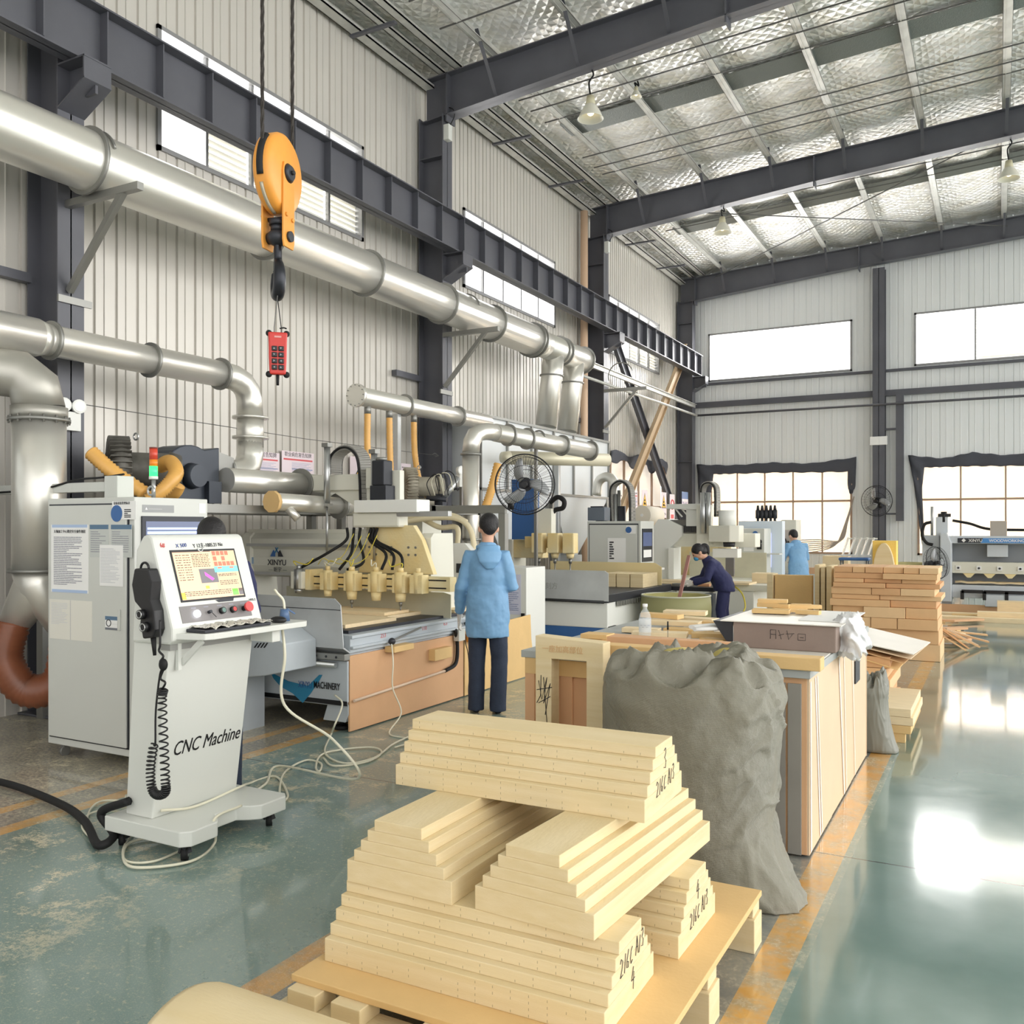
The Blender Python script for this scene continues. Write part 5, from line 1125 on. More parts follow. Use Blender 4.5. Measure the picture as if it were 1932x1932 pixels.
for (y, z, t) in ((5.95, .70, '253'), (6.55, .70, '110'), (6.9, .71, '6.5'), (7.5, .71, '12')): text('red_pen_mark', t, .05, M('red_pen', (206, 110, 110), .6), r, (BX1+.001, y, z), (0, 1, 0), (0, 0, 1))
# boards being cut
for k, (x0_, x1_, y0_, y1_, z_, lab) in enumerate(((-6.2, -4.62, 5.75, 6.45, .785, 'pale foam sheet at the front edge of the grey router table'), (-6.1, -4.75, 6.5, 7.2, .785, 'pale foam sheet at the middle of the grey router table'), (-6.2, -4.55, 7.3, 7.95, .785, 'pale foam sheet at the back of grey router table'))):
    mb = MB(); mb.box(x0_, x1_, y0_, y1_, z_, z_+.03); tag(mb.build('foam_sheet', WOODP, bev=.002), lab, 'foam sheet', 'foam sheets on the grey router')
mb = MB(); mb.box(-6.0, -4.8, 6.52, 6.9, .815, .84); tag(mb.build('foam_sheet', WOODP, bev=.002), 'second foam sheet stacked on the middle one of the grey router', 'foam sheet', 'foam sheets on the grey router')
# gantry
GY = 7.15; gx0, gx1 = -7.1, -4.70
mb = MB(); mb.prism([(-6.4, .765), (-4.42, .765), (-4.42, .98), (-4.5, 1.0), (-6.4, 1.0)], 'y', 7.02, 7.03); mb.build('rear_guard', M('dusty_guard_sheet', (206, 202, 178), .6, .1, 0, 9, .1, 4), r)
mb = MB(); mb.prism(beam_profile(GY, 1.08, 1.54, .34), 'x', gx0, gx1-.03); gb = mb.build('gantry_beam', CREAM, r, bev=.004)
mb = MB(); mb.box(gx0+.05, gx1-.05, GY-.035, GY-.02, 1.40, 1.43); mb.build('linear_rail', ALU, gb)
mb = MB(); mb.box(gx0+.05, gx1-.05, GY+.0, GY+.02, 1.10, 1.13); mb.build('linear_rail', ALU, gb)
mb = MB(); mb.box(gx0, -5.15, GY+.05, GY+.18, 1.54, 1.58); mb.build('cable_tray', CREAM, gb)
for x0_, x1_ in ((gx0-.02, gx0+.1), (gx1-.12, gx1+.0)):
    mb = MB(); mb.prism([(GY-.03, .70), (GY+.42, .70), (GY+.38, 1.02), (GY+.36, 1.545), (GY+.02, 1.545), (GY-.03, 1.5)], 'x', x0_, x1_); mb.build('gantry_end', CREAM, r, bev=.006)
p = atY(525, 1050, GY+.02); lx, lz = p.x, p.z
for poly, m_ in (([(-.09, 0), (-.045, .07), (-.02, .04), (-.02, .0)], BLUE), ([(.09, 0), (.045, .07), (.02, .04), (.02, .0)], DARK), ([(-.05, .135), (-.04, .135), (.03, .04), (.015, .04)], BLUE), ([(.05, .135), (.04, .135), (-.03, .04), (-.015, .04)], CYANB)):
    mb = MB(); mb.prism([(lx+a_, lz+b_) for a_, b_ in poly], 'y', GY-.006, GY-.002); mb.build('emblem', m_, gb)
text('lettering', 'XINYU', .085, DARK, gb, (lx-.125, GY-.006, lz-.09), (1, 0, 0), (0, 0, 1), off=.001); text('lettering', '— 昕宇 —', .055, DARK, gb, (lx-.11, GY-.006, lz-.155), (1, 0, 0), (0, 0, 1))
p = atY(468, 1058, GY+.02); mb = MB(); mb.box(p.x-.1, p.x+.1, GY-.004, GY-.001, p.z-.03, p.z+.04); mb.build('blue_sticker', M('pale_blue_sticker', (150, 180, 210), .5), gb)
# carriage, z column, motor
CXm = -5.08
cz = MB(); cz.prism([(-5.50, 1.16), (-4.62, 1.16), (-4.75, 1.48), (-4.85, 1.62), (-5.30, 1.62), (-5.38, 1.48)], 'y', GY-.11, GY-.045); cb = cz.build('carriage_plate', CREAMD, r, bev=.005)
for x in (-5.36, -5.28, -5.17, -5.1, -4.9, -4.82): 
    for z in (1.34, 1.41): mb = MB(); mb.cyl((x, GY-.118, z), (x, GY-.11, z), .012, n=8); mb.build('bolt', FLNG, cb)
box('column_back', -5.46, -5.05, GY-.04, GY+.03, 1.5, 2.15, CREAM, r, .005)
box('carriage_head', -5.45, -4.72, GY-.24, GY-.02, 1.74, 1.86, WHITE, r, .006)
box('carriage_skirt', -5.5, -4.95, GY-.2, GY-.04, 1.60, 1.74, CREAM, r, .02)
box('slide_bar', -4.98, -4.4, GY-.2, GY-.14, 1.70, 1.75, ALU, r, .004)
p = atY(617, 840, GY-.1); 
for px, pt, pb in ((617, 838, 950), (706, 850, 960)):
    p = atY(px, pt, GY-.14); q = atY(px, pb, GY-.14); mb = MB(); mb.cyl((p.x, p.y, p.z-.03), (p.x, p.y, q.z), .032, n=18); mb.build('pneumatic_cylinder', ALU, r)
    mb = MB(); mb.box(p.x-.038, p.x+.038, p.y-.038, p.y+.038, p.z-.03, p.z+.01); mb.box(p.x-.04, p.x+.04, p.y-.04, p.y+.04, q.z-.03, q.z); mb.build('cylinder_head', FLNG, r); mb = MB(); mb.cyl((p.x, p.y, q.z-.03), (p.x, p.y, q.z-.5), .012, n=8); mb.build('piston_rod', ALU, r)
box('motor_arm', -6.35, -5.42, GY-.02, GY+.12, 1.97, 2.13, CREAM, r, .01); mb = MB(); mb.prism([(-6.35, 1.97), (-5.5, 1.97), (-5.5, 1.95), (-5.62, 1.80), (-5.9, 1.95)], 'y', GY+.02, GY+.06); mb.build('arm_gusset', CREAM, r)
box('motor_mount', -5.43, -5.2, GY-.08, GY+.05, 1.98, 2.18, CREAM, r, .006); mb = MB(); mb.cyl((-5.30, GY-.085, 2.09), (-5.30, GY-.08, 2.09), .028, n=16); mb.build('cable_hole', BLACK, r)
mb = MB(); mb.box(-5.27, -5.12, GY-.2, GY-.06, 2.0, 2.24); mb.build('servo_motor', DARK, r, bev=.012); mb = MB(); mb.cyl((-5.2, GY-.13, 2.24), (-5.2, GY-.13, 2.27), .05, n=18); mb.build('motor_cap', FLNG, r)
box('motor_bracket', -5.29, -5.10, GY-.2, GY-.05, 1.86, 2.0, DARK, r, .006)
# cable chains
def chain(pts, w_, t, axis, name='cable_chain', par=None, n=8):
    """links across 'axis' direction following the path"""
    pp = bez(pts, n); mbk = MB(); ax = Vector(axis).normalized()
    for i in range(len(pp)-1):
        a, b = pp[i], pp[i+1]; d = (b-a); m_ = (a+b)/2
        mbk.bar(m_-d*.46, m_+d*.46, w_, t*(1 if i % 2 else .92), up=d.cross(ax))
    o = mbk.build(name, M('grey_cable_chain', (148, 146, 140), .5), par)
    for s_ in (-1, 1):
        mm = MB(); mm.loft([q+ax*s_*w_/2 for q in pp], [(t*.62, .012)]*len(pp), 6); mm.build('chain_edge', RUB, o)
    return o
Pc = lambda px, py, d=0: atY(px, py, GY-.02+d)
chain([Pc(632, 895), Pc(634, 865), Pc(650, 848), Pc(668, 846), Pc(684, 862), Pc(690, 900), Pc(692, 965)], .13, .05, (.35, 1, 0), par=r)
chain([Pc(712, 945), Pc(732, 955), Pc(742, 975), Pc(742, 1000), Pc(738, 1018)], .08, .05, (.35, 1, 0), par=r)
# spindle row
box('spindle_rail', -5.95, -4.32, GY-.30, GY-.19, 1.02, 1.15, CREAMD, r, .003)
mb = MB(); mb.box(-5.95, -5.89, GY-.36, GY-.16, .99, 1.19); mb.build('rail_end', CREAMD, r, bev=.003)
for z in (1.05, 1.12):
    mb = MB(); mb.box(-5.9, -4.36, GY-.304, GY-.300, z-.006, z+.006); mb.build('rail_slot', BLACK, r)
for k, px in enumerate((565, 620, 665, 711, 757, 790)):
    p = atY(px, 1110, GY-.36); x, y = p.x, p.y; low = (.96, .94, .92, .92, .92, 1.0)[k]; R = (.05, .045, .058, .055, .058, .045)[k]
    mb = MB(); mb.box(x-.07, x+.07, y-.05, y+.06, 1.0, 1.17); sb = mb.build('spindle_clamp', [CREAM, CREAMD][k > 0], r, bev=.006)
    mb = MB(); mb.cyl((x, y-.01, 1.19), (x, y-.01, 1.0), R, n=22); mb.cyl((x, y-.01, 1.0), (x, y-.01, low), R*.9, R*.75, n=22); mb.cyl((x, y-.01, 1.19), (x, y-.01, 1.23), R*.5, n=14); mb.build('spindle', ALU if k == 0 else CREAMD, sb)
    if k in (2, 4): mb = MB(); mb.cyl((x, y-.01, low), (x, y-.01, low-.04), .018, .014, 14); mb.cyl((x, y-.01, low-.04), (x, y-.01, .83), .007, n=8); mb.build('router_bit', FLNG, sb)
    if k in (0, 1, 2, 3, 4):
        mb = MB(); mb.loft(bez([(x, y-.01, 1.2), (x-.05+.02*k, y-.03, 1.27), (x+.12-.05*k, y-.04, 1.24), (x+.2-.08*k, y-.03, 1.30)], 5), .006, 5); mb.build('air_tube', [YCAB, CABLEW][k % 2], sb)
for k, (px, pyb, pxe) in enumerate(((655, 1145, 560), (668, 1165, 640), (680, 1155, 655), (700, 1145, 720), (706, 1150, 740), (712, 1160, 760))):
    a_ = atY(px, 996, GY-.15); e_ = atY(pxe, 1075, GY-.35); m_ = atY((px+pxe)/2+(18 if k > 1 else 8), 1045 if k != 2 else 1060, GY-.3)
    mb = MB(); mb.loft(bez([a_, a_+Vector((.01, -.03, -.12)), m_, e_], 8), .014, 8); mb.build('spindle_cable', RUB, r)
for k in range(4):
    mb = MB(); c_ = atY(600+k*14, 1065+4*(k % 2), GY-.33); mb.loft(bez([c_, c_+Vector((.08, -.02, .06)), c_+Vector((.18, 0, .03)), c_+Vector((.3, .02, .1)), c_+Vector((.42, .02, .3))], 6), .004, 5); mb.build('air_tube', YCAB, r)
# operator side details
r2 = thing('air_gun', 'small air gun with black nozzle hooked on the router side ledge', 'air gun', (-4.37, 6.1, .62))
mb = MB(); mb.bar((-4.37, 6.02, .665), (-4.36, 6.45, .74), .014, .014); mb.build('nozzle', FLNG, r2); mb = MB(); mb.ball((-4.37, 6.04, .665), .03, 12, 8); mb.build('body', DARK, r2)
hose('air_hose', [(-4.37, 6.03, .68), (-4.33, 6.0, .5), (-4.32, 5.98, .3), (-4.25, 6.0, .1), FZ(735, 1385), FZ(790, 1395), FZ(745, 1410)], .006, CABLEW, 'thin clear hose hanging from the air gun on the grey router', 'hose')
box('wood_block', -4.43, -4.33, 6.02, 6.3, .575, .625, TAN, None); tag(bpy.data.objects['wood_block'], 'tan foam block fixed below air gun on the router side', 'block')
r2 = thing('yellow_mallet', 'yellow clamp tool with black handle lying on the router side ledge', 'tool', (-4.38, 7.6, .66))
mb = MB(); mb.cyl((-4.37, 7.2, .70), (-4.37, 7.45, .72), .016, n=10); mb.build('handle', BLACK, r2); mb = MB(); mb.cyl((-4.37, 7.45, .72), (-4.37, 7.8, .74), .011, n=10); mb.build('shaft', YP, r2)
r2 = thing('hanging_socket', 'yellow hanging hook socket box with thin black wire on the router side', 'socket', (-4.37, 7.35, .5))
mb = MB(); mb.box(-4.41, -4.34, 7.28, 7.38, .52, .60); mb.cyl((-4.38, 7.34, .6), (-4.38, 7.34, .68), .025, n=12); mb.bar((-4.38, 7.34, .66), (-4.36, 7.5, .65), .02, .03); mb.build('body', YP, r2, bev=.003)
mb = MB(); mb.loft(bez([(-4.37, 7.5, .62), (-4.36, 7.47, .4), (-4.36, 7.52, .2), (-4.36, 7.4, .08), (-4.36, 7.27, .14), (-4.37, 7.25, .4), (-4.38, 7.2, .55)], 6), .004, 5); mb.build('wire', RUB, r2)
mb = MB(); mb.cyl((-4.38, 7.35, .68), (-4.39, 7.33, .92), .006, n=8); mb.build('clear_tube', PAPER, r2)
box('switch_box', -4.42, -4.36, 7.07, 7.18, .55, .66, GREYP, None); tag(bpy.data.objects['switch_box'], 'small grey switch box on side of the grey router', 'switch box')
# dark grey chamfered cover at the left front of the router, with hazard stripes
r = thing('machine_cover', 'chamfered grey cover with black slanted stripes between console and grey router', 'cover', (-5.1, 5.0, .2))
yy = 5.12
c_ = lambda px, py: atY(px, py, yy); pl_ = [c_(440, 1205), c_(500, 1185), c_(536, 1215), c_(537, 1268), c_(500, 1275), c_(440, 1280)]
mb = MB(); mb.prism([(q.x, q.z) for q in pl_], 'y', yy, yy+.36); mb.build('shell', LG, r, bev=.008)
for k in range(4): q = c_(479+6*k, 1217); mb = MB(); mb.prism([(q.x, q.z-.02), (q.x+.015, q.z-.02), (q.x+.05, q.z+.02), (q.x+.035, q.z+.02)], 'y', yy-.003, yy); mb.build('stripe', BLACK, r)
mb = MB(); mb.box(-5.6, -5.2, 5.2, 5.45, .0, .42); mb.build('support', LG, r)
# ================= work table, sack and what lies on it =================
r = thing('work_table', 'long work bench with board sides, grey top and film strips along the aisle', 'work table', (-1.55, 5.55, 0))
TX0, TX1, TY0, TY1, TZ = -2.34, -.80, 4.52, 6.70, .87
FRT = M('mottled_board_grey', (150, 146, 138), .6, 0, 0, 9, .1, 4)  # slightly mottled grey for the boards stacked on the bench front
box('front_panel', TX0, TX1-.012, TY0, TY0+.02, .01, TZ, ORANGEB, r, .002)
for k in range(3): x = -1.02+.075*k; box('stacked_board', x-.03, x+.034, TY0-.012, TY0-.001, .01, TZ-.03, FRT, r, .001)
for (xa, xb) in ((TX0, TX0+.06), (-2.12, -2.05), (-1.9, -1.82), (-1.66, -1.6)): box('front_batten', xa, xb, TY0-.02, TY0, .01, TZ-.0, ORANGEB, r, .002)
box('front_rail', TX0, TX1-.3, TY0-.022, TY0, TZ-.09, TZ, TAN, r, .002)
for k, (a_, b_) in enumerate(((TY0, 5.2), (5.2, 5.95), (5.95, TY1))): box('side_panel', TX1-.012, TX1-.002*k, a_+.002, b_-.002, .01, TZ-.005, MDF, r, .001)
box('left_panel', TX0, TX0+.015, TY0, TY1, .01, TZ, ORANGEB, r, .002); box('rear_panel', TX0, TX1, TY1-.015, TY1, .01, TZ, MDF, r, .002)
box('table_top', TX0-.02, TX1+.01, TY0-.03, TY1+.02, TZ, TZ+.04, M('grey_bench_top', (176, 180, 178), .5, 0, .02, 20, .12, 4), r, .003)
WP = M('white_marble_ply', (226, 222, 212), .4, 0, 0, 9, .05, 5)
box('top_sheet', -1.9, TX1-.0, 4.75, TY1-.05, TZ+.04, TZ+.046, WP, r, .001)
mb = MB(); mb.box(TX1-.012, TX1+.006, 6.1, 6.3, .60, .80); mb.build('side_notch', DARK, r)
FILM = M('clear_wrapping_film', (250, 250, 250), .25, alpha=.8)
for k, (y0_, y1_, w_) in enumerate(((4.66, 4.80, .03), (4.72, 4.86, .022), (5.42, 5.62, .035), (5.62, 5.72, .02), (5.97, 6.1, .02), (4.53, 4.54, .03))):
    mb = MB(); mb.rings([[(TX1+.003, y0_, TZ-.02), (TX1+.003, y0_+w_, TZ-.02)], [(TX1+.004, y1_, .02), (TX1+.004, y1_+w_, .02)]], cap=False, closed=False); mb.build('film_strip', FILM, r)
zt = TZ+.046
# timber on the front edge
o = box('foam_plank', -2.0, -.74, 4.47, 4.58, zt-.004, zt+.058, TAN, None); tag(o, 'long tan foam plank lying on the front edge of the work bench', 'plank')
o = box('foam_plank', -1.55, -.95, 4.60, 4.66, zt, zt+.03, TAN, None); turn(o, .15); tag(o, 'short tan foam plank behind the long one on the bench', 'plank')
o = MB().prism([(-1.95, 4.68), (-1.2, 4.74), (-1.2, 4.78), (-1.95, 4.84)], 'z', zt, zt+.075).build('curved_plank', ORANGEB, None, .004); tag(o, 'orange-tan curved plank standing on bench behind the bottle caps', 'plank')
# portal frame standing in front
r = thing('foam_portal_frame', 'tan foam arch frame with pen scribble standing before the bench', 'frame', (-2.0, 4.36, 0))
p0 = atY(1010, 1200, 4.32); p1 = atY(1138, 1200, 4.32); xa, xb = p0.x, p1.x
mb = MB(); mb.prism([(xa, .0), (xa+.095, 0), (xa+.095, .90), (xb-.095, .90), (xb-.095, 0), (xb, 0), (xb, 1.0), (xa, 1.02)], 'y', 4.32, 4.42); mb.build('arch', FOAM, r, bev=.004)
text('faint_writing', '一座加高部位', .04, M('faint_brown_pen', (214, 176, 128), .7), r, (xa+.04, 4.318, .94), (1, 0, 0), (0, 0, 1))
scrawl('pen_scribble', [[(0, .1), (.02, .0), (.05, .12), (.03, -.02), (.07, .09), (.04, -.08)], [(-.01, .05), (.08, .07)], [(.03, .12), (.05, -.12)], [(.0, -.02), (.07, .02)], [(.015, .13), (.012, .02), (-.01, -.02)]], .002, INK, r, (xa+.02, 4.318, .68), (1, 0, 0), (0, 0, 1))
# sack
def sack(c, hx, hy, H, lab, mat, seed=0., tail=None, lean=(0, 0)):
    n_, L_ = 150, 96; rg = []
    for j in range(L_+1):
        v = j/L_; row = []
        for i in range(n_):
            a = 2*PI*i/n_; ca, sa = math.cos(a), math.sin(a)
            if v < .72:
                h = v/.72; q = .88+.12*math.sin(min(h*1.15, 1)*PI/2)
                if h < .05: q *= .93+1.4*h
                z = H*.93*h; 
            else:
                t_ = (v-.72)/.28; q = (1+.02*math.sin(t_*3))*(1-t_**2.2*.97); z = H*(.93+.075*math.sin(t_*PI*.5))-.05*max(0, t_-.6)
                z += .07*noise.noise(Vector((ca*2*q*1.4+seed, sa*2*q*1.4, 1.3)))*min(1, t_*2.4)
                z += .06*(1-abs(noise.noise(Vector((ca*3.0*q+seed, sa*3.0*q, 4.7))))*3)*min(1, t_*2)
            s1 = noise.noise(Vector((ca*1.6+seed, sa*1.6, z*2.2))); s2 = noise.noise(Vector((ca*2.2, sa*2.2+seed, z*7)))
            cr = 1-min(1, abs(noise.noise(Vector((ca*1.8+seed*2, sa*1.3, z*8.5+s1*2))))*5)
            cr2 = 1-min(1, abs(noise.noise(Vector((ca*4+seed, sa*4, z*4+3))))*6)
            big = 1-min(1, abs(noise.noise(Vector((ca*1.5+seed, sa*1.5, z*3.1+ca*1.2))))*4)
            rr = q*(1+.04*s1+.018*s2+.045*cr*(.15+.85*max(0, ca))+.016*cr2*(.3+.7*max(0, ca))+.02*big*min(1, .2+v*v)+.06*math.exp(-((v-.66)/.05)**2)*(.6+s2))
            x = hx*rr*(abs(ca)**.82)*(1 if ca > 0 else -1); y = hy*rr*(abs(sa)**.82)*(1 if sa > 0 else -1)
            x += lean[0]*z; y += lean[1]*z
            if tail and ca > .3 and z < .34:
                k = (1-z/.34)**1.6*(ca-.3)/.7; x += tail[0]*k; y += tail[1]*k-.0; z = z*(1-.35*k)
            row.append((c[0]+x, c[1]+y, max(z, .004)))
        rg.append(row)
    mb = MB(); mb.rings(rg); o = mb.build('woven_sack', mat, smooth=True)
    return tag(o, lab, 'sack', 'stuffed woven sacks')
def weave():
    m = M('grey_green_woven_plastic', (134, 131, 116), .38, 0, 0, 9, .12, 3, spec=.6); n = m.node_tree.nodes; L = m.node_tree.links; b = n['Principled BSDF']
    g = n.new('ShaderNodeNewGeometry'); w1 = n.new('ShaderNodeTexWave'); w1.bands_direction = 'Z'; w1.inputs['Scale'].default_value = 110; w2 = n.new('ShaderNodeTexWave'); w2.bands_direction = 'DIAGONAL'; w2.inputs['Scale'].default_value = 95
    no = n.new('ShaderNodeTexNoise'); no.inputs['Scale'].default_value = 11; no.inputs['Detail'].default_value = 6; no.inputs['Roughness'].default_value = .6
    for q in (w1, w2, no): L.new(g.outputs['Position'], q.inputs[0])
    a1 = n.new('ShaderNodeMath'); a1.operation = 'ADD'; L.new(w1.outputs[1], a1.inputs[0]); L.new(w2.outputs[1], a1.inputs[1])
    a2 = n.new('ShaderNodeMath'); a2.operation = 'MULTIPLY_ADD'; L.new(no.outputs[0], a2.inputs[0]); a2.inputs[1].default_value = 30; L.new(a1.outputs[0], a2.inputs[2])
    bu = n.new('ShaderNodeBump'); bu.inputs['Strength'].default_value = .45; bu.inputs['Distance'].default_value = .003; L.new(a2.outputs[0], bu.inputs['Height']); L.new(bu.outputs[0], b.inputs['Normal'])
    return m
WEAVE = weave()
sack((-1.235, 4.02), .385, .34, .99, 'big grey-green woven sack stuffed full, standing before the bench', WEAVE, 2.3, (.20, -.08))
sack((-.80, 6.98), .11, .18, .50, 'small grey-green sack slumped behind the far end of the bench', M('grey_woven_dark', (128, 128, 118), .55), 5.1, (.09, -.04))
for k, (dx, dy) in enumerate(((-.1, .05), (.14, .12))):
    mb = MB(); mb.ball((-1.235+dx, 4.02+dy, .99), .085, 18, 12, rz=.05)
    for v in mb.b.verts: v.co += Vector((0, 0, .02*noise.noise(v.co*14)))
    tag(mb.build('yellow_mesh_bag', M('yellow_mesh', (206, 190, 110), .7, 0, .6, 300), smooth=True), 'bit of yellow mesh bag poking out of the big sack, '+['left', 'right'][k]+' one', 'mesh bag', 'yellow mesh bags in the sack')
# bottle
r = thing('water_bottle', 'clear plastic water bottle with white cap and label on the bench', 'bottle', (-1.70, 4.9, zt))
bx, by = atZ(1217, 1206, zt).x, atZ(1217, 1206, zt).y
CLR = M('clear_bottle_plastic', (240, 246, 250), .06, alpha=.24, spec=.8)
prof = [(.001, 0), (.034, 0), (.037, .01), (.035, .02), (.037, .03), (.037, .08), (.034, .085), (.037, .09), (.037, .13), (.032, .155), (.018, .178), (.0135, .185), (.0135, .205)]
mb = MB(); mb.rings([[(bx+a*math.cos(t*PI/16), by+a*math.sin(t*PI/16), zt+z) for t in range(32)] for a, z in prof], cap=False); mb.build('bottle_body', CLR, r, smooth=True)
mb = MB(); mb.cyl((bx, by, zt+.198), (bx, by, zt+.216), .0155, n=20); mb.build('cap', PAPER, r)
mb = MB(); mb.rings([[(bx+.0378*math.cos(t*PI/16), by+.0378*math.sin(t*PI/16), zt+z) for t in range(32)] for z in (.045, .125)], cap=False); lb = mb.build('label', M('bottle_label', (226, 230, 232), .4, alpha=.5), r, smooth=True)
for k in range(5): d_ = math.radians(-115+17*k); text('label_mark', '—', .014, INK if k < 4 else INKB, lb, (bx+.039*math.cos(d_), by+.039*math.sin(d_), zt+.085-.012*(k % 2)), (-math.sin(d_), math.cos(d_), 0), (0, 0, 1))
for px, m_, lab in ((1257, M('navy_cap', (40, 44, 110), .35), 'navy blue bottle cap beside the red one on the bench'), (1237+34, M('red_cap', (220, 70, 44), .35), 'red bottle cap beside the navy one on the bench')):
    px = 1257 if 'navy' in lab[:8] else 1278
    p = atZ(px-20, 1212, zt); mb = MB(); mb.cyl((p.x, p.y, zt), (p.x, p.y, zt+.026), .0135, .013, 20); tag(mb.build('bottle_cap', m_, bev=.002), lab, 'cap', 'loose caps on the bench')
p = atZ(1260, 1210, zt)
r = thing('glue_brush', 'thin dark brush standing upright among the boards on bench', 'brush', (p.x, p.y, zt)); mb = MB(); mb.cyl((p.x, p.y, zt), (p.x, p.y, zt+.075), .002, n=6); mb.build('handle', WIRE, r); mb = MB(); mb.cyl((p.x, p.y, zt+.07), (p.x, p.y, zt+.12), .006, .004, 8); mb.build('bristles', RUB, r)
# small foam boards piled on the bench
random.seed(11)
bl = [(1235, 1198, .34, .13, 0, .2), (1290, 1192, .30, .12, .0, -.1), (1262, 1185, .36, .14, .032, .05), (1330, 1200, .22, .12, 0, .3), (1310, 1178, .26, .12, .03, -.2), (1345, 1186, .2, .1, .03, .1), (1200, 1190, .24, .1, 0, .1), (1340, 1212, .16, .09, 0, -.3), (1285, 1172, .3, .13, .06, .15), (1240, 1180, .28, .1, .064, -.15)]
nm = ['front left', 'front middle', 'middle, second layer', 'front right', 'back right, second layer', 'right, second layer', 'far left beside the bottle', 'small one at the right front', 'back, top layer', 'left, top layer']
for k, (px, py, lx_, ly_, dz, a_) in enumerate(bl):
    p = atZ(px, py+6, zt); mb = MB(); mb.box(p.x-lx_/2, p.x+lx_/2, p.y-ly_/2+.1, p.y+ly_/2+.1, zt+dz, zt+dz+.03)
    o = turn(mb.build('foam_offcut', [WOODP, TAN][k % 2], bev=.002), a_); tag(o, 'foam offcut in the pile on the bench, '+nm[k], 'offcut', 'foam offcuts piled on the bench')
p = atZ(1108, 1222, zt)
for k in range(3):
    mb = MB(); mb.box(-2.12+.02*k, -1.92, 4.66+.01*k, 4.8, zt+.028*k, zt+.028*k+.026); tag(mb.build('foam_offcut', TAN, bev=.002), 'foam offcut at the left end of bench beside arch frame, '+['bottom', 'middle', 'top'][k]+' one', 'offcut', 'foam offcuts piled on the bench')
mb = MB(); mb.box(-2.1, -1.5, 4.9, 5.15, zt, zt+.01); o = turn(mb.build('white_board', PAPER), .1); tag(o, 'thin white board under the offcuts beside bottle', 'board')
# rolled paper
for k, (pa, pb, R_) in enumerate((((1305, 1182), (1378, 1176), .014), ((1310, 1186), (1370, 1184), .012))):
    a_, b_ = atZ(pa[0], pa[1], zt+.1), atZ(pb[0], pb[1], zt+.1); mb = MB(); mb.cyl(a_, b_, R_+.012, n=14)
    for v in mb.b.verts: v.co.z = zt+.093+(v.co.z-zt-.093)*.5
    tag(mb.build('rolled_drawing', PAPER), ['longer', 'shorter'][k]+' flattened roll of white drawings lying on the offcuts', 'drawing', 'rolled drawings on the bench')
# big flat parcel
BR = M('brown_grey_cardboard', (146, 128, 118), .7, 0, .06, 30, .1, 5)
r = thing('flat_parcel', 'flat brown cardboard parcel with open left flap and pale top on bench', 'parcel', (-1.04, 5.5, zt))
box('carton', -1.33, -.77, 5.14, 5.86, zt, zt+.145, BR, r, .006)
mb = MB(); mb.prism([(-1.335, zt+.002), (-1.335, zt+.144), (-1.45, zt+.144), (-1.38, zt+.04)], 'y', 5.15, 5.16); mb.prism([(-1.335, zt+.13), (-1.335, zt+.144), (-1.45, zt+.144)], 'y', 5.16, 5.8); mb.build('open_flap', DARK, r)
box('pale_lid', -1.40, -.74, 5.12, 5.92, zt+.146, zt+.152, WP, r, .001); mb = MB(); mb.box(-1.0, -.72, 5.3, 5.95, zt+.153, zt+.158); mb.build('top_card', PAPER, r)
scrawl('pen_characters', [[(0, 0), (.0, .05)], [(.0, .05), (.03, .05), (.03, 0)], [(.0, .025), (.03, .025)], [(.045, .05), (.06, .0)], [(.045, .02), (.075, .03)], [(.09, .05), (.10, .0), (.12, .03)], [(.085, .03), (.13, .035)], [(.15, 0), (.15, .035), (.19, .035), (.19, 0), (.15, 0)], [(.16, .015), (.18, .015)]], .0012, INK, r, (-1.12, 5.137, zt+.06), (1, 0, 0), (0, 0, 1))
mb = MB(); bmesh.ops.create_icosphere(mb.b, subdivisions=5, radius=1, matrix=Matrix.Translation((-.735, 5.42, zt+.07)) @ Matrix.Diagonal((.085, .17, .115, 1)))
for v in mb.b.verts:
    d_ = v.co-Vector((-.735, 5.42, zt+.07)); k_ = 1+.35*noise.noise(v.co*9)+.30*(1-min(1, abs(noise.noise(v.co*14+Vector((3, 3, 3))))*5)); v.co = Vector((-.735, 5.42, zt+.07))+d_*k_
    if v.co.x > -.70: v.co.z -= (v.co.x+.70)*.9
tag(mb.build('plastic_bag', M('thin_white_plastic', (244, 244, 244), .3, alpha=.9), smooth=True), 'crumpled white plastic bag draped over the right end of parcel', 'bag')
pc = [(1455, 1156, .22, .10, 0, .1), (1462, 1152, .2, .09, .024, -.1), (1458, 1150, .18, .09, .048, .15), (1490, 1154, .2, .07, 0, .5), (1515, 1152, .22, .05, .02, .4), (1525, 1158, .14, .06, 0, -.1), (1500, 1150, .2, .06, .024, .25)]
nm2 = ['bottom left', 'middle left', 'top left', 'slanted middle', 'long slanted right', 'small flat right', 'upper slanted middle']
for k, (px, py, lx_, ly_, dz, a_) in enumerate(pc):
    z_ = zt+.16; p = atZ(px, py-0, z_); yy_ = min(p.y, 5.8); q = atY(px, py, yy_); mb = MB(); mb.box(q.x-lx_/2, q.x+lx_/2, yy_-ly_/2, yy_+ly_/2, z_+dz-.002, z_+dz+.022); tag(turn(mb.build('small_offcut', TAN, bev=.002), a_), 'small offcut on the far edge of flat parcel, '+nm2[k], 'offcut', 'small offcuts on the flat parcel')
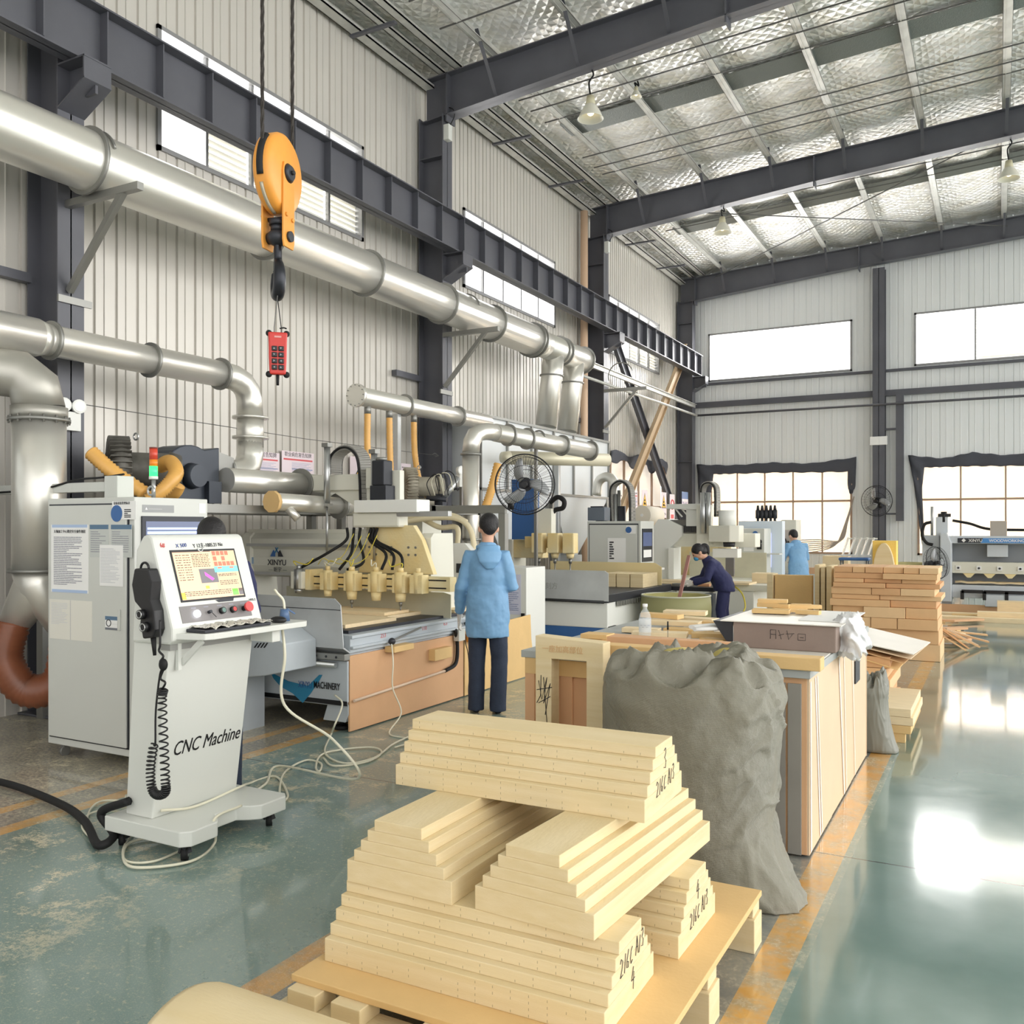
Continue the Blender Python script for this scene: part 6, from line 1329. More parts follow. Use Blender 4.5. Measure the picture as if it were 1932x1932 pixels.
# boards standing behind
def board(x0_, x1_, y0_, y1_, z0_, z1_, mat, lab, nm_='foam_board', rz=0, cat='board', grp=None):
    mb = MB(); mb.box(x0_, x1_, y0_, y1_, z0_, z1_); o = mb.build(nm_, mat, bev=.004)
    if rz: turn(o, rz)
    return tag(o, lab, cat, grp)
def pb(px0, px1, Y): a_, b_ = atY(px0, 1000, Y), atY(px1, 1000, Y); return a_.x, b_.x
xa, xb = pb(1462, 1532, 13.2); board(xa, xb, 13.2, 13.32, 0, .92, TAN, 'wide tan foam board standing on edge behind the flat parcel')
xa, xb = pb(1447, 1458, 13.15); board(xa, xb, 13.15, 13.5, 0, .93, FOAM, 'pale foam strip standing at the left of wide tan board')
for k, (q0, q1, h) in enumerate(((1537, 1546, 1.08), (1549, 1557, 1.05), (1560, 1570, 1.07), (1572, 1605, 1.06))):
    xa, xb = pb(q0, q1, 13.0-.25*(k == 3)); board(xa, xb, 13.0-.02*k, 13.5-.3*(k == 3), 0, h, [FOAM, FOAM, FOAM, TAN][k], 'upright foam board behind the brick-like stack, '+['first from left', 'second from left', 'third from left', 'tan one furthest right'][k], grp='upright foam boards')
# the stacked boards, brick-like
random.seed(5)
x0_, x1_ = -1.80, -.62; Ys = 11.8; z = 0; rows = [(.20, 1), (.17, 1), (.13, 3), (.13, 3), (.085, 2), (.06, 2), (.085, 3), (.06, 2), (.05, 3), (.07, 2), (.075, 6)]
TN2 = [M('tan_board_one', (226, 184, 136), .75, 0, 0, 9, .06, 6), M('tan_board_two', (216, 170, 124), .75, 0, 0, 9, .06, 6), M('tan_board_three', (232, 196, 150), .75, 0, 0, 9, .06, 6)]
rn = ['bottom', 'second', 'third', 'fourth', 'fifth', 'sixth', 'seventh', 'eighth', 'ninth', 'tenth', 'top']
pn = ['first from left', 'second from left', 'third from left', 'fourth from left', 'fifth from left', 'sixth from left']
for i, (h, n_) in enumerate(rows):
    cuts = [x0_+random.uniform(-.04, .03)]+[x0_+(x1_-x0_)*(k+random.uniform(-.15, .15))/n_ for k in range(1, n_)]+[x1_+random.uniform(-.03, .05)]
    for k in range(n_):
        dy = random.uniform(-.05, .03)
        board(cuts[k]+.003, cuts[k+1]-.003, Ys+dy, Ys+.9+dy, z+.002, z+h-.001, random.choice(TN2), 'tan foam block in stack by the aisle, %s row, %s' % (rn[i], pn[k] if n_ > 1 else 'full width'), 'stacked_block', cat='foam block', grp='blocks of the tall tan stack')
    z += h
r = thing('arched_foam_mould', 'upright yellow foam slab with a tall pointed arch cut on its face', 'foam mould', (-1.6, 14.6, 0))
xa, xb = pb(1645, 1690, 14.4); zz = 1.40
box('slab', xa, xb, 14.48, 14.75, .0, zz, M('bright_yellow_foam', (244, 208, 110), .8, 0, .25, 60), r, .004)
mb = MB(); w_ = (xb-xa)/2; cxx = (xa+xb)/2; pr = [(cxx-w_*.95, .02), (cxx-w_*.95, .85)]+[(cxx-w_*.95*math.cos(t), .85+.52*math.sin(t)) for t in [PI*k/16 for k in range(1, 16)]]+[(cxx+w_*.95, .85), (cxx+w_*.95, .02)]
mb.prism(pr, 'y', 14.38, 14.48); mb.build('arch_relief', FOAM, r, bev=.01)
# cardboard sheets leaning and low stack by the aisle
for k, (dx, dz, m_, lab) in enumerate(((0, 0, TAN, 'bottom brown sheet'), (.05, .03, M('brown_sheet', (206, 166, 120), .7), 'second brown sheet'), (.1, .05, MDF, 'third pinkish sheet'), (.12, .07, WP, 'top pale sheet'))):
    mb = MB(); zt2 = .47+dz; mb.rings([[(-1.45+dx, 8.2, zt2+.12), (-.74+dx, 8.25, zt2-.08+dz), (-.66+dx, 9.1, zt2), (-1.45+dx, 9.1, zt2+.16)], [(-1.45+dx, 8.2, zt2+.128), (-.74+dx, 8.25, zt2-.072+dz), (-.66+dx, 9.1, zt2+.008), (-1.45+dx, 9.1, zt2+.168)]], smooth=False)
    tag(mb.build('card_sheet', m_), lab+' of the loose sheets beyond the bench', 'sheet', 'loose card sheets')
r = thing('sheet_pile', 'pile of foam sheets under the loose card sheets beyond the bench', 'sheet pile', (-1.1, 8.7, 0))
for k in range(5): box('pile_sheet', -1.5, -.80-.03*(k % 2), 8.25, 9.2, .1*k+.002, .1*k+.098, TN2[k % 3], r, .004)
r = thing('low_board_stack', 'low stack of pale boards on a pallet beside the aisle line', 'board stack', (-.95, 8.7, 0))
for k in range(3): box('stack_board', -1.4, -.56+.015*(k % 2), 7.25, 8.2 if k < 2 else 8.2, .07+.062*k, .13+.062*k, [TAN, WOODP, WOODP][k], r, .003)
for y in (7.3, 7.7, 8.1): mb = MB(); mb.box(-1.4, -.6, y-.04, y+.04, 0, .07); mb.build('runner', TAN, r, bev=.002)
# crossing boards and long planks on the floor beyond
random.seed(3)
for k in range(14):
    x = -1.0+random.uniform(-.45, .55); y = 13.2+k*.33+random.uniform(-.1, .1); L_ = random.uniform(.5, 1.1); z_ = random.choice((0, .035, .07)) if k % 2 else 0
    mb = MB(); mb.box(x-L_/2, x+L_/2, y-.08, y+.08, z_+.001, z_+.034); tag(turn(mb.build('loose_board', random.choice([TAN, WOODP, ORANGEB]), bev=.002), random.uniform(-.5, .9)), 'loose board scattered behind the tall tan stack, number %s from the stack' % ['one', 'two', 'three', 'four', 'five', 'six', 'seven', 'eight', 'nine', 'ten', 'eleven', 'twelve', 'thirteen', 'fourteen'][k], 'board', 'loose boards on the floor')
random.seed(9)
for k in range(10):
    L_ = random.uniform(.35, .8); x = -.60+random.uniform(-.12, .16); y = 12.9+.16*k; mb = MB(); mb.bar((x-L_*.3, y, .30-.02*k), (x+L_*.45, y+.1, .02+.006*k), .12, .02); tag(mb.build('leaning_strip', random.choice([TN2[0], TN2[1], MDF])), 'brown strip leaning beside the tall tan stack, number %s from front' % ['one', 'two', 'three', 'four', 'five', 'six', 'seven', 'eight', 'nine', 'ten'][k], 'strip', 'leaning strips beside the tall stack')
for k, (x0b, x1b, y, z_, m_, lab) in enumerate(((-.9, 1.6, 17.1, 0, WOODP, 'front long pale plank on the floor before the grey machine'), (-.7, 1.9, 17.5, 0, TAN, 'second long plank on the floor before the grey machine'), (-.3, 1.8, 17.3, .08, WOODP, 'upper long plank resting on two others before the grey machine'), (-1.1, .4, 17.8, 0, WOODP, 'rear short plank on the floor before the grey machine'))):
    mb = MB(); mb.box(x0b, x1b, y, y+.25, z_, z_+.08); tag(mb.build('floor_plank', m_, bev=.003), lab, 'plank', 'long planks on the floor')
o = box('foam_block_small', .0, .45, 18.0, 18.3, 0, .30, WOODP, None); o.name = 'foam_brick'; tag(o, 'pale foam brick standing behind the long floor planks', 'foam block')
# ================= people =================
SKIN = M('skin', (214, 168, 142), .55, sub=.1); HAIR = M('black_hair', (26, 24, 26), .55, 0, .3, 90); GLOVE = M('white_cotton_glove', (226, 222, 216), .85, 0, .2, 200)
JACK = M('light_blue_jacket', (122, 168, 208), .55, 0, .1, 25, .05, 5); NAVY = M('navy_workwear', (38, 42, 84), .75, 0, .15, 40); JEAN = M('dark_blue_jeans', (48, 58, 78), .8, 0, .15, 60, .15, 9); SHOE = M('black_shoe', (24, 24, 28), .6)
tex = bpy.data.textures.new('cloth_folds', 'CLOUDS'); tex.noise_scale = .14; tex.noise_depth = 3
def remesh(o, vox, sm=3, disp=0.):
    m = o.modifiers.new('remesh', 'REMESH'); m.mode = 'VOXEL'; m.voxel_size = vox; m.use_smooth_shade = True
    s = o.modifiers.new('smooth', 'SMOOTH'); s.iterations = sm; s.factor = .5
    if disp: d = o.modifiers.new('folds', 'DISPLACE'); d.texture = tex; d.strength = disp; d.mid_level = .5
def hand(mb, wrist, dirv, palmn, s=1., curl=.5):
    """palm and five unequal bent fingers"""
    w_ = Vector(wrist); d = Vector(dirv).normalized(); n_ = Vector(palmn); n_ = (n_-d*n_.dot(d)).normalized(); sd_ = d.cross(n_)
    mb.loft([w_-d*.03, w_, w_+d*.04*s, w_+d*.085*s], [.024*s, (.022*s, .028*s), (.016*s, .038*s), (.013*s, .038*s)], 12)
    for k, (off, L_) in enumerate(((-.028, .058), (-.010, .070), (.009, .075), (.027, .068))):
        p = w_+d*.08*s+sd_*off*s; pts = [p-d*.02*s]; a = 0
        for q in (.42, .33, .25): pts.append(pts[-1]+(d*math.cos(a)+n_*math.sin(a))*L_*q*s+(d*.02*s if q == .42 else Vector())); a += curl
        mb.loft(pts, [.0095*s, .009*s, .0085*s, .0065*s], 8)
    p = w_+d*.025*s-sd_*.03*s; t = (d*.6-sd_*.55+n_*.45).normalized(); mb.loft([p, p+t*.03*s, p+(t+d*.4).normalized()*.058*s], [.012*s, .0105*s, .008*s], 8)
def person(base, rz, label, J, jm, tm, hem=.68, glove=True, hair='short', mask=False, hood=True, slim=1., cap=False):
    r = thing('person', label, 'person', (0, 0, 0))
    V = {k: Vector(v) for k, v in J.items()}; hip, ch, nk, hd_, fwd = V['hip'], V['chest'], V['neck'], V['head'], V['face'].normalized()
    up = (hd_-nk).normalized()
    mb = MB()
    mb.loft([hip+Vector((0, 0, -.08)), hip, hip.lerp(ch, .5), ch, ch.lerp(nk, .55), nk], [(.08, .12), (.10, .155), (.09, .13), (.105, .155), (.08, .14), (.05, .06)], 20)
    mb.loft([ch.lerp(nk, .8), nk, hd_-up*.04], [.06, .05, .05], 14)
    mb.ball(hd_+up*.012, .076, 20, 14, rz=.105, ry=.092)
    fr_ = fwd; sdv_ = fr_.cross(Vector((0, 0, 1))).normalized()
    mb.ball(hd_+fr_*.03-up*.055, .055, 14, 10, rz=.05, ry=.055); mb.loft([hd_+fr_*.088+up*.005, hd_+fr_*.112-up*.028], [.009, .014], 8)
    for s_ in (-1, 1): mb.ball(hd_+sdv_*.078*s_-up*.012-fr_*.005, .014, 10, 8, rz=.03, ry=.022)
    for s_, S_ in ((-1, 'L'), (1, 'R')):
        sh, el, wr, kn, an = V['sh'+S_], V['el'+S_], V['wr'+S_], V['kn'+S_], V['an'+S_]
        mb.loft([ch.lerp(sh, .5)+Vector((0, 0, .02)), sh+Vector((0, 0, -.02)), sh.lerp(el, .5), el, el.lerp(wr, .35), wr], [.04, .042, .042, .038, .038, .025], 14)
        hj = hip+Vector((.085*s_, 0, -.03)); mb.loft([hj+Vector((0, 0, .05)), hj, hj.lerp(kn, .5), kn, kn.lerp(an, .35), an], [.085, .088, .07, .052, .054, .035], 16)
        if not glove: hand(mb, wr+(wr-el).normalized()*.0, wr-el, V['palm'+S_])
    b_ = mb.build('body', SKIN, r); remesh(b_, .0065, 2)
    for s_ in (-1, 1): mb = MB(); mb.ball(hd_+sdv_*.032*s_+fr_*.083+up*.014, .0095, 10, 8); mb.build('eye', M('dark_eye', (30, 22, 20), .2), b_)
    mb = MB(); mb.bar(hd_+sdv_*-.022+fr_*.086-up*.058, hd_+sdv_*.022+fr_*.086-up*.058, .008, .006); mb.build('mouth', M('lips', (176, 104, 98), .5), b_)
    if glove:
        for S_ in 'LR':
            mb = MB(); hand(mb, V['wr'+S_], V['wr'+S_]-V['el'+S_], V['palm'+S_], 1.12); g_ = mb.build('glove', GLOVE, r); remesh(g_, .005, 2)
    # jacket
    mb = MB(); a = hip+Vector((0, 0, hem-hip.z)); k = slim
    a.z = max(a.z, .05); mb.loft([a, a+Vector((0, 0, .04)), hip.lerp(ch, .15), hip.lerp(ch, .55), ch, ch.lerp(nk, .5), ch.lerp(nk, .8), nk+(nk-ch).normalized()*.015], [(.150*k, .20*k), (.150*k, .205*k), (.145*k, .20*k), (.125*k, .17*k), (.13*k, .18*k), (.10*k, .165*k), (.078, .10), (.062, .066)], 28)
    for s_, S_ in ((-1, 'L'), (1, 'R')):
        sh, el, wr = V['sh'+S_], V['el'+S_], V['wr'+S_]; e2 = el.lerp(wr, .92)
        mb.loft([ch.lerp(sh, .55)+Vector((0, 0, .03)), sh+Vector((.0, 0, .0)), sh.lerp(el, .5), el, el.lerp(wr, .45), e2-(wr-el)*.08, e2], [.06, .063, .060, .058, .056, .05, .038], 18)
    j_ = mb.build('jacket', jm, r); remesh(j_, .010, 4, .03)
    if hood:
        mb = MB(); bk = -fwd; bk.z = 0; bk.normalize(); c_ = nk+bk*.02
        mb.torus(c_+Vector((0, 0, -.03)), (nk-ch).normalized(), .082, .024, 24, 10); mb.loft([c_+Vector((0, 0, -.03))+bk*.05, c_+bk*.09+Vector((0, 0, -.08)), c_+bk*.125+Vector((0, 0, -.15)), c_+bk*.12+Vector((0, 0, -.21))], [(.088, .045), (.115, .042), (.09, .034), (.035, .016)], 16)
        h_ = mb.build('hood', jm, j_); remesh(h_, .009, 3, .012)
    mb = MB()
    for s_, S_ in ((-1, 'L'), (1, 'R')):
        kn, an = V['kn'+S_], V['an'+S_]; hj = hip+Vector((.08*s_, 0, -.03)); mb.loft([hj+Vector((0, 0, .08)), hj, hj.lerp(kn, .5), kn, kn.lerp(an, .5), an+Vector((0, 0, .0)), an+Vector((0, 0, -.045))], [.07, .088, .086, .074, .07, .072, .074], 20)
    mb.ball(hip+Vector((0, -.01, 0)), .14, 20, 12, rz=.12, ry=.10); t_ = mb.build('trousers', tm, r); remesh(t_, .011, 3, .012)
    for s_, S_ in ((-1, 'L'), (1, 'R')):
        an = V['an'+S_]; tf = (V['face']*Vector((1, 1, 0))).normalized() if 'toe' not in V else V['toe']; mb = MB()
        mb.loft([Vector((an.x, an.y, 0))-tf*.045+Vector((0, 0, .04)), Vector((an.x, an.y, 0))+tf*.01+Vector((0, 0, .05)), Vector((an.x, an.y, 0))+tf*.09+Vector((0, 0, .04)), Vector((an.x, an.y, 0))+tf*.18+Vector((0, 0, .028))], [(.034, .036), (.046, .05), (.042, .036), (.03, .022)], 14)
        s__ = mb.build('shoe', SHOE, r); remesh(s__, .008, 2)
    bk = -fwd
    mb = MB()
    if hair == 'short':
        mb.ball(hd_+up*.035+bk*.014, .086, 20, 14, rz=.096, ry=.098); mb.ball(hd_+bk*.045-up*.005, .068, 16, 12, rz=.068, ry=.058)
    else:
        mb.ball(hd_+up*.03+bk*.018, .088, 20, 14, rz=.10, ry=.098); mb.ball(hd_+bk*.05-up*.01, .07, 16, 12)
        q = hd_+bk*.10+up*.03; mb.loft(bez([q-bk*.04, q+bk*.02+up*.01, q+bk*.07-Vector((0, 0, .04)), q+bk*.09-Vector((0, 0, .12)), q+bk*.10-Vector((0, 0, .18))], 6), [.022, .026, .026, .028, .03, .03, .032, .032, .032, .032, .032, .03, .03, .03, .028, .028, .026, .026, .024, .022, .02, .017, .014, .01, .006], 12)
    h_ = mb.build('hair', HAIR, r); remesh(h_, .007, 2, .006)
    if mask:
        mb = MB(); mb.ball(hd_+fr_*.085-up*.045, .045, 16, 10, rz=.042, ry=.04); mm = mb.build('face_mask', M('blue_dust_mask', (66, 150, 196), .7), r)
        mb = MB()
        for s_ in (-1, 1): mb.loft([hd_+fr_*.08+sdv_*.03*s_-up*.03, hd_+sdv_*.084*s_-up*.0], .002, 4)
        mb.build('mask_strap', PAPER, mm)
    r.location = Vector(base); r.rotation_euler.z = rz; return r
J1 = dict(hip=(0, 0, .92), chest=(0, .0, 1.25), neck=(0, .01, 1.455), head=(0, .03, 1.595), face=(-.45, 1, -.2), shL=(-.15, 0, 1.365), shR=(.15, 0, 1.365), elL=(-.235, -.01, 1.08), wrL=(-.30, .13, .83), palmL=(1, .2, 0), elR=(.215, .03, 1.09), wrR=(.03, .24, 1.10), palmR=(-.3, 0, -1),
    knL=(-.10, .02, .48), anL=(-.10, -.01, .07), knR=(.10, .03, .48), anR=(.095, .0, .07))
person((-3.87, 6.74, 0), math.radians(12), 'worker seen from behind in a light blue hooded jacket beside the grey router', J1, JACK, JEAN, .66, slim=.95)
J2 = dict(hip=(0, -.02, .80), chest=(0, .14, 1.02), neck=(0, .24, 1.16), head=(0, .335, 1.245), face=(0, .8, -.6), shL=(-.155, .17, 1.09), shR=(.155, .17, 1.09), elL=(-.19, .24, .88), wrL=(-.10, .43, .82), palmL=(0, 0, -1), elR=(.19, .26, .88), wrR=(.08, .46, .82), palmR=(0, 0, -1),
    knL=(-.09, .04, .44), anL=(-.09, .0, .07), knR=(.09, -.02, .44), anR=(.09, -.06, .07), toe=(0, 1, 0))
person((-3.42, 12.65, 0), math.radians(112), 'worker in navy clothes and blue mask bending over the table, ponytail', J2, NAVY, NAVY, .70, hair='long', mask=True, hood=False)
J3 = dict(hip=(0, 0, .86), chest=(0, .06, 1.16), neck=(0, .14, 1.33), head=(0, .21, 1.435), face=(-.1, .9, -.4), shL=(-.17, .08, 1.26), shR=(.17, .08, 1.26), elL=(-.25, .12, 1.0), wrL=(-.18, .34, .93), palmL=(0, 0, -1), elR=(.24, .14, 1.0), wrR=(.10, .36, .95), palmR=(0, 0, -1),
    knL=(-.10, .02, .46), anL=(-.10, -.01, .07), knR=(.10, .03, .46), anR=(.095, .0, .07))
person((-3.34, 17.75, 0), math.radians(38), 'worker in light blue hooded jacket far away at the open white cabinet', J3, JACK, JEAN, .66, glove=False)
J4 = dict(hip=(0, 0, .92), chest=(0, .02, 1.25), neck=(0, .07, 1.43), head=(0, .15, 1.535), face=(0, .8, -.6), shL=(-.17, .02, 1.36), shR=(.17, .02, 1.36), elL=(-.23, .10, 1.10), wrL=(-.15, .3, 1.02), palmL=(0, 0, -1), elR=(.23, .1, 1.10), wrR=(.12, .32, 1.02), palmR=(0, 0, -1),
    knL=(-.10, .02, .48), anL=(-.10, -.01, .07), knR=(.10, .03, .48), anR=(.095, .0, .07))
person((-4.09, 3.86, 0), math.radians(50), 'person in dark blue behind the operator console, only hair and shoulder showing', J4, NAVY, JEAN, .70, hood=False, glove=False)
# ================= blue-headed router (second machine) =================
r = thing('blue_headed_router', 'router with blue head panel, three cream spindles and silver end guard', 'router machine', (-5.1, 12, 0))
QX0, QX1, QY0, QY1 = -6.3, -4.25, 10.4, 12.88
box('bed_frame', QX0, QX1-.02, QY0+.04, QY1, .34, .66, WHITE, r, .01); box('blue_base', QX0+.02, QX1-.03, QY0+.05, QY1-.02, .08, .35, BLUE, r, .01)
mb = MB(); mb.prism([(QY0+.05, .08), (QY0+1.2, .08), (QY0+.8, .2), (QY0+.3, .36), (QY0+.05, .36)], 'x', QX1-.028, QX1-.02); mb.build('worn_paint_patch', M('worn_white_patch', (222, 214, 180), .7), r)
box('table_top', QX0, QX1, QY0+.03, QY1, .66, .76, DARK, r, .004)
mb = MB(); mb.prism([(QX0+.1, .68), (QX1+.01, .68), (QX1+.01, 1.03), (QX1-.04, 1.06), (QX0+.1, 1.06)], 'y', QY0-.01, QY0); mb.build('front_guard', SHEETM, r)
mb = MB(); mb.loft([(QX0+.1, QY0-.01, .68), (QX1-.05, QY0-.01, .67)], .018, 8); mb.build('guard_rod', BLACK, r)
text('faint_writing', '雕刻方', .09, M('faint_pen', (150, 150, 148), .6), r, (QX1-.95, QY0-.012, .82), (1, 0, 0), (0, 0, 1))
mb = MB(); mb.prism([(QX0+.2, .76), (-4.3, .76), (-4.3, 1.02), (-4.4, 1.08), (QX0+.2, 1.08)], 'y', QY1-.3, QY1-.29); mb.build('rear_guard', M('dusty_guard_yellow', (226, 208, 158), .65), r)
mb = MB(); mb.box(QX1+.0, QX1+.02, QY0+.3, QY1-.2, .60, .66)
for k in range(26): mb.box(QX1+.02, QX1+.03, QY0+.35+.09*k, QY0+.39+.09*k, .6, .66)
mb.build('rack_rail', FLNG, r)
for x in (QX0+.2, QX1-.2):
    for y in (QY0+.2, QY1-.2): mb = MB(); mb.cyl((x, y, 0), (x, y, .09), .05, n=14); mb.build('levelling_foot', RUB, r)
G2 = 11.75
box('gantry_beam', QX0-.2, -5.85, G2, G2+.25, 1.15, 1.42, CREAMD, r, .008)
for k, (xa_, xb_) in enumerate(((-6.5, -6.3),)): box('gantry_end', xa_, xb_, G2-.05, G2+.4, .76, 1.42, CREAM, r, .006)
p0, p1 = atY(968, 905, G2-.1), atY(1015, 1018, G2-.1); box('blue_head_panel', p0.x, p1.x, G2-.14, G2-.06, p1.z, p0.z, BLUE, r, .004)
p0, p1 = atY(1015, 960, G2-.12), atY(1045, 1008, G2-.12); box('head_block', p0.x, p1.x, G2-.2, G2-.05, p1.z, p0.z, CREAM, r, .006)
p0, p1 = atY(990, 1012, G2-.3), atY(1085, 1035, G2-.3); box('spindle_rail', p0.x, p1.x, G2-.3, G2-.2, p1.z, p0.z, CREAMD, r, .004)
for k, px in enumerate((1017, 1047, 1076)):
    p = atY(px, 1020, G2-.4); x, y = p.x, p.y
    box('spindle_body', x-.085, x+.085, y-.08, y+.08, 1.24, 1.52, CREAMD, r, .012); mb = MB(); mb.cyl((x, y, 1.24), (x, y, 1.17), .06, .045, 16); mb.build('spindle_nose', CREAMD, r)
    mb = MB(); mb.cyl((x, y, 1.17), (x, y, 1.10), .022, n=12); mb.cyl((x, y, 1.1), (x, y, .86), .009, n=8); mb.build('router_bit', FLNG, r)
mb = MB(); mb.loft(bez([atY(1038, 948, G2-.1), atY(1052, 938, G2-.1), atY(1064, 945, G2-.1), atY(1062, 958, G2-.1), atY(1048, 962, G2-.1), atY(1040, 970, G2-.1)], 6), .035, 10); mb.build('cable_chain', RUB, r)
for k in range(3):
    xa_, xb_ = pb(1142+26*k, 1166+26*k, QY1-.9); mb = MB(); mb.box(xa_, xb_, QY1-1.0, QY1-.4, .76, .95); tag(mb.build('foam_block', FOAM, bev=.004), 'pale foam block on blue router table, '+['left', 'middle', 'right'][k]+' of three', 'foam block', 'foam blocks on the blue router')
# white control cabinets around
r = thing('floor_cabinet', 'white waist-high control cabinet with notice right behind the worker', 'cabinet', (-4.95, 9.4, 0))
xa_, xb_ = pb(957, 993, 9.3); box('body', xa_-.28, xb_, 9.3, 9.8, .06, 1.13, WHITE, r, .006)
sheet(r, 9.3, xa_-.05, xb_-.07, .58, 1.05, M('lilac_paper', (214, 216, 236), .8), 'notice'); textblock(r, 9.3, xa_-.04, xb_-.08, .62, .98, 16, BLUP)
mb = MB(); mb.box(xb_-.06, xb_-.02, 9.28, 9.3, .5, .6); mb.build('latch', BLACK, r)
r = thing('switch_cabinet', 'white wedge-topped control box with dark square window left of worker', 'cabinet', (-5.05, 8.2, .74))
xa_, xb_ = pb(850, 905, 8.2); mb = MB(); mb.prism([(xa_, .74), (xb_, .74), (xb_, 1.25), (xb_-.18, 1.43), (xa_, 1.43)], 'y', 8.2, 8.42); mb.build('body', WHITE, r, bev=.005)
mb = MB(); p = atY(868, 1072, 8.2); mb.box(p.x-.045, p.x+.045, 8.195, 8.2, p.z-.05, p.z+.05); mb.build('dark_window', DARK, r)
mb = MB(); mb.box(xa_+.02, xb_-.02, 8.2, 8.42, .0, .74); mb.build('plinth', CREAM, r)
r = thing('relay_cabinet', 'cream cabinet with a row of small meters behind the router gantry', 'cabinet', (-6.3, 8.6, 0))
xa_, xb_ = pb(745, 797, 8.55); box('body', xa_, xb_, 8.55, 8.95, .02, 1.68, CREAM, r, .006)
for k in range(4): p = atY(756+10*k, 1005, 8.55); mb = MB(); mb.box(p.x-.022, p.x+.022, 8.54, 8.55, p.z-.02, p.z+.02); mt = mb.build('meter', PAPER, r); mb = MB(); mb.box(p.x-.022, p.x+.022, 8.538, 8.55, p.z-.04, p.z-.022); mb.build('meter_label', DARK, mt)
for k, (q, lab) in enumerate(((((760, 985), (810, 978), (860, 978), (885, 995), (895, 1030), (898, 1060)), 'thick cream hose drooping under platform towards switch cabinet'), (((740, 978), (800, 975), (850, 972), (880, 985)), 'upper cream hose under the blower platform'), (((800, 980), (830, 995), (862, 996), (863, 1030)), 'lower cream hose bending down under the platform'))):
    mb = MB(); mb.loft(bez([atY(a, b, 8.32+.05*k) for a, b in q], 8), .03, 10); tag(mb.build('cream_hose', M('cream_hose_rubber', (230, 218, 184), .5), smooth=True), lab, 'hose', 'cream hoses under the platform')
# fans
def fan(c, R, head, lab, blade=3, arm=None):
    r = thing('wall_fan', lab, 'fan', c, 'industrial fans'); c = Vector(c); n_ = Vector(head).normalized(); h = Vector((0, 0, 1)); u = n_.cross(h).normalized(); v = u.cross(n_)
    WG = M('black_fan_wire', (38, 38, 42), .4, .5); mb = MB()
    mb.torus(c, n_, R, .007, 48, 6); mb.torus(c+n_*.07, n_, R*.93, .003, 44, 4); mb.torus(c+n_*.1, n_, R*.62, .003, 40, 4); mb.torus(c+n_*.11, n_, R*.22, .004, 24, 4); mb.torus(c-n_*.08, n_, R*.9, .003, 44, 4); mb.torus(c-n_*.09, n_, R*.5, .003, 40, 4)
    for k in range(60):
        a = 2*PI*k/60; d = u*math.cos(a)+v*math.sin(a); mb.loft([c+d*R, c+d*R*.93+n_*.07, c+d*R*.6+n_*.10, c+d*R*.2+n_*.11], .0016, 3, False)
        if k % 2: mb.loft([c+d*R, c+d*R*.9-n_*.08, c+d*R*.3-n_*.09], .0016, 3, False)
    mb.build('guard', WG, r)
    for k in range(blade):
        a0 = 2*PI*k/blade+.9; rg = []
        for j in range(8):
            t = j/7; rr = R*(.16+.7*t); w_ = R*(.14+.24*math.sin(t*PI*.85+.25)); a = a0+.5*t; d = u*math.cos(a)+v*math.sin(a); e = n_.cross(d)
            p = c+d*rr; rg.append([p-e*w_*.5+n_*.035, p+n_*.01, p+e*w_*.5-n_*.025, p+e*w_*.5-n_*.028, p+n_*.006, p-e*w_*.5+n_*.031])
        mb = MB(); mb.rings(rg); mb.build('blade', M('grey_fan_blade', (168, 170, 172), .35, .3), r, smooth=True)
    mb = MB(); mb.cyl(c-n_*.02, c+n_*.06, R*.12, R*.10, 20); mb.build('hub', BLACK, r)
    mb = MB(); mb.cyl(c-n_*.22, c-n_*.05, R*.2, R*.24, 22); mb.build('motor', DARK, r, bev=.006)
    if arm: mb = MB(); mb.loft(bez([c-n_*.15, c-n_*.2+Vector(arm)*.5+Vector((0, 0, -.04)), c+Vector(arm)], 6), .016, 8); mb.cyl(c+Vector(arm)+Vector((0, 0, -.06)), c+Vector(arm)+Vector((0, 0, .06)), .035, n=14); mb.build('wall_arm', BLACK, r)
    return r
p = atY(990, 914, 8.35); fan((p.x, p.y, p.z), .315, (.35, -1, -.05), 'large black wire guard fan on the end post of the platform', arm=(-.22, .1, -.2))
p = atY(1654, 945, YB-.55); fan((p.x, p.y, p.z), .36, (-.25, -1, -.05), 'wall fan on the column between the two lower back windows', arm=(.05, .22, -.1))
r = fan((-.98, 18.3, .95), .30, (.85, -.5, .2), 'floor fan on a stand left of the grey machine'); w0_ = WL[r.name]; r.name = 'stand_fan'; WL[r.name] = w0_; mb = MB(); mb.cyl((-1.1, 18.35, 0), (-1.1, 18.35, .9), .02, n=10); mb.cyl((-1.1, 18.35, 0), (-1.1, 18.35, .03), .22, n=24); mb.build('stand', BLACK, r)
# ================= second electrical cabinet and white gantry machine =================
r = thing('monitor_cabinet', 'grey electrical cabinet with monitor side and round blue label, middle distance', 'cabinet', (-5.0, 13.9, 0))
Yc = 13.5; xa_, xb_ = pb(1108, 1209, Yc); box('body', xa_, xb_, Yc, Yc+.62, .08, 1.70, GREYP, r, .006)
mb = MB(); mb.box(xa_+.04, xb_-.05, Yc-.008, Yc, .14, 1.64); dr = mb.build('door', GREYP, r, bev=.004)
mb = MB(); mb.box(xa_+.03, xb_-.04, Yc-.004, Yc-.001, .12, 1.66); mb.build('door_gap', DARK, r)
sheet(dr, Yc-.008, xb_-.24, xb_-.08, 1.50, 1.63, PAPER, 'status_label'); p = atY(1183, 999, Yc); mb = MB(); mb.cyl((xb_-.2, Yc-.012, 1.56), (xb_-.2, Yc-.016, 1.56), .05, n=20); mb.build('blue_dial', BLUE, dr)
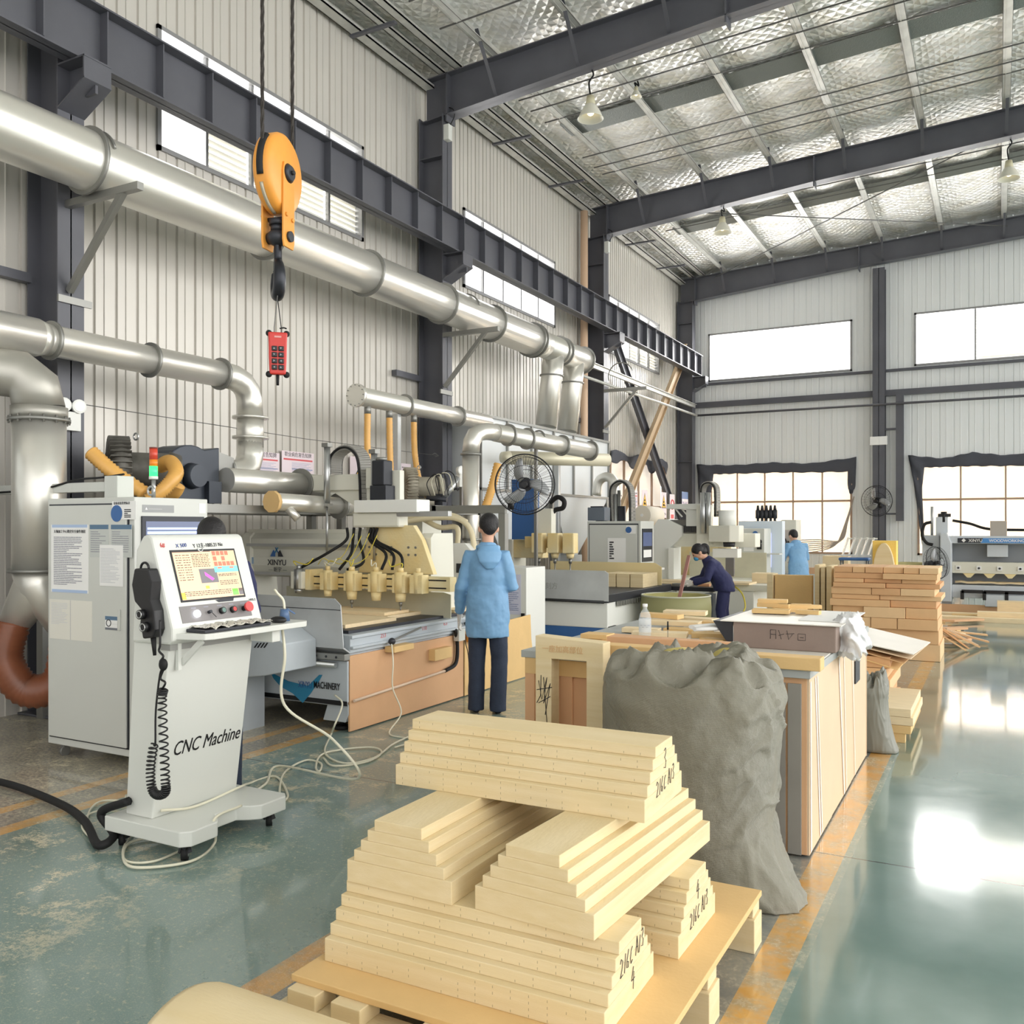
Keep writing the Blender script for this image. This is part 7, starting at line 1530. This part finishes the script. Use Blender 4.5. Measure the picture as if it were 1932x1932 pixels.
a_, b_ = atY(1147, 1015, Yc), atY(1181, 1062, Yc); sheet(dr, Yc-.008, a_.x, b_.x, b_.z, a_.z, PAPER, 'notice'); textblock(dr, Yc-.009, a_.x+.03, a_.x+.12, b_.z+.05, a_.z-.05, 8, INK, h=.6)
mb = MB(); mb.box(xb_, xb_+.01, Yc+.05, Yc+.52, 1.05, 1.58); mf = mb.build('monitor_frame', DARK, r); mb = MB(); mb.box(xb_+.01, xb_+.012, Yc+.08, Yc+.49, 1.3, 1.52); mb.build('screen', SCRN, mf); mb = MB(); mb.box(xb_+.01, xb_+.012, Yc+.1, Yc+.46, 1.12, 1.24); mb.build('key_panel', PAPER, mf)
mb = MB(); mb.box(xb_, xb_+.22, Yc+.05, Yc+.5, .92, .95); mb.build('keyboard_shelf', WHITE, r)
p = atY(1130, 965, 13.9); r = thing('grey_motor_box', 'grey motor box resting on the middle distance cabinet', 'motor', (p.x, 13.9, 1.70)); mb = MB(); mb.box(p.x-.14, p.x+.16, 13.75, 14.0, 1.71, 1.93); mb.build('housing', M('blue_grey_motor', (98, 106, 116), .5), r, bev=.006); mb = MB(); mb.box(p.x-.1, p.x+.12, 13.78, 13.97, 1.93, 1.95); mb.build('lid', DARK, r)
r = thing('cable_tower', 'upright cylinders under arched black cable chain behind the middle cabinet', 'gantry tower', (-4.9, 14.4, 0))
PT = lambda px, py, Y=14.5: atY(px, py, Y)
for px, pt, w_, m_ in ((1162, 932, .035, ALU), (1173, 955, .07, DARK), (1168, 925, .03, FLNG)): a_ = PT(px, pt); mb = MB(); mb.cyl((a_.x, a_.y, 1.0), (a_.x, a_.y, a_.z), w_, n=14); mb.build('upright_cylinder', m_, r)
chain([PT(1157, 985), PT(1155, 940), PT(1158, 918), PT(1173, 908), PT(1187, 916), PT(1192, 935), PT(1193, 985)], .12, .06, (.3, 1, 0), par=r)
box('tower_base', PT(1155, 980).x, PT(1195, 980).x, 14.4, 14.7, 0, 1.1, CREAM, r)
# machine 3
r = thing('white_gantry_router', 'white gantry router with tall round-backed head where the navy worker bends', 'router machine', (-4.4, 15, 0))
G3 = 15.0; px3 = lambda px, py, Y=G3: atY(px, py, Y)
a_ = px3(1232, 985); b_ = px3(1300, 1100); mb = MB(); mb.prism([(a_.x, .55), (px3(1268, 1000).x, .55), (px3(1268, 1000).x, 1.25), (px3(1290, 1000).x, 1.45), (px3(1290, 1000).x, 1.62), (px3(1262, 1000).x, 1.74), (px3(1245, 1000).x, 1.74), (a_.x, 1.55)], 'y', G3-.1, G3+.5); mb.build('gantry_end', WHITE, r, bev=.008)
mb = MB(); mb.box(px3(1268, 1000).x, px3(1278, 1000).x, G3-.2, G3+.1, .72, 1.25); mb.build('gantry_leg', WHITE, r)
box('gantry_beam', px3(1260, 1000).x, px3(1425, 1000).x, G3, G3+.35, 1.27, 1.5, CREAM, r, .006)
mb = MB(); mb.prism([(px3(1262, 1).x, 1.50), (px3(1320, 1).x, 1.50), (px3(1320, 1).x, 1.66), (px3(1310, 1).x, 1.73), (px3(1262, 1).x, 1.73)], 'y', G3-.02, G3+.3); mb.build('ribbed_cover', M('dark_ribbed_cover', (110, 108, 102), .6, 0, .3, 50), r)
mb = MB()
for k in range(20): x = px3(1268, 1).x+k*.022; mb.box(x, x+.008, G3-.035, G3-.02, 1.52, 1.63)
mb.build('bellows_ribs', DARK, r)
text('machine_mark', '▲', .07, INK, r, (px3(1264, 1).x, G3-.003, 1.42), (1, 0, 0), (0, 0, 1))
box('column', px3(1322, 1).x, px3(1345, 1).x, G3-.25, G3, 1.3, 1.98, CREAM, r, .01); box('column_plate', px3(1296, 1).x, px3(1330, 1).x, G3-.05, G3+.1, 1.62, 1.92, WHITE, r, .006)
mb = MB(); mb.prism([(px3(1260, 1).x, 1.92), (px3(1330, 1).x, 1.90), (px3(1330, 1).x, 2.0), (px3(1262, 1).x, 2.0)], 'y', G3-.1, G3+.2); mb.build('top_arm', WHITE, r, bev=.006)
for k in range(4): mb = MB(); x = px3(1275+12*k, 1).x; mb.bar((x, G3-.02, 1.92), (x+.12, G3-.02, 1.78-.0*k), .03, .02); mb.build('arm_web', WHITE, r)
for px, w_ in ((1336, .05), (1346, .04)): x = px3(px, 1).x; mb = MB(); mb.cyl((x, G3-.3, 1.5), (x, G3-.3, 2.18), w_, n=16); mb.build('upright_cylinder', ALU, r)
chain([px3(1327, 955, G3-.2), px3(1326, 928, G3-.2), px3(1330, 915, G3-.2), px3(1341, 911, G3-.2), px3(1350, 917, G3-.2), px3(1353, 930, G3-.2), px3(1353, 975, G3-.2)], .12, .055, (.3, 1, 0), par=r)
cx_ = px3(1372, 1, G3-.25).x; mb = MB(); mb.cyl((cx_, G3-.25, 1.63), (cx_, G3-.25, 1.88), .14, n=28); mb.build('motor_drum', WHITE, r)
mb = MB(); mb.rings([[(cx_-.27+.0*z, G3-.4, z), (cx_+.1, G3-.5, z), (cx_+.24, G3-.42, z), (cx_+.26, G3-.2, z), (cx_+.1, G3-.02, z), (cx_-.27, G3-.02, z)] for z in (1.36, 1.63)], smooth=False); mb.build('spindle_housing', CREAM, r, bev=.012)
mb = MB(); mb.cyl((cx_+.04, G3-.28, 1.28), (cx_+.04, G3-.28, 1.36), .09, .10, 22); mb.build('spindle_nose', DARK, r)
box('dust_hood', cx_-.22, cx_+.2, G3-.35, G3-.1, 1.10, 1.25, WHITE, r, .01); box('dark_panel', cx_-.0, cx_+.14, G3-.36, G3-.3, .8, 1.1, M('dark_panel_grey', (110, 108, 106), .5), r, .004)
box('bed_frame', -5.35, -3.35, 14.2, 16.6, .1, .6, WHITE, r, .01); box('table_top', -5.35, -3.05, 14.18, 16.6, .6, .70, CREAM, r, .006)
mb = MB(); mb.box(-5.3, -3.4, 14.1, 14.6, .70, .73); tag(mb.build('table_sheet', WOODP), 'pale sheet lying on white gantry router table', 'sheet')
box('rear_guard', -5.0, -3.6, 16.2, 16.22, .7, 1.15, M('dusty_guard_sheet', (206, 202, 178), .6), r, 0)
mb = MB(); mb.box(-3.5, -3.2, 14.7, 15.0, .701, .86); tag(mb.build('foam_block', WOODP, bev=.004), 'pale foam block on right end of the white gantry router', 'foam block')
# front table where the worker leans
r = thing('assembly_table', 'dark topped small table with tools under the navy worker\'s hands', 'table', (-4.1, 13.2, 0))
box('table_top', -5.0, -3.62, 12.95, 13.5, .66, .72, DARK, r, .004); 
for x in (-4.95, -3.68):
    for y in (13.0, 13.45): mb = MB(); mb.box(x-.03, x+.03, y-.03, y+.03, 0, .66); mb.build('leg', CREAM, r)
for k, (x, y, w_, m_, lab) in enumerate(((-4.15, 13.1, .3, FLNG, 'grey metal clamp tool on the dark table'), (-3.85, 13.2, .18, M('orange_block', (236, 176, 130), .6), 'orange foam piece at right on the dark table'), (-4.55, 13.15, .5, WOODP, 'pale strip lying at the left of the dark table'))):
    mb = MB(); mb.box(x-w_/2, x+w_/2, y-.05, y+.05, .721, .76); tag(mb.build('table_item', m_, bev=.003), lab, 'tool', 'things on the dark table')
mb = MB(); mb.box(-3.74, -3.60, 12.75, 12.95, .01, .64)
for v in mb.b.verts: v.co.x += .02*noise.noise(v.co*5)
tag(mb.build('tool_trolley', M('grey_blue_trolley', (120, 130, 142), .6, 0, 0, 9, .5, 8)), 'small stained grey trolley between green bin and navy worker', 'trolley')
# green bin
GB = M('olive_canvas', (176, 170, 110), .6, 0, .1, 30, .1, 5); cxb, cyb = atY(1275, 1150, 11.55).x, 11.55
r = thing('canvas_bin', 'round olive canvas covered scrap bin in front of the navy worker', 'bin', (cxb, cyb, 0))
mb = MB(); rg = []
for j, (rr, z) in enumerate(((.34, .01), (.37, .2), (.40, .4), (.425, .55), (.44, .68), (.445, .70), (.43, .70), (.41, .62))): rg.append([(cxb+rr*math.cos(t*PI/30)*(1+.012*math.sin(t*3+j)), cyb+rr*math.sin(t*PI/30), z+.01*math.sin(t*.7)*(j < 6)) for t in range(60)])
mb.rings(rg, cap=False); mb.build('canvas', GB, r, smooth=True)
mb = MB(); rg = []
for rr, z, q in ((.452, .70, 0), (.462, .55, 0), (.458, .44, 1)): rg.append([(cxb+rr*math.cos(t*PI/30), cyb+rr*math.sin(t*PI/30), z-(.05*math.cos(t*PI/10) if q else 0)) for t in range(60)])
mb.rings(rg, cap=False); mb.build('folded_collar', M('olive_canvas_dark', (150, 148, 104), .6), r, smooth=True, solid=.004)
mb = MB(); mb.torus((cxb, cyb, .70), (0, 0, 1), .45, .012, 48, 6); mb.build('rim', M('pale_rim', (196, 196, 176), .5), r)
mb = MB(); mb.cyl((cxb, cyb, .3), (cxb, cyb, .5), .36, .4, 30); mb.build('scrap_fill', M('scrap_brown', (130, 120, 84), .9), r)
a_, b_ = atY(1284, 1118, 11.6), atY(1300, 1048, 11.85); mb = MB(); mb.bar((a_.x-.02, 11.5, .52), b_, .045, .02); tag(mb.build('reddish_lath', M('reddish_lath_wood', (168, 120, 112), .6)), 'reddish lath sticking up out of the olive bin', 'lath')
hose('air_hose', [atY(1385, 1105, 14.2), atY(1400, 1120, 14.0), atY(1406, 1145, 13.8), atY(1395, 1165, 13.6)], .012, YCAB, 'yellow air hose curling beside the navy worker', 'hose')
# white open cabinet 3 and tool holders
LB = M('pale_blue_white_cabinet', (214, 226, 236), .4)
r = thing('open_white_cabinet', 'pale blue-white control cabinet with panel and blue dial, back right of gantry', 'cabinet', (-3.9, 17.2, 0))
Y3 = 17.0; xa_, xb_ = pb(1393, 1476, Y3+.3); box('body', xa_, xb_, Y3+.3, Y3+.55, .05, 1.72, LB, r, .006)
xc_, xd_ = pb(1394, 1442, Y3-.3); box('door_box', xc_, xd_, Y3-.3, Y3+.25, .05, 1.58, GREYP, r, .006); p = atY(1425, 1007, Y3-.3); mb = MB(); mb.cyl((p.x, p.y-.01, p.z), (p.x, p.y, p.z), .05, n=20); mb.build('blue_dial', BLUE, r)
p = atY(1433, 1022, Y3-.3); mb = MB(); mb.cyl((p.x, p.y-.03, p.z), (p.x, p.y, p.z), .045, n=18); mb.box(p.x-.04, p.x+.04, p.y-.03, p.y, p.z-.14, p.z-.04); mb.build('hand_wheel', BLACK, r); a_, b_ = atY(1403, 1015, Y3-.3), atY(1422, 1040, Y3-.3); sheet(r, Y3-.3, a_.x, b_.x, b_.z, a_.z, PAPER, 'paper_sheet')
p = atY(1449, 1030, Y3+.3); mb = MB(); mb.box(p.x-.06, p.x+.06, Y3+.29, Y3+.3, p.z-.4, p.z+.25); mb.build('inner_screen', M('lilac_screen', (190, 196, 240), .3, emit=.6), r); mb = MB(); mb.box(xd_, xd_+.25, Y3-.2, Y3+.1, 1.1, 1.12); mb.build('shelf', GREYP, r)
for k in range(5):
    p = atY(1430+8*k, 984, Y3+.42); z_ = 1.72; mb = MB(); mb.cyl((p.x, p.y, z_), (p.x, p.y, z_+.05), .025, n=12); mb.cyl((p.x, p.y, z_+.05), (p.x, p.y, z_+.21), .045, n=14); mb.cyl((p.x, p.y, z_+.21), (p.x, p.y, z_+.30), .032, .02, 12); tag(mb.build('tool_holder', DARK), 'dark tool holder on top of pale cabinet, '+['first', 'second', 'third', 'fourth', 'fifth'][k]+' from the left', 'tool holder', 'tool holders on the pale cabinet')
r = thing('tool_cupboard', 'pale tool cupboard with open front beside the far worker in blue', 'cupboard', (-3.4, 18.4, 0))
xa_, xb_ = pb(1474, 1502, 18.4); box('body', xa_, xb_, 18.4, 18.9, .02, 1.75, CREAM, r, .005); mb = MB(); mb.box(xa_+.05, xb_-.04, 18.39, 18.4, 1.0, 1.55); mb.build('open_front', M('brown_grey_inside', (190, 180, 172), .6), r)
for k in range(4): mb = MB(); x = xa_+.08+.06*k; mb.cyl((x, 18.37, 1.38-.05*k), (x+.05, 18.37, 1.25-.05*k), .014, n=8); mb.build('hung_tool', DARK, r)
mb = MB(); mb.box(xa_-.4, xb_+1.2, 18.0, 18.35, .66, .70); mb.box(xa_-.35, xb_+1.1, 18.05, 18.3, 0, .66); tag(mb.build('low_bench', GREYP), 'low grey bench running behind the far worker in blue', 'bench')
for k, (px, py, w_, h_, m_, lab) in enumerate(((1530, 1055, .25, .12, ORANGEB, 'orange-brown box on low bench right of far worker'), (1553, 1052, .3, .14, ORANGEB, 'second brown box on the low bench'), (1540, 1062, .12, .06, M('dark_red_tool', (150, 60, 60), .5), 'small dark red tool before the boxes on the low bench'))):
    p = atY(px, py, 18.2); mb = MB(); mb.box(p.x-w_/2, p.x+w_/2, 18.06+.04*k, 18.16+.05*k, .701, .701+h_); tag(mb.build('bench_box', m_, bev=.003), lab, 'box')
xa_, xb_ = pb(1552, 1600, 21.5); board(xa_, xb_, 21.5, 21.9, 0, .95, M('cream_crate', (240, 222, 186), .6), 'large cream crate under the left lower back window', 'large_crate', cat='crate')
# washing basin shaped white chair, tubs behind the boards
p = atY(1615, 1045, 20.5); r = thing('white_plastic_chair', 'white slatted plastic chair back tilted beside the blue seat pads', 'chair', (p.x, 20.5, 0))
mb = MB()
for k in range(5): mb.bar((p.x-.28+.13*k, 20.5, .98), (p.x-.16+.13*k, 20.55, 1.38), .09, .02)
mb.bar((p.x-.3, 20.49, 1.0), (p.x+.3, 20.49, 1.0), .06, .03); mb.bar((p.x-.18, 20.56, 1.36), (p.x+.42, 20.56, 1.36), .06, .03); mb.build('backrest', WHITE, r)
mb = MB(); mb.box(p.x-.3, p.x+.3, 20.1, 20.5, .9, .96); mb.build('seat', BLUE, r, bev=.02)
for sx2 in (-.26, .26):
    for y in (20.14, 20.46): mb = MB(); mb.cyl((p.x+sx2, y, 0), (p.x+sx2, y, .9), .02, n=8); mb.build('leg', FLNG, r)
for k, (px, w_, h_, Y_, lab) in enumerate(((1628, .36, .85, 18.6, 'olive canvas tub left of the arched foam slab'), (1715, .34, .9, 19.6, 'olive canvas tub left of the grey machine'))):
    p = atY(px, 1060, Y_); mb = MB(); mb.rings([[(p.x+w_*q*math.cos(t*PI/16), Y_+w_*q*math.sin(t*PI/16), z) for t in range(32)] for q, z in ((.85, 0), (.95, h_*.6), (1, h_), (.94, h_), (.9, h_*.8))], cap=False); tag(mb.build('canvas_tub', M('pale_olive_canvas', (214, 206, 150), .7), smooth=True), lab, 'tub', 'olive canvas tubs')
# stored scrap behind cabinets on the wall side
r = thing('cable_drum', 'large pale paper roll lying on the clutter behind the middle cabinet', 'roll', (-4.6, 16.6, 1.5)); a_ = atY(1211, 972, 16.6); b_ = atY(1238, 974, 17.2); mb = MB(); mb.cyl(a_, b_, .19, n=28); mb.build('drum', M('pale_roll', (232, 224, 208), .6), r); mb = MB(); mb.cyl(a_-(b_-a_).normalized()*.01, a_, .03, n=12); mb.build('core', PAPER, r)
mb = MB(); mb.box(-6.6, -4.7, 17.0, 18.0, 0, 1.45); tag(mb.build('storage_rack', CREAMD), 'cream storage rack loaded with scrap behind the white gantry router', 'rack')
random.seed(21)
for k in range(12):
    x = -6.1+.11*k+random.uniform(-.05, .05); mb = MB(); L_ = random.uniform(.3, .55); mb.bar((x-L_/2, 17.1+.06*k, 1.50+random.uniform(0, .1)), (x+L_/2, 17.2+.06*k, 1.50+random.uniform(0, .16)), .09, .035); tag(mb.build('scrap_piece', random.choice([WOODP, ORANGEB, MDF, WOODP])), 'scrap foam piece on the cream storage rack, number %s from the left' % ['one', 'two', 'three', 'four', 'five', 'six', 'seven', 'eight', 'nine', 'ten', 'eleven', 'twelve'][k], 'scrap', 'scrap on the storage rack')
# ================= grey woodworking machine at back right =================
r = thing('woodworking_machine', 'long light grey woodworking machine with blue XINYU banner by the back window', 'woodworking machine', (.8, 19.3, 0))
MG = M('cool_machine_grey', (204, 210, 216), .4, 0, 0, 9, .05, 2); MX0, MX1, MY = -.95, 3.4, 18.9
a4 = lambda px, py, Y=MY: atY(px, py, Y)
box('lower_bed', MX0+.2, MX1, MY-.02, MY+.9, .28, .52, MG, r, .01); box('base_beam', MX0+.75, MX1, MY-.15, MY+.5, .14, .36, MG, r, .01)
mb = MB(); mb.prism([(MX0, .2), (MX0+.2, .2), (MX0+.2, 1.30), (MX0+.12, 1.5), (MX0, 1.5)], 'y', MY-.1, MY+.95); mb.build('end_frame', MG, r, bev=.02)
box('control_box', MX0-.32, MX0-.02, MY+.1, MY+.6, .7, 1.45, MG, r, .01); box('box_stand', MX0-.25, MX0-.1, MY+.2, MY+.5, .0, .7, MG, r, .004)
box('upper_beam', MX0+.1, MX1, MY-.05, MY+.5, 1.30, 1.44, MG, r, .01); q_ = a4(1807, 1023)
mb = MB(); mb.box(q_.x, MX1, MY-.056, MY-.05, 1.31, 1.40); mb.build('blue_banner', M('banner_blue', (74, 140, 206), .4), r)
mb = MB(); mb.prism([(q_.x, 1.31), (a4(1850, 1).x, 1.31), (a4(1855, 1).x, 1.40), (q_.x, 1.40)], 'y', MY-.06, MY-.056); bb = mb.build('dark_banner', DARK, r)
text('banner_lettering', '◆  XINYU', .075, PAPER, bb, (a4(1814, 1).x, MY-.062, 1.33), (1, 0, 0), (0, 0, 1), off=.001); text('banner_lettering', 'WOODWORKING MACHINERY', .075, PAPER, r, (a4(1866, 1).x, MY-.058, 1.33), (1, 0, 0), (0, 0, 1), off=.001, sx_=.92)
box('carriage_beam', MX0+.2, MX1, MY+.0, MY+.3, .74, .95, M('cream_grey_beam', (222, 220, 206), .5), r, .006)
for k in range(5): p = a4(1808+39*k, 1); mb = MB(); mb.box(p.x-.04, p.x+.04, MY-.02, MY, .80, .88); pl_ = mb.build('square_plate', PAPER, r); mb = MB(); mb.cyl((p.x, MY-.025, .84), (p.x, MY-.02, .84), .02, n=10); mb.build('bolt', DARK, pl_)
for k in range(4): p = a4(1828+39*k, 1); mb = MB(); mb.prism([(p.x-.1, .74), (p.x+.1, .74), (p.x+.03, .66), (p.x-.03, .66)], 'y', MY-.0, MY+.1); mb.build('clamp_nose', CREAMD, r)
box('back_plate', MX0+.2, MX1, MY+.45, MY+.5, .52, 1.3, M('mid_grey_panel', (160, 164, 168), .5), r, .004)
mb = MB(); R = []
for j in range(3): R.append([(MX0+.25+k*.1, MY+.05+.1*j, .56+.025*noise.noise(Vector((k*.6, j, 0)))+.02*(j == 1)) for k in range(40)])
mb.rings(R, cap=False, closed=False); o = mb.build('foam_dust', WOODP, None, smooth=True, solid=.02); o['kind'] = 'stuff'; tag(o, 'ridge of pale dust lying along the grey machine bed', 'dust')
box('motor_carriage', a4(1862, 1).x, a4(1902, 1).x, MY+.1, MY+.4, 1.05, 1.28, MG, r, .01); box('carriage_cap', a4(1868, 1).x, a4(1900, 1).x, MY+.1, MY+.4, 1.44, 1.72, M('warm_grey_cap', (176, 168, 158), .5), r, .006)
box('left_carriage', a4(1765, 1).x, a4(1788, 1).x, MY+.1, MY+.45, 1.44, 1.80, MG, r, .008); mb = MB(); p = a4(1780, 1); mb.cyl((p.x, MY+.15, 1.7), (p.x, MY+.15, 1.9), .055, n=16); mb.box(p.x-.1, p.x+.12, MY+.1, MY+.2, 1.8, 1.86); mb.build('spindle_motor', BLACK, r)
mb = MB(); p = a4(1757, 1); mb.cyl((p.x, MY+.2, 1.44), (p.x, MY+.2, 2.0), .025, n=12); mb.build('air_cylinder', ALU, r)
mb = MB(); mb.loft(bez([a4(1757, 985), a4(1744, 990), a4(1740, 1010), a4(1748, 1024), a4(1760, 1028)], 6), .03, 10); mb.build('cable_loop', RUB, r)
mb = MB(); mb.loft(bez([a4(1797, 982, MY+.2), a4(1830, 988, MY+.2), a4(1865, 998, MY+.2), a4(1932, 1000, MY+.2), a4(1990, 1000, MY+.2)], 6), .025, 8); mb.build('cable', RUB, r)
for k in range(3): x = a4(1835+42*k, 1).x; mb = MB(); mb.box(x-.18, x+.18, MY-.16, MY-.1, .38, .44); mb.box(x-.2, x-.14, MY-.16, MY-.1, .26, .42); mb.build('black_latch', BLACK, r)
for k, x in enumerate((MX0+.1, .8, 2.2)): mb = MB(); mb.box(x-.08, x+.08, MY+.1, MY+.7, 0, .2); mb.build('foot', MG, r)
box('kick_board', MX0+.0, MX1, MY-.1, MY-.06, 0, .16, ORANGEB, r, .003)
o = box('wall_box', -2.66, -2.28, YB-.34, YB-.3, 3.55, 3.75, PAPER, None); o.name = 'white_sign_board'; tag(o, 'small blank white board high on the back wall column', 'board')
r = thing('junction_box', 'small grey junction box with cable on the middle column top', 'junction box', (-6.9, 10.8, 7.2))
for k, y in enumerate((10.9, 16.87)):
    if k: r = thing('junction_box', 'small grey junction box high on the column behind the dust collector', 'junction box', (-6.9, y, 7.2))
    mb = MB(); mb.box(-6.95, -6.86, y-.06, y+.04, 7.12, 7.34); mb.build('box', GREYP, r, bev=.004); mb = MB(); mb.loft(bez([(-6.87, y, 7.34), (-6.8, y, 7.45), (-6.82, y, 7.55), (-6.9, y, 7.6)], 5), .008, 5); mb.build('cable', RUB, r)
